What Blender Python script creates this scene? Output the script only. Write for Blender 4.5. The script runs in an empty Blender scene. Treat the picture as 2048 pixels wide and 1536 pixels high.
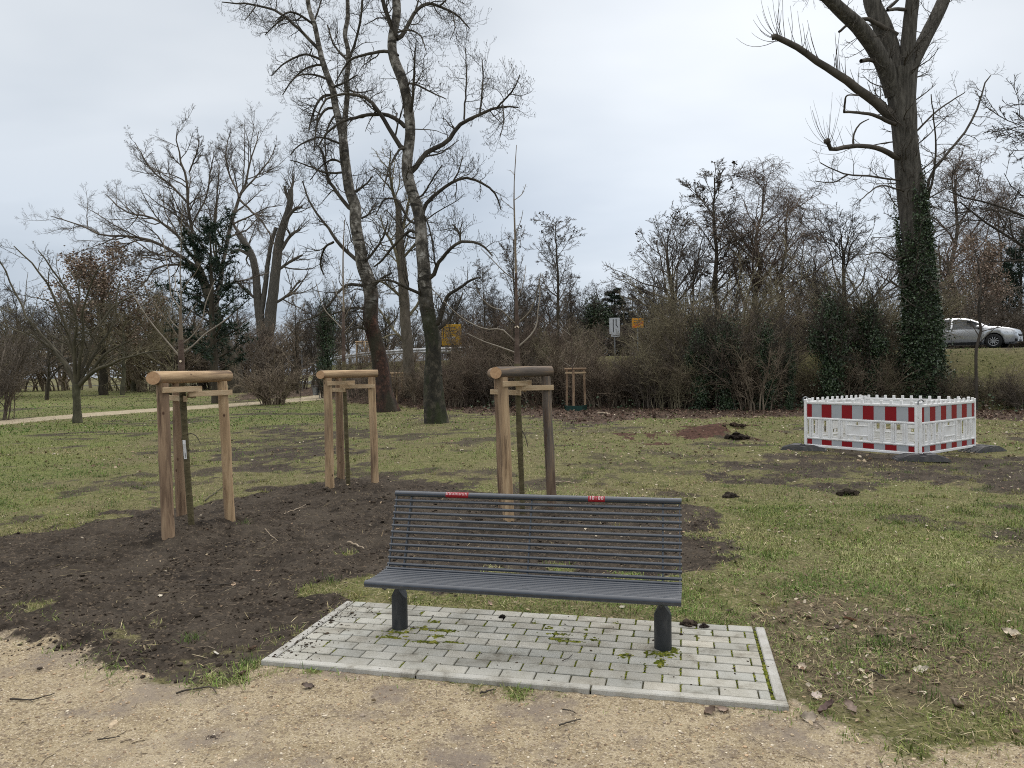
import bpy, math, random
import numpy as np
from mathutils import Vector, Matrix

rng = np.random.default_rng(11)
random.seed(5)
SC = bpy.context.scene
COL = SC.collection
PI = math.pi

# ------------------------------------------------------------------ camera
CAMH, FPX = 1.75, 1450.0
PITCH, ROLL = math.atan(28 / 1450.0), 0.015
CAM = np.array([0, 0, CAMH])
_f = np.array([0, math.cos(PITCH), -math.sin(PITCH)])
_u0 = np.array([0, math.sin(PITCH), math.cos(PITCH)])
_r0 = np.array([1.0, 0, 0])
_r = _r0 * math.cos(ROLL) - _u0 * math.sin(ROLL)
_u = _u0 * math.cos(ROLL) + _r0 * math.sin(ROLL)


def ray(px, py):
    return _f * FPX + _r * (px - 1024) - _u * (py - 768)


def P(px, py, d):
    v = ray(px, py)
    return CAM + v * (d / v[1])


def G(px, py, z=0.0):
    v = ray(px, py)
    return CAM + v * ((z - CAMH) / v[2])


cam = bpy.data.cameras.new('camera')
camo = bpy.data.objects.new('camera', cam)
COL.objects.link(camo)
cam.sensor_width = 36
cam.lens = 36 * FPX / 2048
cam.clip_start, cam.clip_end = 0.05, 2000
m = Matrix(((_r[0], _u[0], -_f[0], CAM[0]), (_r[1], _u[1], -_f[1], CAM[1]), (_r[2], _u[2], -_f[2], CAM[2]), (0, 0, 0, 1)))
camo.matrix_world = m
SC.camera = camo

# ------------------------------------------------------------------ noise
def _hash(ix, iy, seed):
    h = (ix.astype(np.int64) * 374761393 + iy.astype(np.int64) * 668265263 + seed * 1442695041) & 0xffffffff
    h = ((h ^ (h >> 13)) * 1274126177) & 0xffffffff
    h = ((h ^ (h >> 16)) * 2246822519) & 0xffffffff
    return ((h ^ (h >> 15)) & 0xffffff) / float(0xffffff)


def vnoise(x, y, seed=0):
    ix, iy = np.floor(x), np.floor(y)
    fx, fy = x - ix, y - iy
    fx, fy = fx * fx * (3 - 2 * fx), fy * fy * (3 - 2 * fy)
    a, b = _hash(ix, iy, seed), _hash(ix + 1, iy, seed)
    c, d = _hash(ix, iy + 1, seed), _hash(ix + 1, iy + 1, seed)
    return (a * (1 - fx) + b * fx) * (1 - fy) + (c * (1 - fx) + d * fx) * fy


def fbm(x, y, scale, octv=4, seed=0):
    s, a, t = np.zeros_like(x), 0.5, 0.0
    f = 1.0 / scale
    for k in range(octv):
        s = s + a * (vnoise(x * f + 17.3 * k, y * f - 9.1 * k, seed + k) - .5)
        t += a
        a *= .5
        f *= 2.03
    return s / t * 2  # about -1..1


def sstep(a, b, x):
    t = np.clip((x - a) / (b - a), 0, 1)
    return t * t * (3 - 2 * t)


def poly_sd(x, y, pts):
    """signed distance, positive inside"""
    pts = np.array(pts)[:, :2]
    n = len(pts)
    d = np.full(x.shape, 1e9)
    inside = np.zeros(x.shape, bool)
    for i in range(n):
        ax, ay = pts[i]
        bx, by = pts[(i + 1) % n]
        ex, ey = bx - ax, by - ay
        t = np.clip(((x - ax) * ex + (y - ay) * ey) / (ex * ex + ey * ey + 1e-9), 0, 1)
        d = np.minimum(d, (x - ax - t * ex) ** 2 + (y - ay - t * ey) ** 2)
        c = ((ay > y) != (by > y)) & (x < (bx - ax) * (y - ay) / (by - ay + 1e-12) + ax)
        inside ^= c
    d = np.sqrt(d)
    return np.where(inside, d, -d)


# ------------------------------------------------------------------ mesh builder
class MB:
    def __init__(self):
        self.v, self.f, self.c, self.n = [], [], [], 0

    def add(self, V, F, mat=0, col=None):
        V = np.asarray(V, float).reshape(-1, 3)
        F = np.asarray(F, np.int64)
        if len(V) == 0 or len(F) == 0:
            return
        self.v.append(V)
        self.f.append((F + self.n, mat))
        if col is None:
            col = np.ones((len(V), 3)) * .5
        col = np.broadcast_to(np.asarray(col, float), (len(V), 3))
        self.c.append(col)
        self.n += len(V)

    def tubes(self, Pp, R, sides=3, mat=0, col=None, cap=False, capmat=None, wob=0.0):
        Pp = np.asarray(Pp, float)
        if Pp.ndim == 2:
            Pp = Pp[None]
        R = np.asarray(R, float)
        if R.ndim == 1:
            R = np.broadcast_to(R, Pp.shape[:2])
        N, mm, _ = Pp.shape
        if N == 0:
            return
        T = np.gradient(Pp, axis=1)
        T /= np.linalg.norm(T, axis=2, keepdims=True) + 1e-12
        mean = T.mean(axis=1)
        a = np.where(np.abs(mean[:, 2:3]) < .8, np.array([[0, 0, 1.0]]), np.array([[1.0, 0, 0]]))
        ref = np.cross(mean, a)
        ref /= np.linalg.norm(ref, axis=1, keepdims=True) + 1e-12
        U = ref[:, None, :] - T * np.sum(ref[:, None, :] * T, axis=2, keepdims=True)
        U /= np.linalg.norm(U, axis=2, keepdims=True) + 1e-12
        W = np.cross(T, U)
        an = np.arange(sides) * 2 * PI / sides
        RR = R[:, :, None] * np.ones(sides)
        if wob:
            RR = RR * (1 + wob * (rng.random((N, mm, sides)) * 2 - 1))
        V = Pp[:, :, None, :] + RR[..., None] * (np.cos(an)[None, None, :, None] * U[:, :, None, :] + np.sin(an)[None, None, :, None] * W[:, :, None, :])
        base = (np.arange(N) * mm * sides)[:, None, None]
        i = (np.arange(mm - 1) * sides)[None, :, None]
        k = np.arange(sides)[None, None, :]
        k2 = (k + 1) % sides
        F = np.stack([base + i + k, base + i + k2, base + i + sides + k2, base + i + sides + k], axis=-1).reshape(-1, 4)
        c = None
        if col is not None:
            c = np.broadcast_to(np.asarray(col, float).reshape(-1, 1, 3), (N, mm * sides, 3)).reshape(-1, 3)
        self.add(V.reshape(-1, 3), F, mat, c)
        if cap:
            for e in (0, mm - 1):
                ring = V[:, e]
                cen = ring.mean(axis=1, keepdims=True)
                VV = np.concatenate([ring, cen], axis=1)
                b = (np.arange(N) * (sides + 1))[:, None]
                kk = np.arange(sides)[None, :]
                kk2 = (kk + 1) % sides
                if e == 0:
                    FF = np.stack([b + kk2, b + kk, b + sides + 0 * kk], -1)
                else:
                    FF = np.stack([b + kk, b + kk2, b + sides + 0 * kk], -1)
                self.add(VV.reshape(-1, 3), FF.reshape(-1, 3), mat if capmat is None else capmat)

    def rod(self, p0, p1, r0, r1=None, sides=12, mat=0, capmat=None, m=2, wob=0.0):
        r1 = r0 if r1 is None else r1
        t = np.linspace(0, 1, m)[:, None]
        pts = np.asarray(p0, float)[None] * (1 - t) + np.asarray(p1, float)[None] * t
        self.tubes(pts, r0 + (r1 - r0) * t[:, 0], sides, mat, cap=True, capmat=capmat, wob=wob)

    def box(self, c, s, R=None, b=0.0, mat=0, col=None):
        """chamfered box: centre c, full size s, 3x3 R (columns = axes)"""
        h = np.array(s, float) / 2
        b = min(b, h.min() * .8)
        sg = np.array([[x, y, z] for x in (-1, 1) for y in (-1, 1) for z in (-1, 1)], float)
        if b <= 0:
            V = sg * h
            F = [[0, 1, 3, 2], [4, 6, 7, 5], [0, 4, 5, 1], [2, 3, 7, 6], [0, 2, 6, 4], [1, 5, 7, 3]]
            tri = None
        else:
            V = np.zeros((24, 3))
            for i in range(8):
                for a in range(3):
                    q = sg[i] * (h - b)
                    q[a] = sg[i][a] * h[a]
                    V[i * 3 + a] = q
            ix = lambda x, y, z: (x > 0) * 4 + (y > 0) * 2 + (z > 0)
            F, tri = [], []
            for a in range(3):
                o1, o2 = (a + 1) % 3, (a + 2) % 3
                for s1 in (-1, 1):
                    q = []
                    for (p, r) in ((-1, -1), (1, -1), (1, 1), (-1, 1)):
                        w = [0, 0, 0]
                        w[a], w[o1], w[o2] = s1, p, r
                        q.append(ix(*w) * 3 + a)
                    F.append(q if s1 > 0 else q[::-1])
                for p in (-1, 1):
                    for r in (-1, 1):
                        w0, w1 = [0, 0, 0], [0, 0, 0]
                        w0[a], w0[o1], w0[o2] = -1, p, r
                        w1[a], w1[o1], w1[o2] = 1, p, r
                        i0, i1 = ix(*w0), ix(*w1)
                        q = [i0 * 3 + o1, i1 * 3 + o1, i1 * 3 + o2, i0 * 3 + o2]
                        F.append(q if p * r < 0 else q[::-1])
            for i in range(8):
                q = [i * 3, i * 3 + 1, i * 3 + 2]
                tri.append(q if sg[i].prod() > 0 else q[::-1])
        if R is not None:
            V = V @ np.asarray(R, float).T
        V = V + np.asarray(c, float)
        n0 = self.n
        self.add(V, F, mat, col)
        if tri is not None:
            self.f.append((np.array(tri) + n0, mat))

    def build(self, name, mats, parent=None, smooth=False, local=False, usecol=False):
        V = np.concatenate(self.v)
        if parent is not None and not local:
            V = V - np.array(parent.location)
        me = bpy.data.meshes.new(name)
        me.vertices.add(len(V))
        me.vertices.foreach_set('co', V.astype(np.float32).ravel())
        nl = sum(F.size for F, _ in self.f)
        nf = sum(len(F) for F, _ in self.f)
        me.loops.add(nl)
        me.polygons.add(nf)
        li = np.concatenate([F.ravel() for F, _ in self.f]).astype(np.int32)
        tot = np.concatenate([np.full(len(F), F.shape[1]) for F, _ in self.f]).astype(np.int32)
        st = np.concatenate([[0], np.cumsum(tot)[:-1]]).astype(np.int32)
        mi = np.concatenate([np.full(len(F), mm) for F, mm in self.f]).astype(np.int32)
        me.loops.foreach_set('vertex_index', li)
        me.polygons.foreach_set('loop_start', st)
        me.polygons.foreach_set('material_index', mi)
        me.polygons.foreach_set('use_smooth', np.full(nf, smooth))
        if not isinstance(mats, (list, tuple)):
            mats = [mats]
        for x in mats:
            me.materials.append(x)
        if usecol:
            at = me.color_attributes.new('Col', 'FLOAT_COLOR', 'POINT')
            c = np.concatenate(self.c)
            c = np.concatenate([c, np.ones((len(c), 1))], axis=1)
            at.data.foreach_set('color', c.astype(np.float32).ravel())
        me.update()
        me.validate()
        o = bpy.data.objects.new(name, me)
        COL.objects.link(o)
        if parent is not None:
            o.parent = parent
        return o


def tag(o, label=None, cat=None, group=None, kind=None):
    if label:
        o['label'] = label
    if cat:
        o['category'] = cat
    if group:
        o['group'] = group
    if kind:
        o['kind'] = kind
    return o


def thing(name, loc, label, cat, group=None, rz=0.0):
    o = bpy.data.objects.new(name, None)
    COL.objects.link(o)
    o.empty_display_size = .2
    o.location = [float(a) for a in loc]
    o.rotation_euler = (0, 0, rz)
    return tag(o, label, cat, group)


_kids = {}


def dup(root, loc, rz=0.0, sc=1.0, label=None, group=None):
    kids = [c for c in root.children]
    c = root.copy()
    COL.objects.link(c)
    c.location = [float(a) for a in loc]
    c.rotation_euler = (0, 0, rz)
    c.scale = (sc, sc, sc) if np.isscalar(sc) else sc
    if label:
        c['label'] = label
    if group:
        c['group'] = group
    for k in kids:
        q = k.copy()
        COL.objects.link(q)
        q.parent = c
        for g in k.children:
            h = g.copy()
            COL.objects.link(h)
            h.parent = q
    return c


# ------------------------------------------------------------------ materials
def newmat(name):
    mt = bpy.data.materials.new(name)
    mt.use_nodes = True
    nt = mt.node_tree
    b = nt.nodes['Principled BSDF']
    return mt, nt, b


def N(nt, t, **kw):
    n = nt.nodes.new(t)
    for k, v in kw.items():
        if k.startswith('i_'):
            n.inputs[k[2:].replace('_', ' ')].default_value = v
        else:
            setattr(n, k, v)
    return n


def ramp(nt, cols):
    r = nt.nodes.new('ShaderNodeValToRGB')
    e = r.color_ramp.elements
    while len(e) < len(cols):
        e.new(.5)
    for i, (p, c) in enumerate(cols):
        e[i].position = p
        e[i].color = (*c, 1) if len(c) == 3 else c
    return r


def nmat(name, cols, scale=5.0, rough=.8, bump=0.0, bscale=None, detail=6, stretch=(1, 1, 1), spec=.3, metal=0.0, coord='Object', dist=.02):
    mt, nt, b = newmat(name)
    L = nt.links.new
    tc = N(nt, 'ShaderNodeTexCoord')
    mp = N(nt, 'ShaderNodeMapping')
    mp.inputs['Scale'].default_value = stretch
    L(tc.outputs[coord], mp.inputs[0])
    no = N(nt, 'ShaderNodeTexNoise')
    no.inputs['Scale'].default_value = scale
    no.inputs['Detail'].default_value = detail
    no.inputs['Roughness'].default_value = .62
    L(mp.outputs[0], no.inputs['Vector'])
    r = ramp(nt, cols)
    L(no.outputs['Fac'], r.inputs[0])
    L(r.outputs[0], b.inputs['Base Color'])
    b.inputs['Roughness'].default_value = rough
    b.inputs['Specular IOR Level'].default_value = spec
    b.inputs['Metallic'].default_value = metal
    if bump:
        n2 = N(nt, 'ShaderNodeTexNoise')
        n2.inputs['Scale'].default_value = bscale or scale * 3
        n2.inputs['Detail'].default_value = 5
        L(mp.outputs[0], n2.inputs['Vector'])
        bp = N(nt, 'ShaderNodeBump')
        bp.inputs['Strength'].default_value = bump
        bp.inputs['Distance'].default_value = dist
        L(n2.outputs['Fac'], bp.inputs['Height'])
        L(bp.outputs[0], b.inputs['Normal'])
    return mt


def colmat(name, rough=.8, spec=.2, var=.35, vscale=30.0, bump=0.0, transl=0.0):
    """colour comes from the Col attribute of each piece, broken up by fine noise"""
    mt, nt, b = newmat(name)
    L = nt.links.new
    a = N(nt, 'ShaderNodeAttribute')
    a.attribute_name = 'Col'
    tc = N(nt, 'ShaderNodeTexCoord')
    no = N(nt, 'ShaderNodeTexNoise')
    no.inputs['Scale'].default_value = vscale
    no.inputs['Detail'].default_value = 4
    L(tc.outputs['Object'], no.inputs['Vector'])
    mr = N(nt, 'ShaderNodeMapRange')
    mr.inputs['From Min'].default_value = .3
    mr.inputs['From Max'].default_value = .7
    mr.inputs['To Min'].default_value = 1 - var
    mr.inputs['To Max'].default_value = 1 + var
    L(no.outputs['Fac'], mr.inputs['Value'])
    mx = N(nt, 'ShaderNodeVectorMath', operation='SCALE')
    L(a.outputs['Color'], mx.inputs[0])
    L(mr.outputs[0], mx.inputs['Scale'])
    L(mx.outputs[0], b.inputs['Base Color'])
    b.inputs['Roughness'].default_value = rough
    b.inputs['Specular IOR Level'].default_value = spec
    if bump:
        bp = N(nt, 'ShaderNodeBump')
        bp.inputs['Strength'].default_value = bump
        bp.inputs['Distance'].default_value = .01
        L(no.outputs['Fac'], bp.inputs['Height'])
        L(bp.outputs[0], b.inputs['Normal'])
    return mt


MAT = {}
MAT['bark_poplar'] = nmat('bark_poplar', [(.3, (.03, .024, .018)), (.48, (.10, .085, .065)), (.6, (.21, .19, .16)), (.75, (.3, .28, .245))], 3.2, .9, .8, 9, stretch=(1, 1, .45), dist=.05)
MAT['bark_dark'] = nmat('bark_dark', [(.3, (.022, .018, .012)), (.55, (.06, .05, .035)), (.75, (.11, .095, .07))], 4, .9, .6, 12, stretch=(1, 1, .4), dist=.04)
MAT['bark_willow'] = nmat('bark_willow', [(.3, (.03, .027, .021)), (.5, (.08, .072, .06)), (.72, (.15, .138, .115))], 5, .9, .9, 9, stretch=(2.2, 2.2, .35), dist=.06)
MAT['bark_tan'] = nmat('bark_tan', [(.3, (.06, .05, .035)), (.55, (.13, .11, .085)), (.75, (.2, .175, .135))], 4, .9, .6, 12, stretch=(1, 1, .4), dist=.04)
MAT['bark_green'] = nmat('bark_green', [(.3, (.035, .033, .02)), (.55, (.085, .08, .05)), (.75, (.14, .13, .085))], 7, .9, .5, 20, stretch=(1, 1, .4))
MAT['twig_dark'] = nmat('twig_dark', [(.3, (.028, .023, .018)), (.7, (.085, .072, .057))], 2, .85)
MAT['twig_shrub'] = nmat('twig_shrub', [(.3, (.045, .036, .028)), (.5, (.10, .082, .064)), (.7, (.2, .168, .13))], 1.3, .85)
MAT['twig_poplar'] = nmat('twig_poplar', [(.3, (.025, .021, .016)), (.5, (.055, .047, .036)), (.72, (.12, .105, .08))], 1.6, .85)
MAT['twig_grey'] = nmat('twig_grey', [(.3, (.05, .043, .035)), (.7, (.12, .103, .083))], 3, .85)
MAT['twig_brown'] = nmat('twig_brown', [(.3, (.068, .051, .036)), (.5, (.175, .138, .098)), (.7, (.31, .255, .185))], 1.3, .85)
MAT['twig_olive'] = nmat('twig_olive', [(.3, (.07, .06, .036)), (.5, (.175, .152, .094)), (.7, (.31, .27, .175))], 1.3, .85)
MAT['twig_red'] = nmat('twig_red', [(.3, (.08, .057, .043)), (.7, (.21, .16, .122))], 1.3, .85)
MAT['twig_green'] = nmat('twig_green', [(.3, (.045, .04, .026)), (.7, (.115, .10, .068))], 2, .85)
MAT['leaf'] = colmat('leaf', .75, .3, .35, 30)
MAT['ivy'] = colmat('ivy', .38, .5, .3, 8)
MAT['grass'] = colmat('grass', .7, .25, .3, 6)
MAT['stone'] = colmat('stone', .9, .2, .2, 60)
MAT['soilclod'] = colmat('soilclod', .95, .1, .45, 40, bump=.5)
MAT['needle'] = colmat('needle', .6, .3, .3, 5)


def polebark(name, low, lowc2, hz, hw):
    """pale ringed bark above, its own dark weathered or mossy bark low on the trunk (object z = height)"""
    mt, nt, b = newmat(name)
    L = nt.links.new
    tc = N(nt, 'ShaderNodeTexCoord')
    def no(sc, st, det=6, rough=.65):
        mp = N(nt, 'ShaderNodeMapping'); mp.inputs['Scale'].default_value = st
        L(tc.outputs['Object'], mp.inputs[0])
        n = N(nt, 'ShaderNodeTexNoise'); n.inputs['Scale'].default_value = sc; n.inputs['Detail'].default_value = det; n.inputs['Roughness'].default_value = rough
        L(mp.outputs[0], n.inputs['Vector'])
        return n.outputs['Fac']
    r = ramp(nt, [(.34, (.022, .019, .015)), (.46, (.085, .075, .06)), (.55, (.23, .21, .18)), (.65, (.43, .41, .37))]); L(no(3.4, (1, 1, .7), 8, .7), r.inputs[0])
    ring = ramp(nt, [(.40, (1, 1, 1)), (.48, (0, 0, 0))]); L(no(2.6, (.6, .6, 2.6), 6, .65), ring.inputs[0])
    m1 = N(nt, 'ShaderNodeMix', data_type='RGBA'); L(ring.outputs[0], m1.inputs[0]); L(r.outputs[0], m1.inputs[6]); m1.inputs[7].default_value = (.03, .026, .02, 1)
    lr = ramp(nt, [(.34, low[0]), (.5, low[1]), (.66, low[2])]); L(no(4.2, (1, 1, .8), 8, .72), lr.inputs[0])
    l2 = ramp(nt, [(.47, (0, 0, 0)), (.6, (1, 1, 1))]); L(no(1.3, (1, 1, .5), 5), l2.inputs[0])
    m2 = N(nt, 'ShaderNodeMix', data_type='RGBA'); L(l2.outputs[0], m2.inputs[0]); L(lr.outputs[0], m2.inputs[6]); m2.inputs[7].default_value = (*lowc2, 1)
    sp = N(nt, 'ShaderNodeSeparateXYZ'); L(tc.outputs['Object'], sp.inputs[0])
    ma = N(nt, 'ShaderNodeMath', operation='MULTIPLY_ADD'); L(no(1.1, (1, 1, .6), 5), ma.inputs[0]); ma.inputs[1].default_value = hw * 2.2; L(sp.outputs[2], ma.inputs[2])
    mr = N(nt, 'ShaderNodeMapRange'); L(ma.outputs[0], mr.inputs['Value'])
    mr.inputs['From Min'].default_value = hz + hw; mr.inputs['From Max'].default_value = hz + hw * 2.0
    mr.inputs['To Min'].default_value = 0; mr.inputs['To Max'].default_value = 1
    m3 = N(nt, 'ShaderNodeMix', data_type='RGBA'); L(mr.outputs[0], m3.inputs[0]); L(m2.outputs[2], m3.inputs[6]); L(m1.outputs[2], m3.inputs[7])
    L(m3.outputs[2], b.inputs['Base Color'])
    b.inputs['Roughness'].default_value = .92
    bp = N(nt, 'ShaderNodeBump'); bp.inputs['Strength'].default_value = 1; bp.inputs['Distance'].default_value = .07
    L(no(6, (1, 1, .45), 8, .7), bp.inputs['Height']); L(bp.outputs[0], b.inputs['Normal'])
    return mt


MAT['bark_mossy'] = polebark('bark_mossy', [(.008, .007, .005), (.024, .021, .013), (.10, .085, .06)], (.022, .028, .007), 3.6, 1.3)
MAT['bark_rotten'] = polebark('bark_rotten', [(.010, .007, .005), (.04, .02, .013), (.13, .062, .04)], (.035, .03, .017), 4.6, 1.6)
# ------------------------------------------------------------------ world: overcast sky
SUN_EL, SUN_AZ = math.radians(48), math.radians(35)   # azimuth measured from +Y towards +X
w = bpy.data.worlds.new('World')
SC.world = w
w.use_nodes = True
nt = w.node_tree
nt.nodes.clear()
L = nt.links.new
out = N(nt, 'ShaderNodeOutputWorld')
sky = N(nt, 'ShaderNodeTexSky', sky_type='NISHITA')
sky.sun_disc = False
sky.sun_elevation = SUN_EL
sky.sun_rotation = SUN_AZ
bg1 = N(nt, 'ShaderNodeBackground')
bg1.inputs[1].default_value = .08
L(sky.outputs[0], bg1.inputs[0])
tc = N(nt, 'ShaderNodeTexCoord')
sep = N(nt, 'ShaderNodeSeparateXYZ')
L(tc.outputs['Generated'], sep.inputs[0])
# cloud layer: project the direction on a flat deck
zz = N(nt, 'ShaderNodeMath', operation='MAXIMUM')
zz.inputs[1].default_value = 0.0
L(sep.outputs[2], zz.inputs[0])
za = N(nt, 'ShaderNodeMath', operation='ADD')
za.inputs[1].default_value = .22
L(zz.outputs[0], za.inputs[0])
dx = N(nt, 'ShaderNodeMath', operation='DIVIDE')
dy = N(nt, 'ShaderNodeMath', operation='DIVIDE')
L(sep.outputs[0], dx.inputs[0]); L(za.outputs[0], dx.inputs[1])
L(sep.outputs[1], dy.inputs[0]); L(za.outputs[0], dy.inputs[1])
cmb = N(nt, 'ShaderNodeCombineXYZ')
L(dx.outputs[0], cmb.inputs[0]); L(dy.outputs[0], cmb.inputs[1])
mp = N(nt, 'ShaderNodeMapping')
mp.inputs['Location'].default_value = (2.3, .7, 0)
mp.inputs['Scale'].default_value = (.8, 1.25, 1)
L(cmb.outputs[0], mp.inputs[0])
cn = N(nt, 'ShaderNodeTexNoise')
cn.inputs['Scale'].default_value = 1.05
cn.inputs['Detail'].default_value = 4
cn.inputs['Roughness'].default_value = .5
L(mp.outputs[0], cn.inputs['Vector'])
# base colour by elevation
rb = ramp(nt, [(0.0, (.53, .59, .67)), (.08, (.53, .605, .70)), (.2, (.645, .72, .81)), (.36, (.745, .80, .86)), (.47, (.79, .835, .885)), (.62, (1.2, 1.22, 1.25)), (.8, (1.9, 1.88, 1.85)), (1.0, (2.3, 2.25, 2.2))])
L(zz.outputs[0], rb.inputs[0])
rc = ramp(nt, [(.30, (.84, .86, .89)), (.47, (.99, .99, .99)), (.62, (1.13, 1.11, 1.09))])
L(cn.outputs['Fac'], rc.inputs[0])
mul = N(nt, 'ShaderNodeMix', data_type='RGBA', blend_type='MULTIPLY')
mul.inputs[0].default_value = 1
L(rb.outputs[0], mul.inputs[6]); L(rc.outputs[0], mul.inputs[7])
# brighter break in the cloud ahead, right of the middle
dirv = ray(1440, 225); dirv = dirv / np.linalg.norm(dirv)
dot = N(nt, 'ShaderNodeVectorMath', operation='DOT_PRODUCT')
dot.inputs[1].default_value = tuple(dirv)
L(tc.outputs['Generated'], dot.inputs[0])
mr = N(nt, 'ShaderNodeMapRange', interpolation_type='SMOOTHSTEP')
mr.inputs['From Min'].default_value = .93; mr.inputs['From Max'].default_value = 1.0
mr.inputs['To Min'].default_value = 0; mr.inputs['To Max'].default_value = .20
L(dot.outputs['Value'], mr.inputs['Value'])
mad = N(nt, 'ShaderNodeMix', data_type='RGBA', blend_type='ADD')
mad.inputs[0].default_value = 1
L(mul.outputs[2], mad.inputs[6])
cb = N(nt, 'ShaderNodeCombineColor')
for i in range(3):
    L(mr.outputs[0], cb.inputs[i])
L(cb.outputs[0], mad.inputs[7])
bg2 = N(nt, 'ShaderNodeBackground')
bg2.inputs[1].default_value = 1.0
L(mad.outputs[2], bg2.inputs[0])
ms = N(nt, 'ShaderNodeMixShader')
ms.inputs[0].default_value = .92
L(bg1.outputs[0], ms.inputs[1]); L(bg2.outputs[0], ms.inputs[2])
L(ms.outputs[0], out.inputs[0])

sl = bpy.data.lights.new('sun', 'SUN')
sl.energy = 1.2
sl.angle = math.radians(28)
sl.color = (1, .96, .9)
so = bpy.data.objects.new('sun', sl)
COL.objects.link(so)
d = Vector((math.sin(SUN_AZ) * math.cos(SUN_EL), math.cos(SUN_AZ) * math.cos(SUN_EL), math.sin(SUN_EL)))
so.rotation_euler = d.to_track_quat('Z', 'Y').to_euler()
so.location = d * 50
vs = SC.view_settings
vs.view_transform = 'Standard'
vs.look = 'None'
vs.exposure = 0
vs.gamma = 1
vs.use_curve_mapping = False
SC.cycles.max_bounces = 6
SC.cycles.diffuse_bounces = 3
SC.cycles.glossy_bounces = 2
SC.cycles.transparent_max_bounces = 4
SC.cycles.use_denoising = False
SC.cycles.pixel_filter_type = 'BLACKMAN_HARRIS'
SC.cycles.filter_width = 1.05
# ------------------------------------------------------------------ terrain description (world metres)
# pad frame (paved rectangle under the bench)
PA = -0.2320                                   # heading of its long side
PU = np.array([math.cos(PA), math.sin(PA)])    # along the bench
PV = np.array([-math.sin(PA), math.cos(PA)])   # away from the path
PFL = G(520, 1320, .03)[:2]
PLEN, PDEP = 3.0, 1.16


def pad_uv(x, y):
    dx, dy = x - PFL[0], y - PFL[1]
    return dx * PU[0] + dy * PU[1], dx * PV[0] + dy * PV[1]


def pad_sd(x, y):
    u, v = pad_uv(x, y)
    return np.minimum(np.minimum(u, PLEN - u), np.minimum(v, PDEP - v))


RT = np.array([.949, -.316]); RN = np.array([.316, .949])
ROADZ = 2.4


def road_q(x, y):
    k = np.clip(-2 - x, 0, 26)
    k2 = np.clip(x - 10, 0, 16)
    return x * RN[0] + y * RN[1] - .09 * k * k + .02 * k2 * k2


def gp(pts):
    return [G(a, b)[:2] for a, b in pts]


SOIL = gp([(-500, 1075), (0, 1068), (150, 1042), (300, 1022), (420, 1002), (560, 968), (720, 955), (900, 962), (1010, 985), (1240, 1000), (1380, 1020), (1425, 1085), (1390, 1150), (1200, 1165), (900, 1170), (760, 1180), (690, 1205), (600, 1262), (515, 1318), (440, 1350), (300, 1335), (160, 1275), (0, 1228), (-500, 1215)])
SOIL2 = gp([(420, 905), (470, 868), (560, 856), (650, 868), (700, 905), (690, 940), (560, 948), (440, 940)])
SOIL3 = gp([(300, 880), (360, 872), (440, 880), (430, 905), (330, 900)])
SOIL4 = gp([(1380, 960), (1480, 925), (1620, 905), (1900, 905), (2300, 925), (2500, 985), (2060, 985), (1800, 965), (1560, 975)])
SOIL5 = gp([(1100, 838), (1240, 832), (1250, 850), (1130, 862)])
SOIL6 = gp([(860, 884), (1000, 876), (1010, 896), (900, 905)])
SOIL8 = gp([(1120, 918), (1300, 900), (1480, 905), (1500, 950), (1300, 965), (1140, 950)])
SOIL9 = gp([(960, 850), (1250, 838), (1300, 862), (1200, 885), (1000, 880)])
SOIL10 = gp([(560, 848), (900, 838), (1000, 850), (900, 868), (640, 866)])
SOIL7 = gp([(1640, 975), (1760, 972), (1740, 992), (1650, 990)])
LITTER = gp([(700, 798), (900, 792), (1300, 795), (2600, 800), (2600, 846), (2048, 842), (1620, 832), (1300, 838), (1160, 846), (1080, 836), (940, 826), (800, 812)])
MULCH = gp([(1255, 880), (1310, 862), (1400, 858), (1440, 846), (1500, 850), (1530, 862), (1500, 876), (1420, 882), (1320, 888)])
GRAVEL = gp([(-900, 1225), (-300, 1240), (0, 1275), (120, 1300), (240, 1350), (430, 1366), (515, 1322), (1000, 1366), (1590, 1418), (1690, 1445), (1800, 1472), (1950, 1490), (2100, 1500), (2500, 1515), (3800, 1650), (3000, 6000), (-3000, 6000), (-2500, 1500)])
FPATH = gp([(-800, 905), (-300, 868), (0, 841), (160, 827), (330, 815), (470, 806), (560, 800), (640, 790), (650, 799), (560, 806), (470, 813), (330, 822), (160, 835), (0, 850), (-300, 880), (-800, 920)])
LITTER2 = gp([(455, 800), (520, 775), (640, 775), (900, 785), (900, 800), (700, 800), (640, 790), (560, 797)])
WORN = gp([(1500, 1225), (1650, 1190), (1900, 1240), (2200, 1280), (2200, 1480), (1950, 1440), (1700, 1430), (1590, 1400)])
GREENL = gp([(-900, 860), (0, 850), (400, 820), (640, 800), (720, 830), (640, 850), (300, 865), (0, 1040), (-900, 1080)])
GREENR = gp([(1420, 1010), (1560, 985), (1800, 985), (2100, 1020), (2300, 1080), (2200, 1180), (1900, 1150), (1640, 1130), (1480, 1090)])
FARLAWN = gp([(-900, 780), (420, 780), (420, 812), (0, 838), (-900, 870)])


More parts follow.
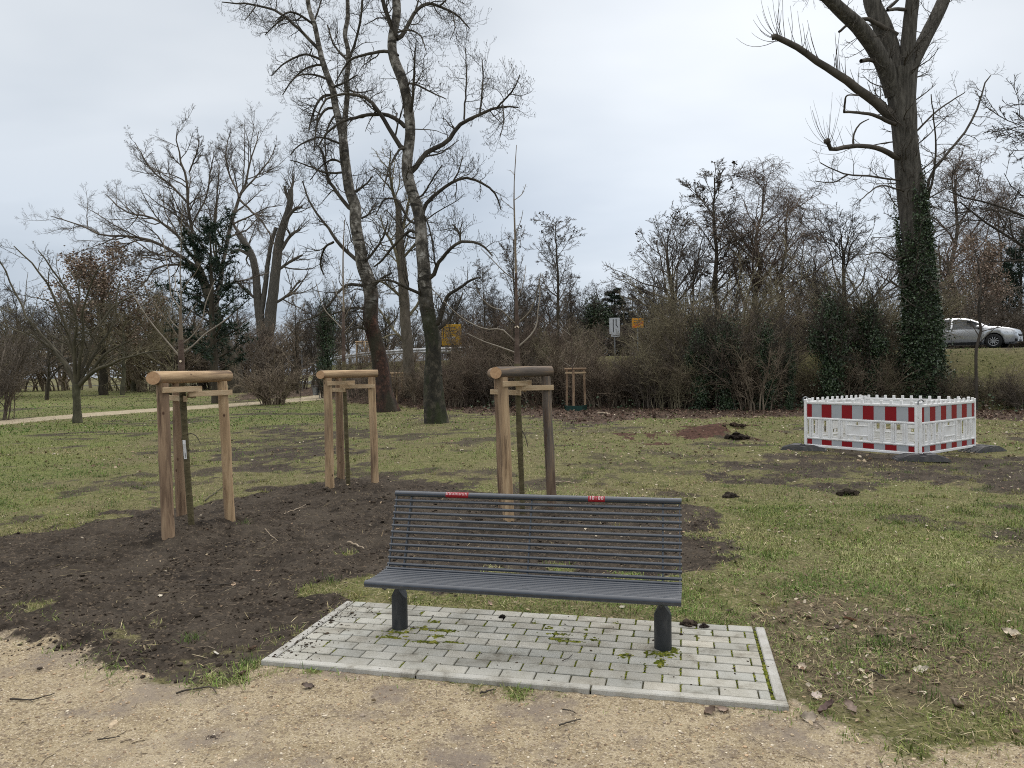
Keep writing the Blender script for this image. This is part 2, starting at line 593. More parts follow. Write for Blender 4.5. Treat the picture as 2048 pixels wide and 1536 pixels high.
def masks(x, y, warp=True):
    d = np.sqrt(x * x + y * y) + 1e-6
    n1 = fbm(x, y, .55, 4, 3)
    n2 = fbm(x, y, .12, 3, 9)
    n3 = fbm(x, y, 2.4, 3, 21)
    A = np.minimum(1.0, .25 + d / 40)
    wv = n1 * .22 * A * 2 + n2 * .07
    def mk(p, w=.10, k=1.0, extra=0):
        return sstep(-w, w, poly_sd(x, y, p) + wv * k + extra)
    M = {}
    soil = mk(SOIL, .30, 3.4, n2 * .12)
    # green tufts surviving in the soil
    for (px, py, r) in ((692, 1112, .13), (720, 1170, .30), (640, 1180, .22), (600, 1275, .15), (200, 1305, .20), (90, 1265, .30), (1250, 1155, .25), (1000, 1150, .25), (1120, 1140, .2)):
        c = G(px, py)
        soil = soil * (1 - .85 * sstep(r, r * .4, np.hypot(x - c[0], (y - c[1]) * 1.0) + n1 * .12))
    s2 = np.maximum.reduce([mk(SOIL2, .55, 4) * .85, mk(SOIL3, .4, 3) * .6, mk(SOIL4, .7, 4) * 1.0, mk(SOIL5, .8, 3) * .9, mk(SOIL6, .5, 3) * .6, mk(SOIL7, .15, 1.5) * .7, mk(SOIL8, .6, 4) * .62, mk(SOIL9, .8, 4) * .6, mk(SOIL10, .9, 4) * .5])
    s2 = s2 * (.62 + .5 * sstep(-.4, .3, n1 + n2 * .8))
    worn = sstep(.18, .62, n3 + n1 * .8 + .15) * sstep(5.5, 9, d) * .62
    wr = mk(WORN, .3, 1.5) * sstep(-.05, .35, n1 + n2 * .8) * .8
    M['gravel'] = mk(GRAVEL, .20 + .12 * sstep(1.2, 2.2, x), 1.2 + 1.2 * sstep(1.2, 2.2, x), n2 * .10)
    gsd = poly_sd(x, y, GRAVEL)
    rim = sstep(-.9, -.2, gsd + n1 * .3) * sstep(.15, -.1, gsd) * sstep(.3, -.6, x + .25 * y) * np.clip(.88 + .5 * n1 + .5 * n2, 0, 1)
    M['far'] = np.clip(np.maximum(s2, worn), 0, 1)
    M['soil'] = np.clip(np.maximum.reduce([soil, s2 * .8, worn, wr * .45, rim]), 0, 1)
    M['wornr'] = mk(WORN, .5, 2.5) * (1 - M['gravel'])
    M['litter'] = np.maximum(mk(LITTER, .6, 3), mk(LITTER2, .8, 3)) * sstep(33, 31.5, road_q(x, y))
    bank = (1 - .85 * sstep(11, 15, x)) * sstep(30.5, 33, road_q(x, y) + n1) * sstep(36.8, 35.6, road_q(x, y) + n1 * .8) * sstep(-25, -15, x)
    M['litter'] = np.maximum(M['litter'], bank * .8)
    M['mulch'] = mk(MULCH, .8, 5) * (.55 + .5 * sstep(-.3, .3, n1 + n2))
    M['fpath'] = mk(FPATH, .25, .5)
    M['lush'] = np.clip(np.maximum(mk(GREENL, 1.2, 4), np.maximum(mk(FARLAWN, 2, 3), mk(GREENR, .8, 4) * .6)), 0, 1)
    q = road_q(x, y)
    M['road'] = sstep(39.1, 39.25, q) * sstep(46.6, 46.4, q)
    return M


def hgt(x, y):
    x = np.asarray(x, float); y = np.asarray(y, float)
    q = road_q(x, y)
    up = sstep(32.0, 38.6, q) * ROADZ
    dn = sstep(47.5, 56, q) * (ROADZ - .9)
    z = up - dn
    z = z * sstep(-30, -19, x)
    z = z + fbm(x, y, 3.0, 3, 50) * .025 * sstep(3.5, 6, y)
    # a low bank of heaped earth behind the litter
    c = G(1452, 872)
    z = z + .30 * np.exp(-(((x - c[0]) / 1.1) ** 2 + ((y - c[1]) / .8) ** 2)) + .10 * np.exp(-(((x - c[0] + 2.4) / 2.2) ** 2 + ((y - c[1]) / .9) ** 2))
    return z


def hgt1(x, y):
    return float(hgt(np.array([x]), np.array([y]))[0])


# heaped earth round the planted trees
HEAPS = []


def full_h(x, y, M=None):
    if M is None:
        M = masks(x, y)
    z = hgt(x, y)
    near = sstep(26, 12, np.hypot(x, y))
    s = M['soil']
    z = z + s * near * (fbm(x, y, .6, 3, 61) * .06 + fbm(x, y, .17, 3, 64) * .03 + np.abs(fbm(x, y, .09, 3, 63)) * .05 - .005)
    z = z + M['gravel'] * (fbm(x, y, .35, 3, 71) * .010 + fbm(x, y, .06, 2, 73) * .004 - .004)
    g = (1 - np.clip(s + M['gravel'], 0, 1)) * near
    z = z + g * (fbm(x, y, .25, 3, 81) * .018)
    for (hx, hy, hr, hh) in HEAPS:
        z = z + hh * np.exp(-((x - hx) ** 2 + (y - hy) ** 2) / (hr * hr)) * (1 + .5 * fbm(x, y, .25, 3, 91))
    z = z + M['litter'] * fbm(x, y, .5, 3, 95) * .03
    psd = pad_sd(x, y)
    inside = sstep(.0, .04, psd)
    z = z * (1 - inside) + inside * -.05
    ring = sstep(-.10, -.0, psd) * (1 - inside)
    z = z * (1 - ring * .8) + ring * .8 * (.004)
    return z


ST = [  # planted trees in stake frames: front post, right post, back post, trunk (pixel of the foot, or x/d)
    dict(p=[(337, 1085), (461, 1050)], back=(357, 8.5), tree=(385, 8.0)),
    dict(p=[(660, 985), (751, 978)], back=(678, 11.25), tree=(697, 10.95)),
    dict(p=[(1018, 1051), (1105, 1037)], back=(1003, 8.95), tree=(1046, 8.45)),
]
for s in ST:
    a = G(*s['p'][0])[:2]; b = G(*s['p'][1])[:2]
    s['P'] = [a, b, P(s['back'][0], 768, s['back'][1])[:2]]
    s['T'] = P(s['tree'][0], 900, s['tree'][1])[:2]
    for q in s['P']:
        HEAPS.append((q[0], q[1], .22, .05))
    HEAPS.append((s['T'][0], s['T'][1], .5, .07))

# ------------------------------------------------------------------ ground sheet
def axis(lo, hi, flo, fhi, step, grow):
    a = [flo]
    while a[-1] < fhi:
        a.append(a[-1] + step)
    s = step
    while a[-1] < hi:
        s *= grow
        a.append(a[-1] + s)
    s = step
    b = [flo]
    while b[-1] > lo:
        s *= grow
        b.append(b[-1] - s)
    return np.array(b[1:][::-1] + a)


gx = axis(-400, 400, -5.2, 5.6, .032, 1.028)
gy = axis(-60, 700, 2.6, 9.5, .028, 1.022)
GX, GY = np.meshgrid(gx, gy)
fx, fy = GX.ravel(), GY.ravel()
GM = masks(fx, fy)
fz = full_h(fx, fy, GM)
mb = MB()
nx, ny = len(gx), len(gy)
i, j = np.meshgrid(np.arange(nx - 1), np.arange(ny - 1))
i0 = (j * nx + i).ravel()
mb.add(np.stack([fx, fy, fz], 1), np.stack([i0, i0 + 1, i0 + nx + 1, i0 + nx], 1))

# ground material: what lies where comes from mesh attributes, the rest is procedural
mt, nt, b = newmat('ground')
L = nt.links.new
geo = N(nt, 'ShaderNodeNewGeometry')


def att(n):
    a = N(nt, 'ShaderNodeAttribute'); a.attribute_name = n
    return a.outputs['Fac']


def noise(sc, det=5, rough=.6):
    n = N(nt, 'ShaderNodeTexNoise')
    n.inputs['Scale'].default_value = sc; n.inputs['Detail'].default_value = det; n.inputs['Roughness'].default_value = rough
    L(geo.outputs['Position'], n.inputs['Vector'])
    return n.outputs['Fac']


def voro(sc, out='Color', feat='F1'):
    n = N(nt, 'ShaderNodeTexVoronoi'); n.feature = feat
    n.inputs['Scale'].default_value = sc
    L(geo.outputs['Position'], n.inputs['Vector'])
    return n.outputs[out]


def mixc(fac, a, b_, mode='MIX'):
    n = N(nt, 'ShaderNodeMix', data_type='RGBA', blend_type=mode)
    if isinstance(fac, (int, float)):
        n.inputs[0].default_value = fac
    else:
        L(fac, n.inputs[0])
    for k, v in ((6, a), (7, b_)):
        if isinstance(v, tuple):
            n.inputs[k].default_value = (*v, 1)
        else:
            L(v, n.inputs[k])
    return n.outputs[2]


def rmp(fac, cols):
    r = ramp(nt, cols); L(fac, r.inputs[0])
    return r.outputs[0]


def gray(colout):
    n = N(nt, 'ShaderNodeSeparateColor'); L(colout, n.inputs[0])
    return n.outputs[0]


# soil/grass edge broken up by fine noise
def edge(name, k=.5, sc=22):
    n = N(nt, 'ShaderNodeMath', operation='MULTIPLY_ADD')
    L(noise(sc, 4, .7), n.inputs[0]); n.inputs[1].default_value = k; L(att(name), n.inputs[2])
    return rmp(n.outputs[0], [(.5 + k * .28, (0, 0, 0)), (.5 + k * .72, (1, 1, 1))])


# grass floor (moss, thatch)
gr_a = rmp(noise(7, 6, .7), [(.3, (.06, .06, .022)), (.5, (.125, .125, .045)), (.68, (.20, .18, .085))])
gr_b = rmp(noise(9, 6, .7), [(.3, (.07, .08, .022)), (.5, (.135, .155, .045)), (.7, (.20, .205, .07))])
grass = mixc(att('lush'), gr_a, gr_b)
grass = mixc(rmp(noise(.55, 3), [(.42, (0, 0, 0)), (.66, (1, 1, 1))]), grass, mixc(.6, grass, (.15, .12, .07)))
spk = rmp(gray(voro(55)), [(.80, (0, 0, 0)), (.92, (.7, .7, .7))])
grass = mixc(spk, grass, (.27, .235, .14))
th_ = rmp(noise(26, 7, .75), [(.3, (.05, .04, .025)), (.5, (.125, .10, .06)), (.7, (.24, .195, .125))])
grass = mixc(edge('wornr', .6, 5), grass, th_)
dk = rmp(noise(60, 3, .6), [(.34, (.8, .8, .8)), (.46, (0, 0, 0))])
grass = mixc(dk, grass, (.022, .021, .010))
# soil
soil = rmp(noise(11, 8, .78), [(.28, (.014, .011, .008)), (.5, (.042, .033, .025)), (.72, (.098, .079, .060))])
soil = mixc(rmp(noise(1.5, 5), [(.44, (0, 0, 0)), (.62, (.65, .65, .65))]), soil, (.078, .064, .049))
soil = mixc(rmp(noise(2.3, 5), [(.56, (0, 0, 0)), (.68, (.7, .7, .7))]), soil, (.016, .013, .011))
soil = mixc(rmp(gray(voro(70)), [(.9, (0, 0, 0)), (.95, (.8, .8, .8))]), soil, (.13, .10, .07))
# gravel path (bound sand with grit)
gv = rmp(noise(5, 6, .65), [(.3, (.255, .20, .125)), (.5, (.345, .28, .178)), (.7, (.42, .35, .235))])
vg = gray(voro(150))
gv = mixc(rmp(vg, [(.0, (.85, .85, .85)), (.22, (0, 0, 0))]), gv, (.155, .115, .075))
gv = mixc(rmp(vg, [(.78, (0, 0, 0)), (.95, (.8, .8, .8))]), gv, (.56, .48, .36))
vg2 = gray(voro(60))
gv = mixc(rmp(vg2, [(.80, (0, 0, 0)), (.90, (.65, .65, .65))]), gv, (.16, .12, .085))
gv = mixc(rmp(gray(voro(85)), [(.955, (0, 0, 0)), (.97, (.75, .75, .75))]), gv, (.10, .076, .056))
gv = mixc(rmp(noise(2.1, 6, .65), [(.50, (0, 0, 0)), (.64, (.85, .85, .85))]), gv, (.205, .168, .138))
gv = mixc(rmp(noise(.8, 4, .6), [(.5, (0, 0, 0)), (.72, (.5, .5, .5))]), gv, (.42, .35, .25))
# dead leaf litter
lt = rmp(gray(voro(16)), [(.0, (.028, .019, .014)), (.4, (.068, .043, .030)), (.75, (.12, .078, .055)), (1.0, (.19, .14, .105))])
lt = mixc(rmp(noise(2.2, 4), [(.4, (0, 0, 0)), (.6, (.75, .75, .75))]), lt, (.045, .034, .025))
mul = rmp(noise(10, 6, .7), [(.3, (.025, .014, .010)), (.5, (.068, .034, .024)), (.72, (.13, .07, .05))])
fp = rmp(noise(3, 5), [(.35, (.30, .25, .17)), (.65, (.42, .36, .26))])
rd = rmp(noise(40, 3), [(.3, (.045, .045, .046)), (.7, (.07, .07, .072))])

c = mixc(edge('soil', .7), grass, soil)
c = mixc(edge('litter', .5, 9), c, lt)
c = mixc(edge('mulch', .5, 12), c, mul)
c = mixc(edge('fpath', .2, 6), c, fp)
c = mixc(edge('gravel', .6, 30), c, gv)
c = mixc(att('road'), c, rd)
L(c, b.inputs['Base Color'])
b.inputs['Roughness'].default_value = .95
b.inputs['Specular IOR Level'].default_value = .15
# bump
ad = N(nt, 'ShaderNodeMath', operation='ADD')
L(noise(45, 6, .75), ad.inputs[0])
mm_ = N(nt, 'ShaderNodeMath', operation='MULTIPLY')
L(voro(120, 'Distance'), mm_.inputs[0]); mm_.inputs[1].default_value = .5
L(mm_.outputs[0], ad.inputs[1])
bp = N(nt, 'ShaderNodeBump')
bp.inputs['Strength'].default_value = .7
bp.inputs['Distance'].default_value = .018
L(ad.outputs[0], bp.inputs['Height'])
L(bp.outputs[0], b.inputs['Normal'])
MAT['ground'] = mt

go = mb.build('ground', mt, smooth=True)
for k, nm in (('soil', 'soil'), ('gravel', 'gravel'), ('litter', 'litter'), ('mulch', 'mulch'), ('fpath', 'fpath'), ('lush', 'lush'), ('road', 'road'), ('wornr', 'wornr')):
    a = go.data.attributes.new(nm, 'FLOAT', 'POINT')
    a.data.foreach_set('value', GM[k].astype(np.float32))
tag(go, 'park lawn with bare dark soil, sandy path in front and a grassy road bank', kind='structure')

# bilinear height lookup on the built sheet (so that things stand on it)
FZ = fz.reshape(ny, nx)


def gz(x, y):
    x = np.atleast_1d(np.asarray(x, float)); y = np.atleast_1d(np.asarray(y, float))
    a = np.clip(np.searchsorted(gx, x) - 1, 0, nx - 2)
    c_ = np.clip(np.searchsorted(gy, y) - 1, 0, ny - 2)
    tx = (x - gx[a]) / (gx[a + 1] - gx[a]); ty = (y - gy[c_]) / (gy[c_ + 1] - gy[c_])
    return (FZ[c_, a] * (1 - tx) + FZ[c_, a + 1] * tx) * (1 - ty) + (FZ[c_ + 1, a] * (1 - tx) + FZ[c_ + 1, a + 1] * tx) * ty


def gz1(x, y):
    return float(gz(x, y)[0])


def Gt(px, py):
    """point of the terrain seen at a pixel"""
    v = ray(px, py)
    t = np.geomspace(2, 160, 900)
    pts = CAM[None] + v[None] / v[1] * t[:, None]
    h = gz(pts[:, 0], pts[:, 1])
    k = np.argmax(pts[:, 2] < h)
    return np.array([pts[k, 0], pts[k, 1], h[k]])


def GMat(x, y):
    x = np.atleast_1d(x); y = np.atleast_1d(y)
    return masks(x, y)


def pick(pal, n, var=.25):
    pal = np.array(pal)
    return pal[rng.integers(0, len(pal), n)] * (1 - var + 2 * var * rng.random((n, 1)))


# ------------------------------------------------------------------ grass blades
def band(n, y0, y1, x_over, lo=-1, hi=1):
    y = y0 + (y1 - y0) * rng.random(n)
    x = (rng.random(n) * 2 - 1) * (y * .80 + 1.0)
    return x, y


def blades(bands):
    B = MB()
    for (n, y0, y1, hh, ww, full) in bands:
        x, y = band(n, y0, y1, 0)
        M = masks(x, y)
        cover = 1 - np.maximum.reduce([M['gravel'] * 1.05, M['soil'] * 1.02, M['litter'] * .9, M['mulch'] * .95, M['fpath'], M['road']])
        cl = fbm(x, y, .35, 3, 33)
        dens = (1 - .35 * M['wornr']) * np.clip(cover, 0, 1) * np.clip(.55 + cl * .9 + M['lush'] * .35, .05, 1)
        k = (rng.random(n) < dens) & (pad_sd(x, y) < -.01)
        x, y = x[k], y[k]
        n_ = len(x)
        z = gz(x, y) - .004
        lush = M['lush'][k]
        cl = cl[k]
        yaw = rng.random(n_) * 2 * PI
        lean = rng.random(n_) ** .8 * 1.35 + .15
        h = hh * (.4 + 1.0 * rng.random(n_)) * (1 + .5 * np.clip(cl, -.6, 1))
        wd = ww * (.6 + .8 * rng.random(n_))
        dirx, diry = np.cos(yaw), np.sin(yaw)
        sx, sy = -diry, dirx
        base = np.stack([x, y, z], 1)
        S = np.stack([sx, sy, 0 * sx], 1) * (wd / 2)[:, None]
        Dv = np.stack([dirx * np.sin(lean), diry * np.sin(lean), np.cos(lean)], 1)
        D2 = np.stack([dirx * np.sin(lean * 1.7), diry * np.sin(lean * 1.7), np.cos(lean * 1.5)], 1)
        mid = base + Dv * (h * .55)[:, None]
        tip = mid + D2 * (h * .5)[:, None]
        t = np.clip(rng.random(n_) * .85 + fbm(x, y, 1.3, 3, 44) * .65 + fbm(x, y, 4.5, 2, 45) * .35 - lush * .36 - .02 + .2 * M['wornr'][k], 0, 1)[:, None]
        g1, g2, g3 = np.array([.066, .118, .018]), np.array([.165, .212, .042]), np.array([.42, .35, .19])
        col = np.where(t < .55, g1 + (g2 - g1) * (t / .55), g2 + (g3 - g2) * ((t - .55) / .45))
        pt = np.clip(fbm(x, y, 2.6, 3, 47) * 1.2, -.6, .6)[:, None]
        col = col * (.72 + .5 * rng.random((n_, 1))) * (1 + pt * np.array([[-.25, .05, -.25]]))
        if full:
            V = np.stack([base - S, base + S, mid - S * .8, mid + S * .8, tip], 1)
            b0 = np.arange(n_)[:, None] * 5
            c5 = np.repeat(col[:, None, :], 5, 1)
            nn = B.n
            B.add(V.reshape(-1, 3), b0 + np.array([[0, 1, 3, 2]]), 0, c5.reshape(-1, 3))
            B.f.append((b0 + np.array([[2, 3, 4]]) + nn, 0))
        else:
            V = np.stack([base - S, base + S, tip], 1)
            B.add(V.reshape(-1, 3), np.arange(n_ * 3).reshape(-1, 3), 0, np.repeat(col[:, None, :], 3, 1).reshape(-1, 3))
    return B


B = blades([(200000, 3.0, 6.0, .040, .0042, True), (210000, 6, 9, .042, .0055, True), (130000, 9, 14, .04, .009, False),
            (120000, 14, 22, .045, .016, False), (110000, 22, 40, .06, .035, False), (40000, 40, 75, .08, .08, False)])
tag(B.build('grass', MAT['grass'], usecol=True), 'short winter grass, green and straw coloured, covering the park lawn', kind='stuff')

# taller greener tufts in the near lawn
B = MB()
ntf = 700
tx, ty = band(ntf, 3.6, 13, 0)
Mt = masks(tx, ty)
kp = (rng.random(ntf) < (1 - np.maximum(Mt['gravel'] * 1.2, Mt['soil'] * .9)) * (.25 + .75 * sstep(-.1, .5, fbm(tx, ty, 1.1, 3, 201)))) & (pad_sd(tx, ty) < -.03)
tx, ty = tx[kp], ty[kp]
nb = 46
bx = np.repeat(tx, nb) + rng.normal(0, .045, len(tx) * nb)
by = np.repeat(ty, nb) + rng.normal(0, .045, len(tx) * nb)
gcol = np.repeat(np.where(rng.random((len(tx), 1)) < .6, np.array([[.075, .115, .026]]), np.array([[.20, .19, .06]])), nb, 0) * (.7 + .6 * rng.random((len(bx), 1)))
yaw = rng.random(len(bx)) * 2 * PI
lean = rng.random(len(bx)) * 1.2
h = .055 * (.5 + .9 * rng.random(len(bx)))
base = np.stack([bx, by, gz(bx, by) - .004], 1)
S = np.stack([-np.sin(yaw), np.cos(yaw), 0 * yaw], 1) * .0024
Dv = np.stack([np.cos(yaw) * np.sin(lean), np.sin(yaw) * np.sin(lean), np.cos(lean)], 1)
mid = base + Dv * (h * .55)[:, None]
Dv2 = np.stack([np.cos(yaw) * np.sin(lean * 1.6), np.sin(yaw) * np.sin(lean * 1.6), np.cos(lean * 1.4)], 1)
tip = mid + Dv2 * (h * .55)[:, None]
V = np.stack([base - S, base + S, mid - S * .8, mid + S * .8, tip], 1)
b0 = np.arange(len(bx))[:, None] * 5
kpad = pad_sd(bx, by) < 0
B.add(V.reshape(-1, 3), (b0 + np.array([[0, 1, 3, 2]]))[kpad], 0, np.repeat(gcol[:, None], 5, 1).reshape(-1, 3))
B.f.append(((b0 + np.array([[2, 3, 4]]))[kpad], 0))
tag(B.build('grass_tufts', MAT['grass'], usecol=True), 'taller green and straw coloured tufts in the near lawn', kind='stuff')

# flattened straw between the blades
B = MB()
n = 26000
x, y = band(n, 3.2, 11, 0)
M = masks(x, y)
kp = (rng.random(n) < np.clip(1 - M['gravel'] * 1.1 - M['soil'] * .9, 0, 1) * (.25 + .6 * M['wornr'] + .35 * sstep(-.2, .5, fbm(x, y, .8, 3, 231)))) & (pad_sd(x, y) < -.03)
x, y = x[kp], y[kp]
a = rng.random(len(x)) * 2 * PI
ln = .02 + .05 * rng.random(len(x)) ** 1.5
wd = .0015 + .0015 * rng.random(len(x))
c3 = np.stack([x, y, gz(x, y) + .006 + .014 * rng.random(len(x))], 1)
dv = np.stack([np.cos(a), np.sin(a), rng.normal(0, .22, len(x))], 1) * ln[:, None]
sv = np.stack([-np.sin(a), np.cos(a), 0 * a], 1) * wd[:, None]
V = np.stack([c3 - dv - sv * .3, c3 - dv + sv * .3, c3 + sv, c3 + dv + [0, 0, -.004], c3 - sv], 1)
B.add(V.reshape(-1, 3), np.arange(len(x) * 5).reshape(-1, 5), 0, np.repeat(pick([(.42, .35, .2), (.33, .27, .15), (.5, .43, .28), (.24, .18, .10)], len(x))[:, None], 5, 1).reshape(-1, 3))
tag(B.build('straw', MAT['grass'], usecol=True), 'flattened straw coloured dead grass between the blades', kind='stuff')

# fine dark debris: bits of twig and bark
B = MB()
n = 2600
x, y = band(n, 2.7, 9.5, 0)
M = masks(x, y)
kp = (rng.random(n) < .35 + .4 * M['soil'] + .1 * M['gravel']) & (pad_sd(x, y) < -.01)
x, y = x[kp], y[kp]
a = rng.random(len(x)) * 2 * PI
ln = .012 + .035 * rng.random(len(x)) ** 2
p0 = np.stack([x - np.cos(a) * ln, y - np.sin(a) * ln, gz(x - np.cos(a) * ln, y - np.sin(a) * ln) + .003], 1)
p1 = np.stack([x, y, gz(x, y) + .005 + .004 * rng.random(len(x))], 1)
a2 = a + rng.normal(0, .5, len(x))
p2 = np.stack([x + np.cos(a2) * ln, y + np.sin(a2) * ln, gz(x + np.cos(a2) * ln, y + np.sin(a2) * ln) + .003], 1)
B.tubes(np.stack([p0, p1, p2], 1), np.broadcast_to((.0012 + .0012 * rng.random((len(x), 1))), (len(x), 3)), 3)
tag(B.build('twig_debris', MAT['twig_brown']), 'tiny bits of twig and bark strewn over path, soil and grass', kind='stuff')

# ------------------------------------------------------------------ scattered dead leaves, clods, grit
LEAF_T = np.array([[-.5, 0, 0], [-.15, .3, .10], [-.15, -.3, .10], [.5, 0, .06], [.0, 0, -.02], [.22, .2, .12], [.22, -.2, .12]])
LEAF_F = np.array([[0, 4, 1], [0, 2, 4], [4, 5, 1], [4, 2, 6], [4, 3, 5], [4, 6, 3]])


def rotm(yaw, tx, ty):
    cy, sy, cx, sx, c2, s2 = np.cos(yaw), np.sin(yaw), np.cos(tx), np.sin(tx), np.cos(ty), np.sin(ty)
    o, z = np.ones_like(yaw), np.zeros_like(yaw)
    Rz = np.stack([np.stack([cy, -sy, z], -1), np.stack([sy, cy, z], -1), np.stack([z, z, o], -1)], -2)
    Rx = np.stack([np.stack([o, z, z], -1), np.stack([z, cx, -sx], -1), np.stack([z, sx, cx], -1)], -2)
    Ry = np.stack([np.stack([c2, z, s2], -1), np.stack([z, o, z], -1), np.stack([-s2, z, c2], -1)], -2)
    return Rz @ Rx @ Ry


def leaves(B, pos, size, cols, tilt=.5, curl=1.0, mat=0):
    n = len(pos)
    R = rotm(rng.random(n) * 2 * PI, rng.normal(0, tilt, n), rng.normal(0, tilt, n))
    T = LEAF_T[None] * size[:, None, None] * np.array([1, 1, 1])
    T = T * np.stack([np.ones(n), .7 + .5 * rng.random(n), curl * (.3 + 1.8 * rng.random(n))], 1)[:, None, :]
    V = np.einsum('nij,nkj->nki', R, T) + pos[:, None, :]
    F = (np.arange(n)[:, None, None] * 7 + LEAF_F[None]).reshape(-1, 3)
    B.add(V.reshape(-1, 3), F, mat, np.repeat(cols[:, None, :], 7, 1).reshape(-1, 3))


PAL_PALE = [(.34, .27, .18), (.26, .19, .12), (.44, .38, .29), (.20, .13, .085), (.16, .11, .07)]
PAL_BROWN = [(.10, .062, .043), (.15, .095, .066), (.07, .046, .034), (.21, .15, .11), (.12, .07, .05)]
B = MB()
for (n, y0, y1, s) in ((2600, 3.4, 7, .026), (4600, 7, 13, .034), (9500, 13, 30, .065)):
    x, y = band(n, y0, y1, 0)
    M = masks(x, y)
    right = sstep(-.5, 2.0, x)
    keep = rng.random(n) < np.clip((1 - M['gravel'] * .93) * (1 - M['soil'] * .6) * (.22 + .78 * right) * (.4 + .9 * sstep(-.4, .4, fbm(x, y, .7, 3, 222))), 0, 1)
    keep &= pad_sd(x, y) < -.02
    x, y = x[keep], y[keep]
    z = gz(x, y) + .012
    leaves(B, np.stack([x, y, z], 1), s * (.5 + rng.random(len(x))), pick(PAL_PALE, len(x)), .35)
n = 1500
x = 1.6 + 3.2 * rng.random(n); y = 3.3 + 3.4 * rng.random(n)
M = masks(x, y)
kp = (rng.random(n) < M['wornr'] * (.3 + .9 * sstep(-.3, .4, fbm(x, y, .5, 3, 229)))) & (pad_sd(x, y) < -.02)
x, y = x[kp], y[kp]
leaves(B, np.stack([x, y, gz(x, y) + .008], 1), .038 * (.4 + 1.0 * rng.random(len(x))), pick(PAL_PALE + PAL_BROWN[:4], len(x)), .35)
tag(B.build('fallen_leaves', MAT['leaf'], usecol=True), 'small pale dead leaves strewn over the lawn', kind='stuff')
B = MB()
n = 26000
x = rng.random(n) * 62 - 22
y = 22 + rng.random(n) * 20
M = masks(x, y)
keep = rng.random(n) < M['litter'] * .9
x, y = x[keep], y[keep]
leaves(B, np.stack([x, y, gz(x, y) + .03], 1), .11 * (.5 + rng.random(len(x))), pick(PAL_BROWN, len(x)), .5)
tag(B.build('leaf_litter', MAT['leaf'], usecol=True), 'brown leaf litter along the foot of the thicket', kind='stuff')

_ico = [(0, 0, 1), (.894, 0, .447), (.276, .851, .447), (-.724, .526, .447), (-.724, -.526, .447), (.276, -.851, .447), (.724, .526, -.447), (-.276, .851, -.447), (-.894, 0, -.447), (-.276, -.851, -.447), (.724, -.526, -.447), (0, 0, -1)]
ICO_V = np.array(_ico)
ICO_F = np.array([[0, 1, 2], [0, 2, 3], [0, 3, 4], [0, 4, 5], [0, 5, 1], [1, 6, 2], [2, 7, 3], [3, 8, 4], [4, 9, 5], [5, 10, 1], [2, 6, 7], [3, 7, 8], [4, 8, 9], [5, 9, 10], [1, 10, 6], [11, 7, 6], [11, 8, 7], [11, 9, 8], [11, 10, 9], [11, 6, 10]])


def lumps(B, pos, size, cols, rough=.35, flat=.65, mat=0):
    n = len(pos)
    V = ICO_V[None] * (1 + rough * (rng.random((n, 12, 1)) * 2 - 1)) * size[:, None, None]
    V = V * np.stack([1 + .5 * rng.random(n), np.ones(n), flat * (.7 + .6 * rng.random(n))], 1)[:, None, :]
    a = rng.random(n) * 2 * PI
    c, s = np.cos(a)[:, None], np.sin(a)[:, None]
    V = np.stack([V[..., 0] * c - V[..., 1] * s, V[..., 0] * s + V[..., 1] * c, V[..., 2]], -1) + pos[:, None, :]
    F = (np.arange(n)[:, None, None] * 12 + ICO_F[None]).reshape(-1, 3)
    B.add(V.reshape(-1, 3), F, mat, np.repeat(cols[:, None, :], 12, 1).reshape(-1, 3))


B = MB()
for (n, y0, y1, s) in ((34000, 3.4, 8, .0058), (2500, 3.4, 9, .0085), (12000, 8, 13, .009)):
    x, y = band(n, y0, y1, 0)
    M = masks(x, y)
    keep = (rng.random(n) < np.clip(M['soil'] - .75 * M['far'], 0, 1) ** 1.5 * (.25 + .75 * sstep(-.2, .5, fbm(x, y, .4, 3, 66)))) & (pad_sd(x, y) < -.01)
    keep &= (s < .008) | (M['soil'] - M['gravel'] > .75)
    x, y = x[keep], y[keep]
    sz = s * np.exp(rng.normal(0, .5, len(x)))
    lumps(B, np.stack([x, y, gz(x, y) + sz * .2], 1), sz, pick([(.04, .031, .024), (.055, .043, .033), (.03, .023, .017), (.075, .06, .046), (.05, .04, .03)], len(x)))
tag(B.build('soil_crumbs', MAT['soilclod'], usecol=True), 'loose crumbs of dark earth on the dug ground', kind='stuff')

B = MB()
n = 26000
y = 2.6 + 2.9 * rng.random(n) ** 1.2
x = (rng.random(n) * 2 - 1) * (y * .8 + .8)
M = masks(x, y)
keep = (rng.random(n) < M['gravel'] * .9) & (pad_sd(x, y) < -.01)
x, y = x[keep], y[keep]
sz = .0030 * np.exp(rng.normal(0, .45, len(x)))
lumps(B, np.stack([x, y, gz(x, y) + sz * .15], 1), sz, pick([(.45, .36, .25), (.36, .27, .17), (.56, .49, .38), (.22, .16, .11), (.33, .27, .21), (.42, .30, .19)], len(x)), .3, .7)
tag(B.build('gravel', MAT['stone'], usecol=True), 'fine tan grit loose on the sandy path', kind='stuff')
# ------------------------------------------------------------------ paved pad
def W3(u, v, z):
    return np.array([PFL[0] + u * PU[0] + v * PV[0], PFL[1] + u * PU[1] + v * PV[1], z])


PADR = np.array([[PU[0], PV[0], 0], [PU[1], PV[1], 0], [0, 0, 1.0]])
PADZ = .024
mt, nt, b = newmat('concrete_paver')
L = nt.links.new
a = N(nt, 'ShaderNodeAttribute'); a.attribute_name = 'Col'
geo = N(nt, 'ShaderNodeNewGeometry')


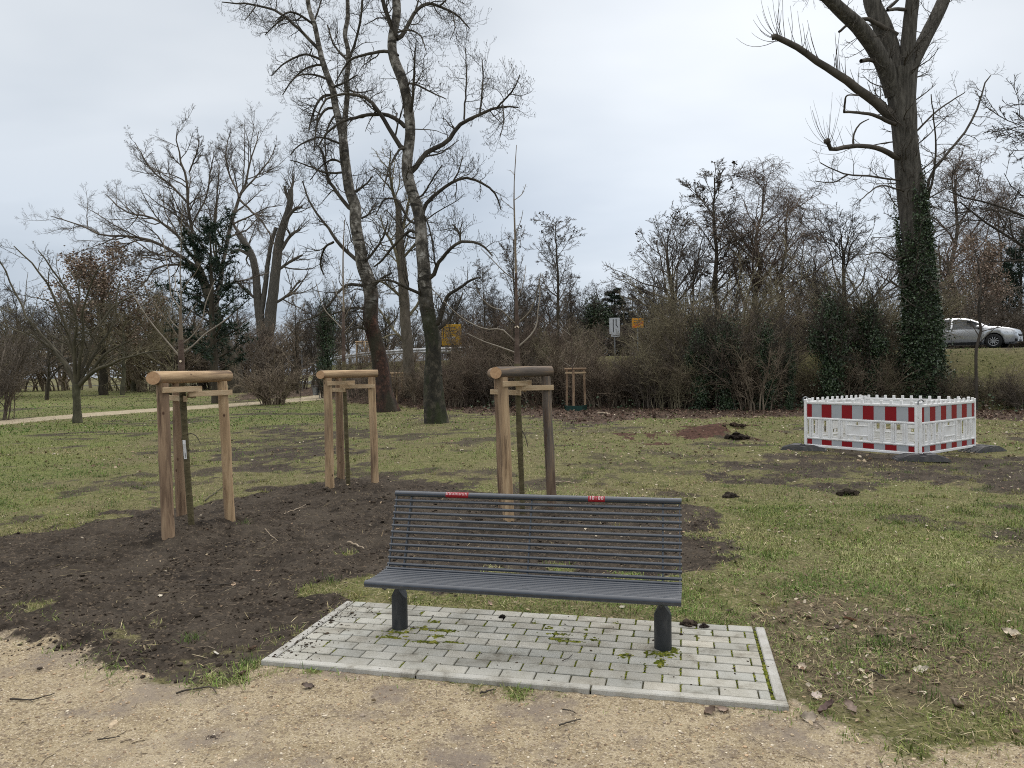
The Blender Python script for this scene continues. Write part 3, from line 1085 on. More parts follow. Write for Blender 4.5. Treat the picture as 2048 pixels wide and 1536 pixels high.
def gnoise(nt, sc, det=5, rough=.65):
    n = N(nt, 'ShaderNodeTexNoise')
    n.inputs['Scale'].default_value = sc; n.inputs['Detail'].default_value = det; n.inputs['Roughness'].default_value = rough
    nt.links.new(geo.outputs['Position'], n.inputs['Vector'])
    return n.outputs['Fac']


r1 = ramp(nt, [(.3, (.68, .68, .66)), (.5, (1, 1, 1)), (.7, (1.18, 1.18, 1.16))]); L(gnoise(nt, 170, 3, .7), r1.inputs[0])
r2 = ramp(nt, [(.33, (.48, .45, .40)), (.46, (.86, .85, .82)), (.6, (1, 1, 1)), (.7, (1.06, 1.06, 1.06))]); L(gnoise(nt, 4.5, 7, .72), r2.inputs[0])
m1 = N(nt, 'ShaderNodeMix', data_type='RGBA', blend_type='MULTIPLY'); m1.inputs[0].default_value = 1
m2 = N(nt, 'ShaderNodeMix', data_type='RGBA', blend_type='MULTIPLY'); m2.inputs[0].default_value = 1
L(a.outputs['Color'], m1.inputs[6]); L(r1.outputs[0], m1.inputs[7])
L(m1.outputs[2], m2.inputs[6]); L(r2.outputs[0], m2.inputs[7])
L(m2.outputs[2], b.inputs['Base Color'])
b.inputs['Roughness'].default_value = .9
bp = N(nt, 'ShaderNodeBump'); bp.inputs['Strength'].default_value = .4; bp.inputs['Distance'].default_value = .003
L(gnoise(nt, 220, 3), bp.inputs['Height']); L(bp.outputs[0], b.inputs['Normal'])
MAT['paver'] = mt
MAT['joint'] = nmat('joint_soil', [(.3, (.03, .034, .010)), (.5, (.065, .06, .028)), (.7, (.11, .095, .055))], 14, .95, .5, 60)

KW = .062   # kerb width
pave = thing('pavement', W3(PLEN / 2, PDEP / 2, 0), None, None)
tag(pave, 'grey concrete brick rectangle with kerb edging under the bench', kind='structure')
B = MB()
rows = 10
RH = (PDEP - KW) / rows
bl = .2
joints = []
for r in range(rows):
    v0 = KW + r * RH
    off = (r % 2) * .1
    u = KW - .2 + off
    gap_r = .034
    while u < PLEN - KW - gap_r:
        a0, a1 = max(u, KW + .004), min(u + bl, PLEN - KW - gap_r + .02)
        if a1 - a0 > .04:
            g = .385 + rng.normal(0, .028)
            ti = rng.normal(0, .012)
            c = (g * (1.0 + ti) * .93, g * .98 * .93, g * (.88 - ti) * .93)
            jx = rng.normal(0, .0012)
            B.box(W3((a0 + a1) / 2, v0 + RH / 2 + jx, PADZ - .03 + rng.normal(0, .0010)), (a1 - a0 - .0085, RH - .0105 + rng.normal(0, .0008), .06), PADR, .0035, 0, c)
            joints.append((a1, v0 + RH / 2, 'c'))
        u += bl
B.build('brick_paving', MAT['paver'], pave, usecol=False).data
o = pave.children[0]
bpy.data.objects.remove(o)
B.build('brick_paving', MAT['paver'], pave, usecol=True)
B = MB()
for (u0, u1) in ((0, .985), (.991, 1.985), (1.991, PLEN)):
    g = .43 + rng.normal(0, .012)
    B.box(W3((u0 + u1) / 2, KW / 2, PADZ - .075), (u1 - u0 - .004, KW - .004, .16), PADR, .006, 0, (g, g * .98, g * .90))
for uu in (KW / 2 - .004, PLEN - KW / 2):
    for (v0, v1) in ((KW + .002, .60), (.604, PDEP)):
        g = .39 + rng.normal(0, .015)
        B.box(W3(uu, (v0 + v1) / 2, PADZ - .077), (KW - .004, v1 - v0 - .003, .155), PADR, .006, 0, (g, g * .98, g * .92))
B.build('kerb', MAT['paver'], pave, usecol=True)
B = MB()
q = [W3(.01, .01, PADZ - .013), W3(PLEN - .01, .01, PADZ - .013), W3(PLEN - .01, PDEP - .002, PADZ - .013), W3(.01, PDEP - .002, PADZ - .013)]
B.add(q, [[0, 1, 2, 3]])
B.build('joint_fill', MAT['joint'], pave)

# moss in the joints
MAT['moss'] = colmat('moss', .95, .1, .4, 90, bump=.6)
B = MB()


def moss_at(u, v, su, sv, n, s=.006, z=PADZ - .004):
    uu = u + rng.normal(0, su, n); vv = v + rng.normal(0, sv, n)
    pos = np.stack([PFL[0] + uu * PU[0] + vv * PV[0], PFL[1] + uu * PU[1] + vv * PV[1], np.full(n, z)], 1)
    sz = s * np.exp(rng.normal(0, .35, n))
    lumps(B, pos, sz, pick([(.085, .105, .012), (.12, .135, .018), (.06, .07, .012), (.16, .16, .03)], n, .3), .3, .6)


LEGU = {}


def pad_of(px, py, z=PADZ):
    g = G(px, py, z)
    u, v = pad_uv(g[0], g[1])
    return u, v


# listed from the photograph: moss cushions at joints (pixel of the cushion, spread along, spread across, amount)
for (px, py, su, sv, n) in ((800, 1262, .045, .03, 120), (778, 1274, .05, .015, 90), (838, 1256, .03, .02, 40), (895, 1262, .09, .008, 120), (850, 1284, .07, .008, 90), (875, 1272, .03, .015, 40), (905, 1285, .03, .012, 40),
                            (870, 1244, .02, .02, 30), (1325, 1308, .05, .03, 140), (1345, 1300, .03, .03, 60), (1322, 1325, .02, .03, 90), (1250, 1312, .025, .025, 70), (1115, 1278, .03, .015, 60), (1118, 1268, .06, .007, 50),
                            (1150, 1283, .05, .006, 40), (1190, 1278, .015, .02, 35), (1170, 1260, .01, .02, 25), (1100, 1255, .02, .02, 25), (1070, 1246, .015, .02, 20), (1230, 1246, .01, .015, 18)):
    u, v = pad_of(px, py)
    moss_at(u, v, su * .85, sv * .8, int(n * 1.6), .0075)
for (u, v, _) in joints:
    ru = u / PLEN
    if u < PLEN - KW - .06:
        pr = .85 * sstep(.35, .6, ru) * (v > .2) + .25
        if rng.random() < pr:
            moss_at(u, v, .005, RH * .32, int(10 + 22 * rng.random()), .0052, PADZ - .005)
for r in range(1, rows):
    v = KW + r * RH
    for k in range(90):
        u = rng.random() * (PLEN - .2) + .08
        if rng.random() < .35 + .5 * vnoise(np.array([u * 3]), np.array([v * 9]), 5)[0]:
            moss_at(u, v, .02, .0016, 6, .0032, PADZ - .009)
for k in range(75):
    v = KW + .02 + rng.random() * (PDEP - .14)
    moss_at(PLEN - KW - .009, v, .004, .012, 6 if rng.random() < .75 else 2, .0055 if v < .55 else .0036, PADZ - .006)
tag(B.build('moss', MAT['moss'], usecol=True), 'green moss growing in the joints of the brick paving', kind='stuff')

# crumbs of earth on the left of the pad
B = MB()
n = 420
u = np.abs(rng.normal(0, .16, n)); v = rng.random(n) * PDEP
u = np.where(rng.random(n) < .25, rng.random(n) * PLEN, u)
sz = .0035 * np.exp(rng.normal(0, .45, n))
pos = np.stack([PFL[0] + u * PU[0] + v * PV[0], PFL[1] + u * PU[1] + v * PV[1], PADZ + sz * .2], 1)
lumps(B, pos, sz, pick([(.04, .03, .022), (.06, .046, .033)], n))
tag(B.build('soil_crumbs', MAT['soilclod'], usecol=True), 'crumbs of dark earth spilled over the paving', kind='stuff')

# ------------------------------------------------------------------ bench
mt, nt, b = newmat('anthracite_steel')
L = nt.links.new
tc = N(nt, 'ShaderNodeTexCoord')
no = N(nt, 'ShaderNodeTexNoise'); no.inputs['Scale'].default_value = 22; no.inputs['Detail'].default_value = 6
L(tc.outputs['Object'], no.inputs['Vector'])
r = ramp(nt, [(.3, (.016, .023, .036)), (.6, (.024, .033, .048)), (.75, (.05, .056, .066))]); L(no.outputs['Fac'], r.inputs[0])
L(r.outputs[0], b.inputs['Base Color'])
rr = ramp(nt, [(.3, (.24, .24, .24)), (.7, (.38, .38, .38))]); L(no.outputs['Fac'], rr.inputs[0]); L(rr.outputs[0], b.inputs['Roughness'])
b.inputs['Specular IOR Level'].default_value = .6
b.inputs['Coat Weight'].default_value = .6
b.inputs['Coat Roughness'].default_value = .2
MAT['steel'] = mt
MAT['leg_steel'] = nmat('scuffed_steel', [(.3, (.016, .019, .023)), (.55, (.026, .029, .033)), (.75, (.062, .062, .062))], 16, .5, 0, stretch=(1.5, 1.5, .5), spec=.5)
MAT['red_vinyl'] = nmat('red_vinyl', [(.3, (.22, .008, .014)), (.7, (.30, .012, .022))], 20, .45)
MAT['white_vinyl'] = nmat('white_vinyl', [(.3, (.48, .36, .36)), (.7, (.62, .52, .52))], 60, .5)
legL, legR = G(800, 1256, PADZ), G(1326, 1296, PADZ)
bc = (legL + legR) / 2
ba = math.atan2(legR[1] - legL[1], legR[0] - legL[0])
LS = np.linalg.norm(legR - legL) / 2
bench = thing('park_bench', (bc[0], bc[1], 0), 'dark grey steel tube park bench on two round legs standing on brick paving', 'bench', rz=ba)
HL = .985


def btube(B, v, z, r, sides=12, e=HL):
    pts = np.array([[-e, v, z], [-e * .5, v, z - .0015], [0, v, z - .002], [e * .5, v, z - .0015], [e, v, z]])
    B.tubes(pts, np.full(5, r), sides, cap=True)


B = MB()
backs = [(.083 + (.245 - .083) * t ** 1.05, .432 + (.885 - .432) * t) for t in np.linspace(0, 1, 12)]
for (v, z) in backs[1:-1]:
    btube(B, v, z, .0104)
btube(B, backs[0][0], backs[0][1], .0115)
B.build('backrest', MAT['steel'], bench, True, True)
B = MB()
btube(B, backs[-1][0], backs[-1][1] + .004, .0205, 18)
tr = B.build('top_rail', MAT['steel'], bench, True, True)
B = MB()
seats = [(.056 - .0352 * k, .410 - .008 * math.sin(k / 9 * PI) - (.004 if k > 0 else 0)) for k in range(9)]
for (v, z) in seats:
    btube(B, v, z, .0112)
B.build('seat', MAT['steel'], bench, True, True)
B = MB()
btube(B, -.268, .398, .0235, 18)
B.build('front_rail', MAT['steel'], bench, True, True)
prof = [(-.268, .398)] + seats[::-1] + backs
for uu in (-HL + .012, -LS, 0.0, LS, HL - .012):
    end = abs(uu) > HL - .05
    B = MB()
    pr = np.array(prof)
    T = np.gradient(pr, axis=0); T /= np.linalg.norm(T, axis=1, keepdims=True)
    nrm = np.stack([T[:, 1], -T[:, 0]], 1)       # towards below / behind
    th = .0035 if end else .005
    o0 = pr + nrm * (-.006 if end else .004)
    o1 = pr + nrm * (.010 if end else .034)
    V, F = [], []
    for (p0, p1) in zip(o0, o1):
        V += [[uu - th, *p0], [uu + th, *p0], [uu + th, *p1], [uu - th, *p1]]
    n = len(pr)
    for k in range(n - 1):
        for e in range(4):
            F.append([k * 4 + e, k * 4 + (e + 1) % 4, k * 4 + 4 + (e + 1) % 4, k * 4 + 4 + e])
    F += [[3, 2, 1, 0], [n * 4 - 4, n * 4 - 3, n * 4 - 2, n * 4 - 1]]
    B.add(V, F)
    B.build('support_rib', MAT['steel'], bench, False, True)
for k, uu in enumerate((-LS, LS)):
    B = MB()
    sd, rad = 28, .053
    TOPZ = .3015
    an = np.arange(sd) * 2 * PI / sd
    zt = .300 - np.maximum(0, np.abs(np.cos(an) * rad) - .012) * 1.7
    ring0 = np.stack([uu + rad * np.cos(an), rad * np.sin(an), np.full(sd, .0)], 1)
    ring1 = np.stack([uu + rad * np.cos(an), rad * np.sin(an), zt], 1)
    F = [[i, (i + 1) % sd, sd + (i + 1) % sd, sd + i] for i in range(sd)]
    B.add(np.concatenate([ring0, ring1]), F)
    # sloping cut faces of the pointed top
    for s in (-1, 1):
        xs = [rad * math.cos(a) for a in an]
        sel = [i for i in range(sd) if s * math.cos(an[i]) * rad >= .011]
        sel.sort(key=lambda i: math.sin(an[i]) * s)
        pts = [ring1[i] + np.array([0, 0, .0015]) for i in sel]
        pts += [np.array([uu + s * .012, math.sqrt(rad ** 2 - .012 ** 2) * s, TOPZ]), np.array([uu + s * .012, -math.sqrt(rad ** 2 - .012 ** 2) * s, TOPZ])]
        B.add(np.array(pts), [list(range(len(pts)))])
    e = math.sqrt(rad ** 2 - .012 ** 2)
    B.add([[uu - .012, -e, TOPZ], [uu + .012, -e, TOPZ], [uu + .012, e, TOPZ], [uu - .012, e, TOPZ]], [[0, 1, 2, 3]])
    lg = B.build('leg', MAT['leg_steel'], bench, False, True)
    B = MB()
    # bracket plate between leg and ribs
    B.box((uu, -.012, .335), (.018, .085, .075), None, .002)
    B.box((uu, -.06, .372), (.012, .36, .042), None, .002)
    B.box((uu, -.02, .357), (.05, .09, .006), None, .001)
    B.build('bracket', MAT['steel'], bench, False, True)


def wrap(B, rail, u0, u1, a0, a1, lift, mat=0, n=8):
    v, z = rail
    an = np.linspace(a0, a1, n)
    V, F = [], []
    for uu in (u0, u1):
        zc = z - .0018 * (1 - (uu / HL) ** 2)
        for a in an:
            V.append([uu, v + lift * math.cos(a), zc + lift * math.sin(a)])
    for i in range(n - 1):
        F.append([i, n + i, n + i + 1, i + 1])
    B.add(V, F, mat)


rail = (backs[-1][0], backs[-1][1] + .004)
FRONT = PI  # angle of the side facing the path


def upix(px, py):
    # position along the bench of a pixel on the top rail
    best = min(((abs((lambda w: 0)(0)), 0),))
    R = np.array([[math.cos(ba), -math.sin(ba)], [math.sin(ba), math.cos(ba)]])
    us = np.linspace(-1, 1, 2001)
    wx = bc[0] + us * R[0, 0] + rail[0] * R[0, 1]
    wy = bc[1] + us * R[1, 0] + rail[0] * R[1, 1]
    v = np.stack([wx, wy, np.full_like(wx, rail[1] - CAMH)], 1)
    sx = 1024 + FPX * (v @ _r) / (v @ _f)
    return us[np.argmin(np.abs(sx - px))]


for (p0, p1, word) in ((893, 938, None), (1177, 1210, '10:00')):
    B = MB()
    u0, u1 = upix(p0, 990), upix(p1, 990)
    wrap(B, rail, u0, u1, FRONT + .75, FRONT - 1.9, .0209, 0, 14)
    if word is None:
        # worn white lettering, unreadable: small broken strokes
        n = 15
        for k in range(n):
            a = u0 + .003 + (u1 - u0 - .006) * k / n
            wd = (u1 - u0) / n * .62
            hh = rng.random()
            wrap(B, rail, a, a + wd * (.35 if hh < .4 else .5), FRONT - .25, FRONT - 1.15, .0213, 1, 5)
            if hh > .3:
                wrap(B, rail, a, a + wd, FRONT - .95, FRONT - 1.15, .0213, 1, 3)
            if hh < .7:
                wrap(B, rail, a, a + wd, FRONT - .25, FRONT - .42, .0213, 1, 3)
    else:
        cw = (u1 - u0 - .01) / 5
        for k, ch in enumerate(word):
            a = u0 + .006 + cw * k
            w_ = cw * .72
            A0, A1 = FRONT - .05, FRONT - 1.25
            if ch == '1':
                wrap(B, rail, a + w_ * .4, a + w_ * .75, A0, A1, .0213, 1, 6)
            elif ch == '0':
                t_ = w_ * .28
                wrap(B, rail, a, a + t_, A0 - .15, A1 + .1, .0213, 1, 6)
                wrap(B, rail, a + w_ - t_, a + w_, A0 - .15, A1 + .1, .0213, 1, 6)
                wrap(B, rail, a + t_ * .6, a + w_ - t_ * .6, A0, A0 - .25, .0213, 1, 3)
                wrap(B, rail, a + t_ * .6, a + w_ - t_ * .6, A1 + .25, A1, .0213, 1, 3)
            else:
                wrap(B, rail, a + w_ * .35, a + w_ * .65, A0 - .1, A0 - .35, .0213, 1, 3)
                wrap(B, rail, a + w_ * .35, a + w_ * .65, A1 + .55, A1 + .3, .0213, 1, 3)
    B.build('sticker', [MAT['red_vinyl'], MAT['white_vinyl']], bench, False, True)

# ------------------------------------------------------------------ stake frames and planted trees
def woodmat(name, c0, c1, c2, sc=3.0):
    mt, nt, b = newmat(name)
    L = nt.links.new
    tc = N(nt, 'ShaderNodeTexCoord')
    mp = N(nt, 'ShaderNodeMapping'); mp.inputs['Scale'].default_value = (6, 6, .55)
    L(tc.outputs['Object'], mp.inputs[0])
    no = N(nt, 'ShaderNodeTexNoise'); no.inputs['Scale'].default_value = sc; no.inputs['Detail'].default_value = 7; no.inputs['Roughness'].default_value = .65
    no.inputs['Distortion'].default_value = .6
    L(mp.outputs[0], no.inputs['Vector'])
    r = ramp(nt, [(.28, c0), (.5, c1), (.72, c2)]); L(no.outputs['Fac'], r.inputs[0])
    # knots
    vo = N(nt, 'ShaderNodeTexVoronoi'); vo.inputs['Scale'].default_value = 5.5
    m2 = N(nt, 'ShaderNodeMapping'); m2.inputs['Scale'].default_value = (1.4, 1.4, .9)
    L(tc.outputs['Object'], m2.inputs[0]); L(m2.outputs[0], vo.inputs['Vector'])
    kr = ramp(nt, [(.05, (1, 1, 1)), (.13, (0, 0, 0))]); L(vo.outputs['Distance'], kr.inputs[0])
    mx = N(nt, 'ShaderNodeMix', data_type='RGBA'); L(kr.outputs[0], mx.inputs[0]); L(r.outputs[0], mx.inputs[6]); mx.inputs[7].default_value = (.07, .035, .018, 1)
    # grey-brown weather stains
    n3 = N(nt, 'ShaderNodeTexNoise'); n3.inputs['Scale'].default_value = 1.7; n3.inputs['Detail'].default_value = 5
    m3 = N(nt, 'ShaderNodeMapping'); m3.inputs['Scale'].default_value = (2.5, 2.5, .6)
    L(tc.outputs['Object'], m3.inputs[0]); L(m3.outputs[0], n3.inputs['Vector'])
    sr = ramp(nt, [(.47, (0, 0, 0)), (.68, (.85, .85, .85))]); L(n3.outputs['Fac'], sr.inputs[0])
    m4 = N(nt, 'ShaderNodeMix', data_type='RGBA'); L(sr.outputs[0], m4.inputs[0]); L(mx.outputs[2], m4.inputs[6]); m4.inputs[7].default_value = (.16, .105, .068, 1)
    n5 = N(nt, 'ShaderNodeTexNoise'); n5.inputs['Scale'].default_value = 2.4; n5.inputs['Detail'].default_value = 6; n5.inputs['Roughness'].default_value = .7
    m6 = N(nt, 'ShaderNodeMapping'); m6.inputs['Scale'].default_value = (5, 5, .35); m6.inputs['Location'].default_value = (3.7, 1.2, .4)
    L(tc.outputs['Object'], m6.inputs[0]); L(m6.outputs[0], n5.inputs['Vector'])
    s5 = ramp(nt, [(.54, (0, 0, 0)), (.66, (.9, .9, .9))]); L(n5.outputs['Fac'], s5.inputs[0])
    m7 = N(nt, 'ShaderNodeMix', data_type='RGBA'); L(s5.outputs[0], m7.inputs[0]); L(m4.outputs[2], m7.inputs[6]); m7.inputs[7].default_value = (.075, .043, .026, 1)
    n8 = N(nt, 'ShaderNodeTexNoise'); n8.inputs['Scale'].default_value = 9; n8.inputs['Detail'].default_value = 2
    m9 = N(nt, 'ShaderNodeMapping'); m9.inputs['Scale'].default_value = (6.5, 6.5, .16)
    L(tc.outputs['Object'], m9.inputs[0]); L(m9.outputs[0], n8.inputs['Vector'])
    s8 = ramp(nt, [(.70, (0, 0, 0)), (.715, (.85, .85, .85))]); L(n8.outputs['Fac'], s8.inputs[0])
    m10 = N(nt, 'ShaderNodeMix', data_type='RGBA'); L(s8.outputs[0], m10.inputs[0]); L(m7.outputs[2], m10.inputs[6]); m10.inputs[7].default_value = (.03, .018, .011, 1)
    m4 = m10
    L(m4.outputs[2], b.inputs['Base Color'])
    b.inputs['Roughness'].default_value = .85
    bp = N(nt, 'ShaderNodeBump'); bp.inputs['Strength'].default_value = .5; bp.inputs['Distance'].default_value = .01
    L(no.outputs['Fac'], bp.inputs['Height']); L(bp.outputs[0], b.inputs['Normal'])
    return mt


MAT['wood_a'] = woodmat('stake_wood', (.22, .14, .075), (.42, .29, .165), (.58, .43, .26))
MAT['wood_b'] = woodmat('stake_wood_brown', (.12, .075, .045), (.27, .18, .11), (.43, .31, .19))
MAT['wood_c'] = woodmat('stake_wood_grey', (.05, .042, .036), (.13, .105, .085), (.33, .22, .12))
MAT['wood_end'] = nmat('cut_wood', [(.3, (.38, .22, .12)), (.7, (.56, .37, .21))], 30, .8)
MAT['board'] = nmat('sawn_board', [(.3, (.36, .25, .14)), (.5, (.46, .34, .21)), (.7, (.55, .43, .28))], 6, .85, .2, 30, stretch=(1, 1, 6))
MAT['rope'] = nmat('coconut_rope', [(.3, (.2, .13, .07)), (.7, (.38, .28, .16))], 60, .95)
MAT['sap_low'] = nmat('sapling_bark_low', [(.3, (.05, .042, .02)), (.5, (.095, .08, .04)), (.7, (.15, .125, .07))], 9, .8, .3, 40, stretch=(1, 1, 2.5))
MAT['sap_red'] = nmat('sapling_bark_red', [(.3, (.045, .03, .022)), (.5, (.085, .058, .044)), (.7, (.14, .102, .08))], 9, .75, .3, 40)
MAT['sap_twig'] = nmat('sapling_twig', [(.3, (.12, .098, .07)), (.7, (.25, .215, .165))], 6, .55, spec=.4)
MAT['cut_pale'] = nmat('pruning_cut', [(.3, (.6, .5, .36)), (.7, (.75, .66, .5))], 30, .8)
MAT['label_white'] = nmat('label_white', [(.3, (.62, .62, .62)), (.7, (.78, .78, .77))], 9, .5)
MAT['ink'] = nmat('ink', [(.3, (.03, .03, .03)), (.7, (.06, .06, .06))], 9, .6)
MAT['green_mat'] = nmat('green_mat', [(.3, (.006, .028, .022)), (.7, (.014, .05, .04))], 9, .7)


def knock(p, s):
    return np.asarray(p, float) + rng.normal(0, s, 3)


def stake_frame(posts, trunk, tops, label, group, mats, dias=(.125, .112, .118), logd=.125, overh=.16, lean=None, far=False, logs=((0, 1), (0, 2), (1, 2)), boards=True):
    base = np.mean([np.array(p) for p in posts], axis=0)
    gzb = gz1(base[0], base[1])
    root = thing('tree_stakes', (base[0], base[1], gzb), label, 'tree stakes', group)
    tp = []
    for k, p in enumerate(posts):
        z0 = gz1(p[0], p[1]) - .12
        # frames narrow slightly to the top
        t = np.array([p[0] + (base[0] - p[0]) * .07, p[1] + (base[1] - p[1]) * .07, tops[k]])
        if lean is not None:
            t[:2] += lean[k]
        tp.append(t)
        B = MB()
        mseg = 2 if far else 12
        tt = np.linspace(0, 1, mseg)[:, None]
        pts = np.array([p[0], p[1], z0])[None] * (1 - tt) + (t - [0, 0, logd * .45])[None] * tt
        if not far:
            pts[1:-1, :2] += rng.normal(0, .0025, (mseg - 2, 2))
        B.tubes(pts, dias[k] / 2 * (1.04 - .08 * tt[:, 0]), 8 if far else 20, 0, cap=True, capmat=1, wob=0 if far else .02)
        o = B.build('post', [mats[k], MAT['wood_end']], root, True)
    for n_, (a, b_) in enumerate(logs):
        pa, pb = tp[a].copy(), tp[b_].copy()
        d = pb - pa; ln = np.linalg.norm(d); d /= ln
        # second and third logs butt against the first
        if n_ == 0:
            e0, e1 = overh, overh * .9
            off = np.zeros(3)
        else:
            e0 = overh * .8 if n_ == 1 else -logd * .5
            e1 = overh * .5
            off = np.array([0, 0, -.004 * n_])
            if n_ == 1:
                # moved off the first log's end, so the two end faces sit side by side
                d0 = tp[1] - tp[0]; d0 /= np.linalg.norm(d0)
                side = -d0 * logd * .72
                off = off + side
        q0, q1 = pa - d * e0 + off, pb + d * e1 + off
        B = MB()
        mseg = 2 if far else 9
        tt = np.linspace(0, 1, mseg)[:, None]
        LL = np.linalg.norm(q1 - q0)
        pts = np.array([[0, 0, 0.0]]) * (1 - tt) + np.array([[0, 0, LL]]) * tt
        B.tubes(pts, np.full(mseg, logd / 2) * (1.03 - .06 * tt[:, 0]), 8 if far else 22, 0, cap=True, capmat=1, wob=0 if far else .015)
        lo_ = B.build('cross_log', [mats[(n_ + 1) % 3] if not far else mats[0], MAT['wood_end']], root, True, True)
        lo_.rotation_euler = Vector(q1 - q0).to_track_quat('Z', 'Y').to_euler()
        lo_.location = [float(c) for c in (q0 - np.array(root.location))]
    if boards:
        for k, dz in zip(range(3), (-.125, -.185, -.23)):
            pt = tp[k] + np.array([0, 0, dz])
            tr = np.array([trunk[0], trunk[1], pt[2] - .01])
            d = tr - pt; d[2] = 0; ln = np.linalg.norm(d); d /= ln
            s = np.cross(d, [0, 0, 1.0])
            if s[1] > 0:
                s = -s
            cen = (pt + tr) / 2 + s * (dias[k] / 2 + .010)
            R = np.stack([d, s, np.array([0, 0, 1.0])], 1)
            B = MB()
            B.box(cen, (ln + .16, .018, .06), R, .002)
            B.build('tie_board', MAT['board'], root)
        B = MB()
        zt = tops[0] - .18
        for q in range(4):
            th = np.linspace(0, 2 * PI, 17)
            pts = np.stack([trunk[0] + .042 * np.cos(th), trunk[1] + .042 * np.sin(th), zt - q * .014 + 0 * th], 1)
            B.tubes(pts, np.full(17, .008), 5)
        B.build('tie_rope', MAT['rope'], root, True)
    return root


def smooth_pts(pts, mseg):
    pts = np.asarray(pts, float)
    if len(pts) == 2:
        t = np.linspace(0, 1, mseg)[:, None]
        return pts[0] * (1 - t) + pts[1] * t
    d = np.r_[0, np.cumsum(np.linalg.norm(np.diff(pts[:, :3], axis=0), axis=1) + 1e-6)]
    e = np.concatenate([[2 * pts[0] - pts[1]], pts, [2 * pts[-1] - pts[-2]]])
    out = []
    for t in np.linspace(0, d[-1], mseg):
        i = min(max(np.searchsorted(d, t) - 1, 0), len(pts) - 2)
        u = (t - d[i]) / (d[i + 1] - d[i])
        p0, p1, p2, p3 = e[i], e[i + 1], e[i + 2], e[i + 3]
        out.append(.5 * (2 * p1 + (p2 - p0) * u + (2 * p0 - 5 * p1 + 4 * p2 - p3) * u * u + (3 * p1 - p0 - 3 * p2 + p3) * u ** 3))
    return np.array(out)


def limb(pts, d0, d1=None, mseg=14, wob=0.0):
    """polyline traced on the photograph, set at its own distance; widths are diameters there"""
    d1 = d0 if d1 is None else d1
    pts = np.array(pts, float)
    L_ = np.r_[0, np.cumsum(np.hypot(*np.diff(pts[:, :2], axis=0).T))]
    f = L_ / L_[-1]
    W_ = []
    for (px, py, w_), t in zip(pts, f):
        d = d0 + (d1 - d0) * t
        p = P(px, py, d)
        W_.append([*p, w_ / 2 * d / FPX])
    q = smooth_pts(np.array(W_), mseg)
    if wob:
        seg = np.linalg.norm(q[-1, :3] - q[0, :3])
        nz = rng.normal(0, wob * seg / mseg, (mseg, 3))
        nz[0] = 0
        q[:, :3] += nz
    return q[:, :3], np.maximum(q[:, 3], .002)


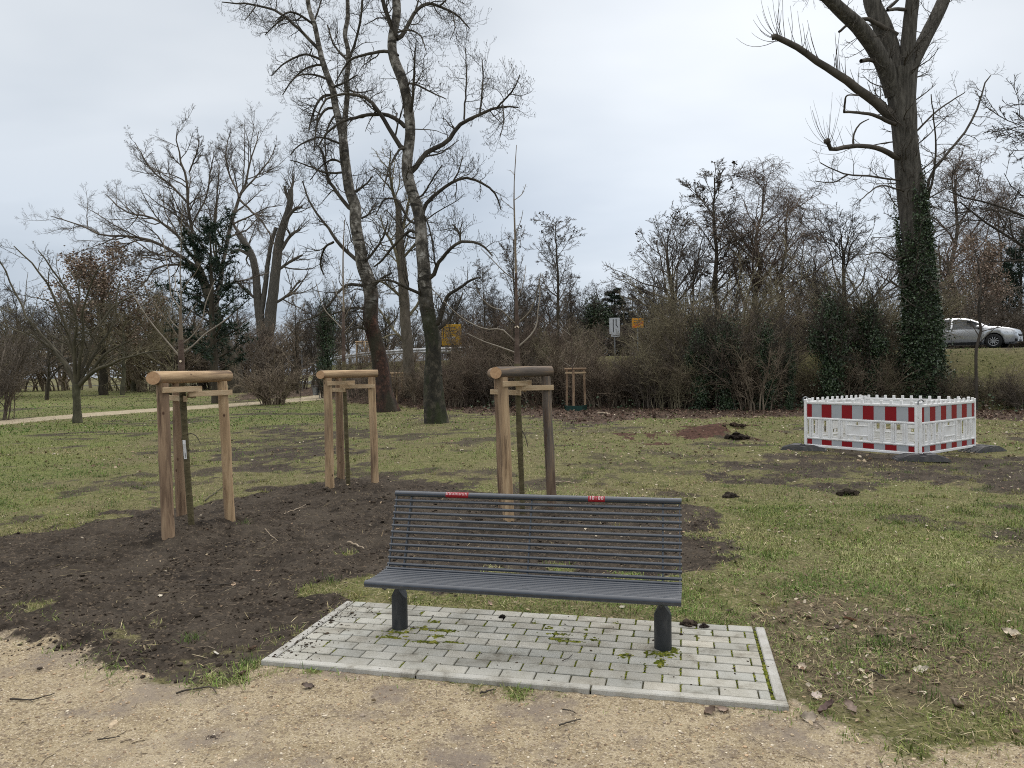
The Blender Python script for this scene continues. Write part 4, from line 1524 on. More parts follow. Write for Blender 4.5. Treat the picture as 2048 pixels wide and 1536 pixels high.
# trunk pixel traces: (points x, y, diameter px) at the tree's distance
SAPS = [
    dict(d=8.0, trunk=[(385, 1077, 13), (376, 960, 12.5), (369, 850, 12), (364, 765, 12), (362, 690, 13), (361, 640, 9), (361, 615, 6)],
         br=[[(361, 715, 6), (340, 690, 4.5), (310, 655, 4), (290, 628, 3.5), (270, 595, 3), (255, 568, 2)], [(363, 707, 5), (385, 692, 4.5), (410, 668, 4), (440, 648, 3.5), (462, 630, 2)],
             [(362, 690, 4), (388, 668, 3.5), (404, 640, 3.2), (412, 605, 3), (430, 560, 2)], [(361, 680, 4), (340, 650, 3.5), (318, 620, 3), (300, 595, 2.6), (284, 563, 2)],
             [(361, 660, 3), (345, 645, 3), (338, 630, 3), (343, 610, 2.5), (350, 570, 1.8)], [(362, 620, 5), (352, 605, 3.5), (342, 590, 3), (338, 550, 2.6), (330, 505, 2.4), (325, 470, 1.6)],
             [(362, 618, 5), (362, 575, 3.4), (360, 545, 3.2), (362, 510, 2.8), (362, 460, 2.6), (366, 400, 1.8)], [(362, 650, 3), (380, 625, 2.6), (395, 605, 2)],
             [(361, 590, 3), (375, 565, 2.6), (390, 548, 2.2), (402, 525, 1.8)], [(361, 600, 3), (352, 575, 2.4), (350, 545, 1.8)]], tag=(369, 898)),
    dict(d=10.95, trunk=[(697, 981, 9), (694, 900, 8.5), (691, 820, 8), (688, 750, 8), (687, 690, 9), (687, 640, 7), (687, 600, 5), (686, 520, 4), (689, 440, 2.5)],
         br=[[(687, 668, 4), (700, 652, 3), (712, 638, 2.6), (724, 615, 2)], [(687, 660, 3.5), (668, 640, 2.8), (650, 620, 2.4), (640, 595, 2), (632, 565, 1.6)],
             [(687, 640, 3), (702, 610, 2.4), (712, 585, 2), (722, 560, 1.4)], [(686, 600, 3), (694, 570, 2), (706, 545, 1.4)], [(686, 610, 3), (672, 585, 2), (664, 560, 1.4)], [(686, 560, 2), (680, 540, 1.5), (676, 520, 1.2)]], tag=None),
    dict(d=8.45, trunk=[(1046, 1052, 11), (1043, 960, 11), (1039, 870, 11), (1036, 790, 11), (1034, 720, 14), (1034, 650, 11), (1032, 560, 7), (1030, 470, 5), (1028, 380, 3.4), (1033, 290, 1.6)],
         br=[[(1030, 705, 4.5), (1000, 694, 4), (965, 682, 3.4), (933, 666, 2)], [(1029, 682, 5), (1010, 664, 4.5), (1000, 658, 4.2), (970, 658, 3.6), (930, 640, 3.2), (900, 615, 2.8), (865, 578, 2)],
             [(1038, 692, 5), (1060, 672, 4.5), (1073, 650, 4), (1076, 620, 3.4), (1080, 590, 3), (1078, 570, 2)], [(1032, 648, 4.5), (1012, 630, 4), (1002, 620, 3.6), (985, 615, 3.2), (965, 598, 2.8), (950, 572, 2)],
             [(1037, 645, 4.5), (1058, 625, 3.8), (1070, 600, 3.2), (1077, 570, 2.6), (1082, 545, 2)], [(1031, 560, 3.5), (1010, 545, 3), (985, 520, 2.4), (962, 497, 1.8)],
             [(1033, 600, 3), (1046, 570, 2.2), (1052, 530, 1.6)], [(1029, 400, 2.4), (1044, 388, 2), (1052, 368, 1.4)], [(1029, 420, 2), (1010, 405, 1.6), (1000, 395, 1.2)], [(1031, 470, 2.4), (1042, 440, 1.8), (1046, 420, 1.2)], [(1029, 350, 1.8), (1020, 340, 1.2)]], tag=None),
]
LEAN = [[(-.045, 0), (-.03, 0), (-.03, 0)], [(-.02, 0), (0, 0), (-.01, 0)], [(-.06, 0), (-.03, 0), (-.05, 0)]]
FL = ['three rough wooden posts with cross logs staking the tree, closest to the sandy path', 'three pale wooden posts with cross logs in front of the reddish poplar trunk', 'three wooden posts with cross logs directly behind the bench']
TL = ['slender newly planted tree with a white tag on its stem', 'slender planted tree with bare twigs in front of the leaning poplar', 'slender planted tree with tall straight leader behind the bench']
GRP = 'newly planted trees in stake frames'
for k, s in enumerate(ST):
    tops = [1.725, 1.73, 1.72]
    wm = [[MAT['wood_b'], MAT['wood_a'], MAT['wood_b']], [MAT['wood_a'], MAT['wood_a'], MAT['wood_b']], [MAT['wood_a'], MAT['wood_c'], MAT['wood_b']]][k]
    stake_frame([tuple(p) for p in s['P']], s['T'], tops, FL[k], 'tree stake frames', wm, lean=np.array(LEAN[k]), logd=(.13, .115, .125)[k], overh=(.12, .10, .08)[k], logs=((0, 1), (0, 2)))
    sp = SAPS[k]
    root = thing('young_tree', (s['T'][0], s['T'][1], gz1(*s['T'])), TL[k], 'young tree', GRP)
    tp, trd = limb(sp['trunk'], sp['d'], mseg=22)
    B = MB()
    zc = 1.62
    lo = tp[:, 2] < zc + .12
    tp[0, 2] -= .06
    nlo = max(3, int(lo.sum()) + 1)
    trd = trd * (1 + .06 * rng.normal(0, 1, len(trd))) * np.where(tp[:, 2] > 1.9, .8, 1)
    B.tubes(tp[:nlo], trd[:nlo], 12, 0)
    ks = max(nlo + 2, int(len(tp) * .66))
    B.tubes(tp[nlo - 1:ks + 1], trd[nlo - 1:ks + 1], 10, 1)
    B.tubes(tp[ks:], trd[ks:] * .9, 8, 3)
    # pruning scars
    for q in range(9):
        i = rng.integers(2, len(tp) - 4)
        dv = np.array([rng.normal(0, 1), -abs(rng.normal(0, 1)) - .2, .2]); dv /= np.linalg.norm(dv)
        p0 = tp[i] + dv * trd[i] * .7
        B.rod(p0, p0 + dv * trd[i] * .5, trd[i] * .45, trd[i] * .38, 8, 0 if i < nlo else 1, 2 if i >= nlo else 0)
    B.build('trunk', [MAT['sap_low'], MAT['sap_red'], MAT['cut_pale'], MAT['twig_brown']], root, True)
    B = MB()
    for bi, br in enumerate(sp['br']):
        d1 = sp['d'] + rng.uniform(-.45, .45)
        bp_, brd = limb(br, sp['d'], d1, 14)
        brd = brd * .72
        B.tubes(bp_, brd, 7, 0)
        # buds and short spurs
        for q in range(5):
            i = rng.integers(3, 13)
            dv = rng.normal(0, 1, 3); dv[2] += .8; dv /= np.linalg.norm(dv)
            B.rod(bp_[i], bp_[i] + dv * rng.uniform(.012, .05), brd[i] * .7, brd[i] * .35, 5)
    B.build('crown', [MAT['sap_twig']], root, True)
    if k in (0, 2):
        # small drooping twig low on the stem
        B = MB()
        tw = [(372, 870, 2.5), (383, 867, 2), (394, 874, 1.8), (401, 888, 1.4)] if k == 0 else [(1042, 858, 2.5), (1050, 872, 2), (1054, 886, 1.8), (1056, 895, 1.4)]
        q_, r_ = limb(tw, sp['d'], sp['d'] - .1, 8)
        B.tubes(q_, r_, 5)
        B.build('side_twig', MAT['twig_dark'], root, True)
    if sp['tag']:
        B = MB()
        V, F = [], []
        cols_ = [(368.0, 880, 0), (368.5, 888, .008), (369.5, 897, .0), (370.2, 908, -.003), (371.0, 918, 0)]
        for (px, py, dd) in cols_:
            c_ = P(px, py, sp['d'] - .062 - dd)
            V += [c_ - np.array([.0165, 0, 0]), c_ + np.array([.0165, 0, 0])]
        for i in range(len(cols_) - 1):
            F.append([2 * i + 2, 2 * i + 3, 2 * i + 1, 2 * i])
        B.add(V, F)
        bmod = B.build('tag', MAT['label_white'], root)
        B2 = MB()
        for q in range(9):
            py = 907 + q * .95
            c_ = P(370.4 + q * .06, py, sp['d'] - .066)
            B2.box(c_, (.012, .001, .0028 if q % 3 else .0018), None, 0)
        b2 = B2.build('print', MAT['ink'], None)
        b2.parent = bmod
        b2.location = -np.array(root.location)

# far stake frames with their young trees
FARF = [
    dict(px=(1133, 1147, 1170), py=(818, 826, 820), top=738, lab='weathered stake frame with a dark green mat at the thicket edge', tl='thin planted tree above the dark green mat', mat=True, d=30.8, tx=1144),
    dict(px=(784, 793, 805), py=(806, 808, 806), top=751, lab='stake frame half hidden behind the reddish poplar trunk', tl='thin planted tree just behind the reddish poplar trunk', mat=False, d=38.5, tx=789),
    dict(px=(714, 730, 741), py=(782, 783, 782), top=744, lab='distant stake frame seen between the posts of the second frame', tl='distant thin planted tree near the end of the side path', mat=False, d=52, tx=726),
]
for f in FARF:
    d = f['d']
    pts = [P(f['px'][0], 768, d + .5)[:2], P(f['px'][2], 768, d + .5)[:2], P(f['px'][1], 768, d - .3)[:2]]
    pp = [(pts[0][0], pts[0][1]), (pts[1][0], pts[1][1]), (pts[2][0], pts[2][1])]
    zt = P(f['px'][1], f['top'], d)[2]
    zt = max(zt, gz1(*pp[2]) + 1.55)
    rt = stake_frame(pp, P(f['tx'], 768, d)[:2], [zt] * 3, f['lab'], 'tree stake frames', [MAT['wood_b' if f['mat'] else 'wood_a']] * 3, dias=(.10, .10, .10), logd=.10, overh=.1, far=True, logs=((0, 1),), boards=False)
    B = MB()
    c_ = (np.array(pp[0]) + np.array(pp[1])) / 2
    dz = zt - .16
    B.box((c_[0], c_[1] - .07, dz), (abs(pp[1][0] - pp[0][0]) + .1, .02, .07), None)
    B.build('tie_board', MAT['board'], rt)
    if f['mat']:
        B = MB()
        gzm = gz1(*pp[2])
        ring = [np.array([pp[0][0] - .08, pp[0][1] + .1]), np.array([pp[2][0] - .25, pp[2][1] - .1]), np.array([pp[2][0] + .35, pp[2][1] - .1]), np.array([pp[1][0] + .08, pp[1][1] + .1])]
        for a_, b_ in zip(ring[:-1], ring[1:]):
            mid = (a_ + b_) / 2; dv = b_ - a_; ln = np.linalg.norm(dv); dv /= ln
            R = np.array([[dv[0], -dv[1], 0], [dv[1], dv[0], 0], [0, 0, 1.0]])
            B.box((mid[0], mid[1], gzm + .09), (ln, .02, .24), R, .004)
        B.build('watering_mat', MAT['green_mat'], rt)
    tx = P(f['tx'], 768, d)
    g = gz1(tx[0], tx[1])
    root = thing('young_tree', (tx[0], tx[1], g), f['tl'], 'young tree', GRP)
    B = MB()
    h = rng.uniform(3.4, 4.2)
    q_ = smooth_pts(np.array([[tx[0], tx[1], g - .1], [tx[0] + .03, tx[1], g + 1.5], [tx[0] - .02, tx[1], g + h]]), 12)
    B.tubes(q_, np.linspace(.035, .008, 12), 6)
    B.build('trunk', MAT['sap_red'], root, True)
    B = MB()
    for q in range(9):
        i = rng.integers(6, 11)
        dv = np.array([rng.normal(0, 1), rng.normal(0, 1), 1.3]); dv /= np.linalg.norm(dv)
        e = q_[i] + dv * rng.uniform(.5, 1.0)
        B.tubes(smooth_pts(np.array([q_[i], (q_[i] + e) / 2 + [0, 0, -.08], e]), 6), np.linspace(.012, .005, 6), 4)
    B.build('crown', MAT['sap_twig'], root, True)

# ------------------------------------------------------------------ barrier fence round a dug hole
MAT['plastic'] = nmat('white_plastic', [(.27, (.50, .46, .40)), (.40, (.70, .69, .67)), (.52, (.79, .79, .78)), (.7, (.82, .82, .82))], 3.2, .5, spec=.4)
MAT['ret_red'] = nmat('reflective_red', [(.3, (.215, .004, .008)), (.7, (.26, .007, .011))], 5, .4)
MAT['ret_grey'] = nmat('reflective_grey', [(.3, (.34, .36, .38)), (.7, (.40, .42, .44))], 5, .4)
MAT['rubber'] = nmat('recycled_foot', [(.3, (.05, .05, .052)), (.5, (.085, .084, .085)), (.75, (.15, .14, .13))], 7, .8, .3, 40)
MAT['galv'] = nmat('galvanised', [(.3, (.18, .19, .2)), (.7, (.32, .33, .34))], 12, .45, metal=.6)
AB = math.radians(54.7)
LP = 2.29
FZ0 = .085
dirAB = np.array([math.cos(AB), -math.sin(AB)])
dirBC = np.array([math.sin(AB), math.cos(AB)])
Bc = G(1838, 921)[:2]
Ac = Bc - dirAB * LP
Cc = Bc + dirBC * LP
Dc = Ac + dirBC * LP


def panel(p0, p1, label):
    """portable barrier board: p0 to p1 seen from outside, left to right"""
    p0, p1 = np.asarray(p0), np.asarray(p1)
    d = p1 - p0
    ln = np.linalg.norm(d) - .05
    c_ = (p0 + p1) / 2
    root = thing('barrier', (c_[0], c_[1], gz1(*c_) * .4 + FZ0), label, 'barrier', 'barrier panels round the dug hole', rz=math.atan2(d[1], d[0]))
    h = ln / 2
    B = MB()    # frame: posts and rails (local x along, y = away from viewer, z up)
    for s in (-1, 1):
        B.box((s * (h - .022), 0, .47), (.044, .05, 1.0), None, .008)
    for z, t in ((.025, .05), (.185, .035), (.585, .04), (.905, .05)):
        B.box((0, 0, z), (2 * h - .09, .042, t), None, .008)
    B.build('frame', MAT['plastic'], root, False, True)
    B = MB()
    for k in range(12):
        x = -h + .10 + (2 * h - .20) * k / 11
        B.box((x, 0, .955), (.052, .036, .075), None, .006)
    B.box((0, 0, .923), (2 * h - .16, .03, .012), None, 0)
    B.build('teeth', MAT['plastic'], root, False, True)
    for nm, z0, z1 in (('upper_band', .605, .880), ('lower_band', .052, .166)):
        B = MB()
        B.box((0, .004, (z0 + z1) / 2), (2 * h - .092, .018, z1 - z0), None, 0, 2)
        n = 10
        w_ = (2 * h - .10) / n
        # half, whole ... whole, half: red, grey, red ...
        edges = [-h + .05] + [-h + .05 + w_ * (k + .5) for k in range(n)] + [h - .05]
        for k in range(n + 1):
            B.box(((edges[k] + edges[k + 1]) / 2, -.0065, (z0 + z1) / 2), (edges[k + 1] - edges[k], .004, z1 - z0 - .012), None, 0, 0 if k % 2 == 0 else 1)
        B.build(nm, [MAT['ret_red'], MAT['ret_grey'], MAT['plastic']], root, False, True)
    B = MB()
    z0, z1 = .203, .565
    ng = 10
    for k in range(ng):
        x = -h + .07 + (2 * h - .14) * (k + .5) / ng
        pw = (2 * h - .14) / ng
        if k in (4, 5):
            continue
        # fluted slat of three ribs leaving a slot beside it
        for q in range(3):
            B.box((x - pw * .2 + (q - 1) * pw * .165, -.009 if q == 1 else 0, (z0 + z1) / 2), (pw * .15, .03, z1 - z0), None, .006)
        B.box((x + pw * .29, 0, z0 + .02), (pw * .44, .02, .04), None, 0)
    for z in (z0 + .006, z1 - .006):
        B.box((0, .004, z), (2 * h - .10, .02, .014), None, 0)
    for x in (-.30 * .8, .30 * .8):
        B.box((x * .92, 0, (z0 + z1) / 2), (.05, .026, z1 - z0), None, .005)
    B.build('slats', MAT['plastic'], root, False, True)
    B = MB()
    B.box((0, -.004, .39), (.40, .022, .19), None, .006)
    for z in (.485, .295):
        B.box((0, -.012, z), (.42, .022, .02), None, .004)
    for x in (-.14, .0, .14):
        B.box((x, 0, .24), (.07, .022, .08), None, .004)
    for x in (-.1, .1):
        B.box((x, 0, .53), (.09, .022, .075), None, .004)
    B.build('name_plate', MAT['plastic'], root, False, True)
    return root


panel(Ac, Bc, 'front left red and white plastic barrier panel of the square enclosure')
panel(Bc, Cc, 'front right red and white plastic barrier panel of the square enclosure')
panel(Dc, Ac, 'rear left white plastic barrier panel of the square enclosure, seen over the front')
panel(Cc, Dc, 'rear right white plastic barrier panel of the square enclosure, seen over the front')


def foot(p, ang, label):
    root = thing('ballast_block', (p[0], p[1], gz1(*p) - .01), label, 'barrier foot', 'dark plastic feet of the barrier', rz=ang)
    B = MB()
    hx, hy, h = .43, .20, .125
    # wedge shaped ends
    prof = [(-hx, .0), (-hx, .03), (-hx + .22, h), (-.06, h), (-.055, h - .03), (.055, h - .03), (.06, h), (hx - .22, h), (hx, .03), (hx, .0)]
    n = len(prof)
    V = [[x, -hy, z] for x, z in prof] + [[x, hy, z] for x, z in prof]
    F = [[i, i + 1, n + i + 1, n + i][::-1] for i in range(n - 1)]
    B.add(V, F)
    B.add(V, [list(range(n)), list(range(n, 2 * n))[::-1]])
    B.build('body', MAT['rubber'], root, False, True)
    B = MB()
    for s in (-1, 1):
        for k in range(4):
            y = -hy + .05 + k * .093
            a0 = np.array([s * (hx - .02), y, .048]); a1 = np.array([s * (hx - .20), y, .108])
            B.rod(a0, a1, .015, .015, 6)
        B.rod((s * (hx - .19), -hy + .04, .103), (s * (hx - .19), hy - .04, .103), .008, .008, 6)
    B.rod((-hx + .19, 0, .098), (hx - .19, 0, .098), .009, .009, 6)
    B.build('grip_rib', MAT['rubber'], root, False, True)
    B = MB()
    B.box((0, 0, h - .02), (.07, .09, .04), None, .004)
    B.build('socket', MAT['rubber'], root, False, True)


foot(Bc + np.array([.02, -.02]), math.radians(-15), 'dark plastic barrier foot under the near corner of the enclosure')
foot(Ac + np.array([-.02, -.02]), math.radians(-28), 'dark plastic barrier foot under the far left corner of the enclosure')
foot(Cc + np.array([.10, -.05]), math.radians(22), 'dark plastic barrier foot under the right corner of the enclosure')
# hook at the near corner and at the left corner
for (p, lab) in ((Bc, 'bent grey metal coupling hook on top of the near barrier corner'), (Ac, 'bent grey metal coupling hook on the left barrier corner')):
    B = MB()
    z = gz1(*p) * .4 + FZ0 + .985
    q_ = smooth_pts(np.array([[p[0] - .03, p[1] - .03, z - .06], [p[0] - .025, p[1] - .035, z + .01], [p[0] + .03, p[1] - .03, z + .03], [p[0] + .085, p[1] - .01, z - .01]]), 9)
    B.tubes(q_, np.full(9, .011), 6, cap=True)
    tag(B.build('coupling_hook', MAT['galv'], smooth=True), lab, 'hook', 'barrier coupling hooks')

# ------------------------------------------------------------------ single things lying about
def stick(pts, r, label, mat='twig_dark', forks=2, name='fallen_twig', lift=.006):
    w_ = [np.array([*Gt(px, py)]) for px, py in pts]
    for q in w_:
        if pad_sd(q[0], q[1]) > 0:
            q[2] = PADZ
    w_ = np.array(w_); w_[:, 2] += r + lift
    q_ = smooth_pts(w_, 10)
    q_[1:-1, 2] += np.abs(rng.normal(0, r * .6, 8))
    B = MB()
    B.tubes(q_, np.linspace(r, r * .5, 10), 6, cap=True)
    for k in range(forks):
        i = rng.integers(2, 8)
        d = q_[min(i + 1, 9)] - q_[i]
        d = d / (np.linalg.norm(d) + 1e-9)
        s = np.array([-d[1], d[0], .25]) * rng.choice([-1, 1])
        ln = np.linalg.norm(q_[-1] - q_[0]) * rng.uniform(.15, .35)
        e = q_[i] + (d + s * .8) * ln * .7
        e[2] = max(e[2] - .2 * ln, q_[i][2] - r * .5)
        B.tubes(np.stack([q_[i], (q_[i] + e) / 2 + [0, 0, .004], e]), np.linspace(r * .6, r * .3, 3), 5)
    tag(B.build(name, MAT[mat], smooth=True), label, 'twig', 'twigs lying on the ground')


MAT['stick_pale'] = nmat('stick_pale', [(.3, (.20, .15, .10)), (.7, (.42, .35, .26))], 8, .85)
stick([(1118, 1455), (1135, 1450), (1162, 1443)], .0045, 'dark forked twig on the sandy path below the bench', forks=2)
stick([(20, 1402), (60, 1405), (95, 1396), (110, 1390)], .005, 'long thin dark twig on the sandy path at the left', forks=1)
stick([(352, 1392), (385, 1384), (420, 1382), (432, 1390)], .0055, 'dark crooked twig lying where dark soil meets the path', forks=2)
stick([(195, 1486), (222, 1482), (240, 1478)], .004, 'short dark twig beside the damp stain on the path', forks=1)
stick([(530, 1062), (542, 1075), (556, 1085)], .006, 'pale straight twig on the dark soil beside the staked tree', 'stick_pale', 0)
stick([(568, 1030), (590, 1022), (612, 1012)], .006, 'pale bent twig on the dark soil between two stake frames', 'stick_pale', 1)
stick([(696, 1090), (712, 1096), (728, 1101)], .012, 'pale split wood chip on the soil left of the bench', 'stick_pale', 0)
stick([(410, 1004), (428, 990), (446, 976)], .008, 'dark stick leaning toward the right post of the near frame', forks=0)
stick([(1110, 967), (1130, 968), (1150, 970)], .012, 'pale stick on the soil behind the top of the bench', 'stick_pale', 0)
stick([(1195, 829), (1208, 830), (1222, 832)], .04, 'short pale log lying near the thicket', 'stick_pale', 0, 'fallen_log')
stick([(1740, 1345), (1757, 1356), (1772, 1364)], .006, 'dark bent twig in the grass right of the paving', forks=1)
stick([(1125, 1425), (1140, 1428), (1150, 1430)], .004, 'tiny dark twig on the path under the kerb', forks=0)
stick([(1125, 1352), (1138, 1345), (1146, 1335)], .003, 'tiny curved brown twig on the paving under the bench', forks=0)
stick([(960, 1392), (978, 1390), (992, 1386)], .006, 'dark scrap of bark on the path below the kerb', forks=1)
stick([(390, 1175), (440, 1172), (490, 1163)], .005, 'long thin twig across the dark soil', forks=2)
stick([(820, 1280), (1, 1)][:1] + [(836, 1283), (850, 1280)], .002, 'hair thin dark twig on the left of the paving', forks=0)


def big_leaf(px, py, size, col, label, tilt=.3, curl=1.4):
    p = Gt(px, py)
    if pad_sd(p[0], p[1]) > 0:
        p[2] = PADZ
    B = MB()
    # 5x3 curled sheet with a stalk
    nu, nv = 9, 5
    V = []
    yaw = rng.random() * 6.28
    curl = curl * rng.uniform(.35, .9)
    R = rotm(np.array([yaw]), np.array([rng.normal(0, tilt)]), np.array([rng.normal(0, tilt)]))[0]
    for i in range(nu):
        t = i / (nu - 1)
        wd = math.sin(PI * min(1, t * 1.02)) ** .7 * .33 * (1 + .28 * math.sin(t * 17 + yaw))
        for j in range(nv):
            s = (j / (nv - 1) - .5) * 2
            V.append([t - .5, s * wd, curl * (s * s * .14 + (t - .5) ** 2 * .25) + .02 * rng.normal()])
    V = np.array(V) * size
    F = [[i * nv + j, i * nv + j + 1, (i + 1) * nv + j + 1, (i + 1) * nv + j] for i in range(nu - 1) for j in range(nv - 1)]
    V = V @ R.T
    V[:, 2] -= V[:, 2].min()
    c = np.array(col) * (1 + .15 * rng.normal(0, 1, (len(V), 1)))
    B.add(V + p + [0, 0, .002], F, 0, np.clip(c, .01, .9))
    tag(B.build('fallen_leaf', MAT['leaf'], smooth=True, usecol=True), label, 'leaf', 'large dead leaves near the bench')


for (px, py, s, col, lab) in (
        (505, 1303, .085, (.30, .20, .145), 'large curled pinkish brown leaf at the left corner of the paving'),
        (432, 1312, .055, (.62, .58, .5), 'small white curled leaf on the dark soil near the paving corner'),
        (468, 1171, .055, (.34, .25, .17), 'tan leaf on the dark soil left of the paving'),
        (320, 1195, .04, (.5, .45, .36), 'pale shrivelled leaf in the middle of the dark soil'),
        (550, 1192, .05, (.5, .43, .33), 'pale leaf on the soil beside the back edge of the paving'),
        (485, 1352, .075, (.16, .11, .085), 'dark brown leaf where the soil meets the sandy path'),
        (1618, 1440, .085, (.32, .27, .21), 'round pale leaf at the front right corner of the paving'),
        (1655, 1428, .10, (.12, .08, .07), 'dark crumpled leaf beside the round pale leaf'),
        (1700, 1424, .08, (.20, .15, .12), 'brown leaf right of the dark crumpled leaf'),
        (1632, 1398, .07, (.45, .38, .33), 'pale torn leaf in the worn grass by the paving'),
        (1605, 1340, .07, (.40, .33, .25), 'long pale leaf on the grass along the right kerb'),
        (1843, 1345, .085, (.42, .37, .29), 'cream oval leaf on the worn grass right of the paving'),
        (1700, 1243, .08, (.34, .19, .12), 'rusty brown leaf on the grass behind the right kerb'),
        (1905, 1178, .075, (.44, .37, .26), 'pale leaf in the green grass at the right'),
        (2022, 1272, .11, (.50, .43, .33), 'large cream crumpled leaf near the right edge of the lawn'),
        (1912, 1415, .10, (.28, .22, .17), 'grey brown leaf in the worn grass near the path'),
        (1770, 1112, .05, (.40, .34, .25), 'small pale leaf in the grass in front of the barrier'),
        (1660, 1262, .06, (.16, .11, .085), 'dark leaf on bare earth right of the paving'),
        (1510, 1212, .075, (.36, .27, .21), 'pinkish leaf behind the right rear corner of the paving'),
        (1460, 1225, .07, (.32, .25, .19), 'brown leaf on the grass just behind the paving'),
        (980, 1211, .055, (.34, .24, .19), 'brown leaf lying on the rear edge of the paving'),
        (1420, 1428, .07, (.16, .115, .085), 'dark leaf scrap below the front kerb at the right'),
        (1445, 1424, .06, (.24, .18, .14), 'brown leaf scrap below the front kerb at the right'),
        (615, 1378, .07, (.10, .075, .06), 'dark trampled leaf pressed in the sandy path'),
        (1245, 1218, .05, (.5, .46, .38), 'pale leaf at the rear edge of the paving under the seat')):
    big_leaf(px, py, s, col, lab)


def clod(px, py, w_, h_, col, label, name='soil_clod', n=40, z0=None):
    p = Gt(px, py)
    if pad_sd(p[0], p[1]) > 0:
        p[2] = PADZ
    B = MB()
    a = rng.random(n) * 2 * PI
    r = rng.random(n) ** .7
    sz = h_ * (.35 + .5 * rng.random(n)) * (1.1 - .5 * r)
    pos = np.stack([p[0] + w_ * r * np.cos(a), p[1] + w_ * .6 * r * np.sin(a), p[2] + h_ * .75 * (1 - r) ** 1.0 + sz * .15], 1)
    lumps(B, pos, sz, pick([col], n, .45), .45, .85)
    lumps(B, np.array([p]), np.array([h_ * .9]), np.array([col]), .3, .8)
    tag(B.build(name, MAT['soilclod'], usecol=True), label, 'clod of earth', 'clods of earth')


clod(1378, 1272, .062, .028, (.05, .038, .028), 'dark crumbly clod of earth on the paving beside the right bench leg')
clod(1408, 1276, .028, .02, (.045, .034, .03), 'small dark crumb of earth beside the clod on the paving')
clod(1472, 879, .28, .12, (.026, .02, .016), 'blackish sod lying before the reddish mulch heap')
clod(1470, 852, .30, .07, (.035, .024, .018), 'dark earth crown on top of the reddish mulch heap')
clod(425, 1478, .05, .006, (.12, .095, .08), 'flat dark clot of earth trodden into the sandy path')
clod(1460, 995, .12, .05, (.035, .028, .022), 'dark lump of earth in the grass before the barrier')
clod(1695, 990, .16, .06, (.03, .024, .018), 'dark mole heap in the lawn in front of the barrier')
clod(1005, 1257, .02, .016, (.02, .017, .014), 'small black lump of earth on the paving under the seat')
# ------------------------------------------------------------------ branching
def grow(Pp, R, n, tr, ang, lr, mseg, up=0.0, jit=.12, rr=.55, taper=.35, rmin=.004, tdec=.5, angsd=.2, absl=False, flat=None, bias=None):
    """children of many branches at once. lr: length range (of the parent's length, or metres when absl)"""
    Np, mp_ = Pp.shape[:2]
    if Np == 0:
        return np.zeros((0, mseg, 3)), np.zeros((0, mseg))
    seg = np.linalg.norm(np.diff(Pp, axis=1), axis=2)
    Ln = seg.sum(1)
    idx = np.repeat(np.arange(Np), n)
    k = np.tile(np.arange(n), Np)
    nn = len(idx)
    t = tr[0] + (tr[1] - tr[0]) * (k + rng.random(nn)) / n
    f = t * (mp_ - 1)
    i = np.clip(np.floor(f).astype(int), 0, mp_ - 2)
    w_ = (f - i)[:, None]
    p = Pp[idx, i] * (1 - w_) + Pp[idx, i + 1] * w_
    T = Pp[idx, i + 1] - Pp[idx, i]
    T /= np.linalg.norm(T, axis=1, keepdims=True) + 1e-9
    r = R[idx, i] * (1 - w_[:, 0]) + R[idx, i + 1] * w_[:, 0]
    q = rng.normal(0, 1, (nn, 3))
    if bias is not None:
        q = q + np.asarray(bias)
    q -= T * np.sum(q * T, 1, keepdims=True)
    q /= np.linalg.norm(q, axis=1, keepdims=True) + 1e-9
    a = np.clip(ang + rng.normal(0, angsd, nn), .15, 2.2)[:, None]
    d = np.cos(a) * T + np.sin(a) * q
    ln = (lr[0] + (lr[1] - lr[0]) * rng.random(nn)) * (1 if absl else Ln[idx]) * (1 - tdec * (t - tr[0]) / (tr[1] - tr[0] + 1e-6))
    st = (ln / (mseg - 1))[:, None]
    out = np.zeros((nn, mseg, 3))
    out[:, 0] = p
    u = np.zeros((nn, 3))
    u[:, 2] = 1
    for s in range(1, mseg):
        d = d + u * up + rng.normal(0, jit, (nn, 3))
        d /= np.linalg.norm(d, axis=1, keepdims=True) + 1e-9
        out[:, s] = out[:, s - 1] + d * st
    r0 = np.clip(np.minimum(r * rr, ln * .022 + rmin), rmin, None)
    RR = r0[:, None] * np.linspace(1, taper, mseg)[None]
    return out, np.maximum(RR, rmin * .7)


def put(B, Pp, R, mat=0, sides=None):
    if len(Pp) == 0:
        return
    if sides is None:
        big = R[:, 0] > .05
        mid = (R[:, 0] > .02) & ~big
        sm = ~big & ~mid
        for s_, k in ((7, big), (5, mid), (3, sm)):
            if k.any():
                B.tubes(Pp[k], R[k], s_, mat)
    else:
        B.tubes(Pp, R, sides, mat)


def stack(lims):
    return np.stack([a for a, _ in lims]), np.stack([b_ for _, b_ in lims])


def leafcloud(B, pos, size, pal, tilt=1.2, mat=0, var=.35):
    """flat four-point leaves"""
    n = len(pos)
    if n == 0:
        return
    R = rotm(rng.random(n) * 2 * PI, rng.normal(0, tilt, n), rng.normal(0, tilt, n))
    T = np.array([[-.5, 0, 0], [0, -.36, .08], [.5, 0, 0], [0, .36, .08]])
    V = np.einsum('nij,kj->nki', R, T) * size[:, None, None] + pos[:, None, :]
    F = np.arange(n * 4).reshape(-1, 4)
    B.add(V.reshape(-1, 3), F, mat, np.repeat(pick(pal, n, var)[:, None, :], 4, 1).reshape(-1, 3))


PAL_IVY = [(.026, .048, .020), (.042, .072, .030), (.065, .10, .045), (.016, .03, .013), (.085, .115, .062)]
PAL_PINE = [(.012, .026, .014), (.020, .040, .022), (.030, .055, .032), (.010, .02, .012)]


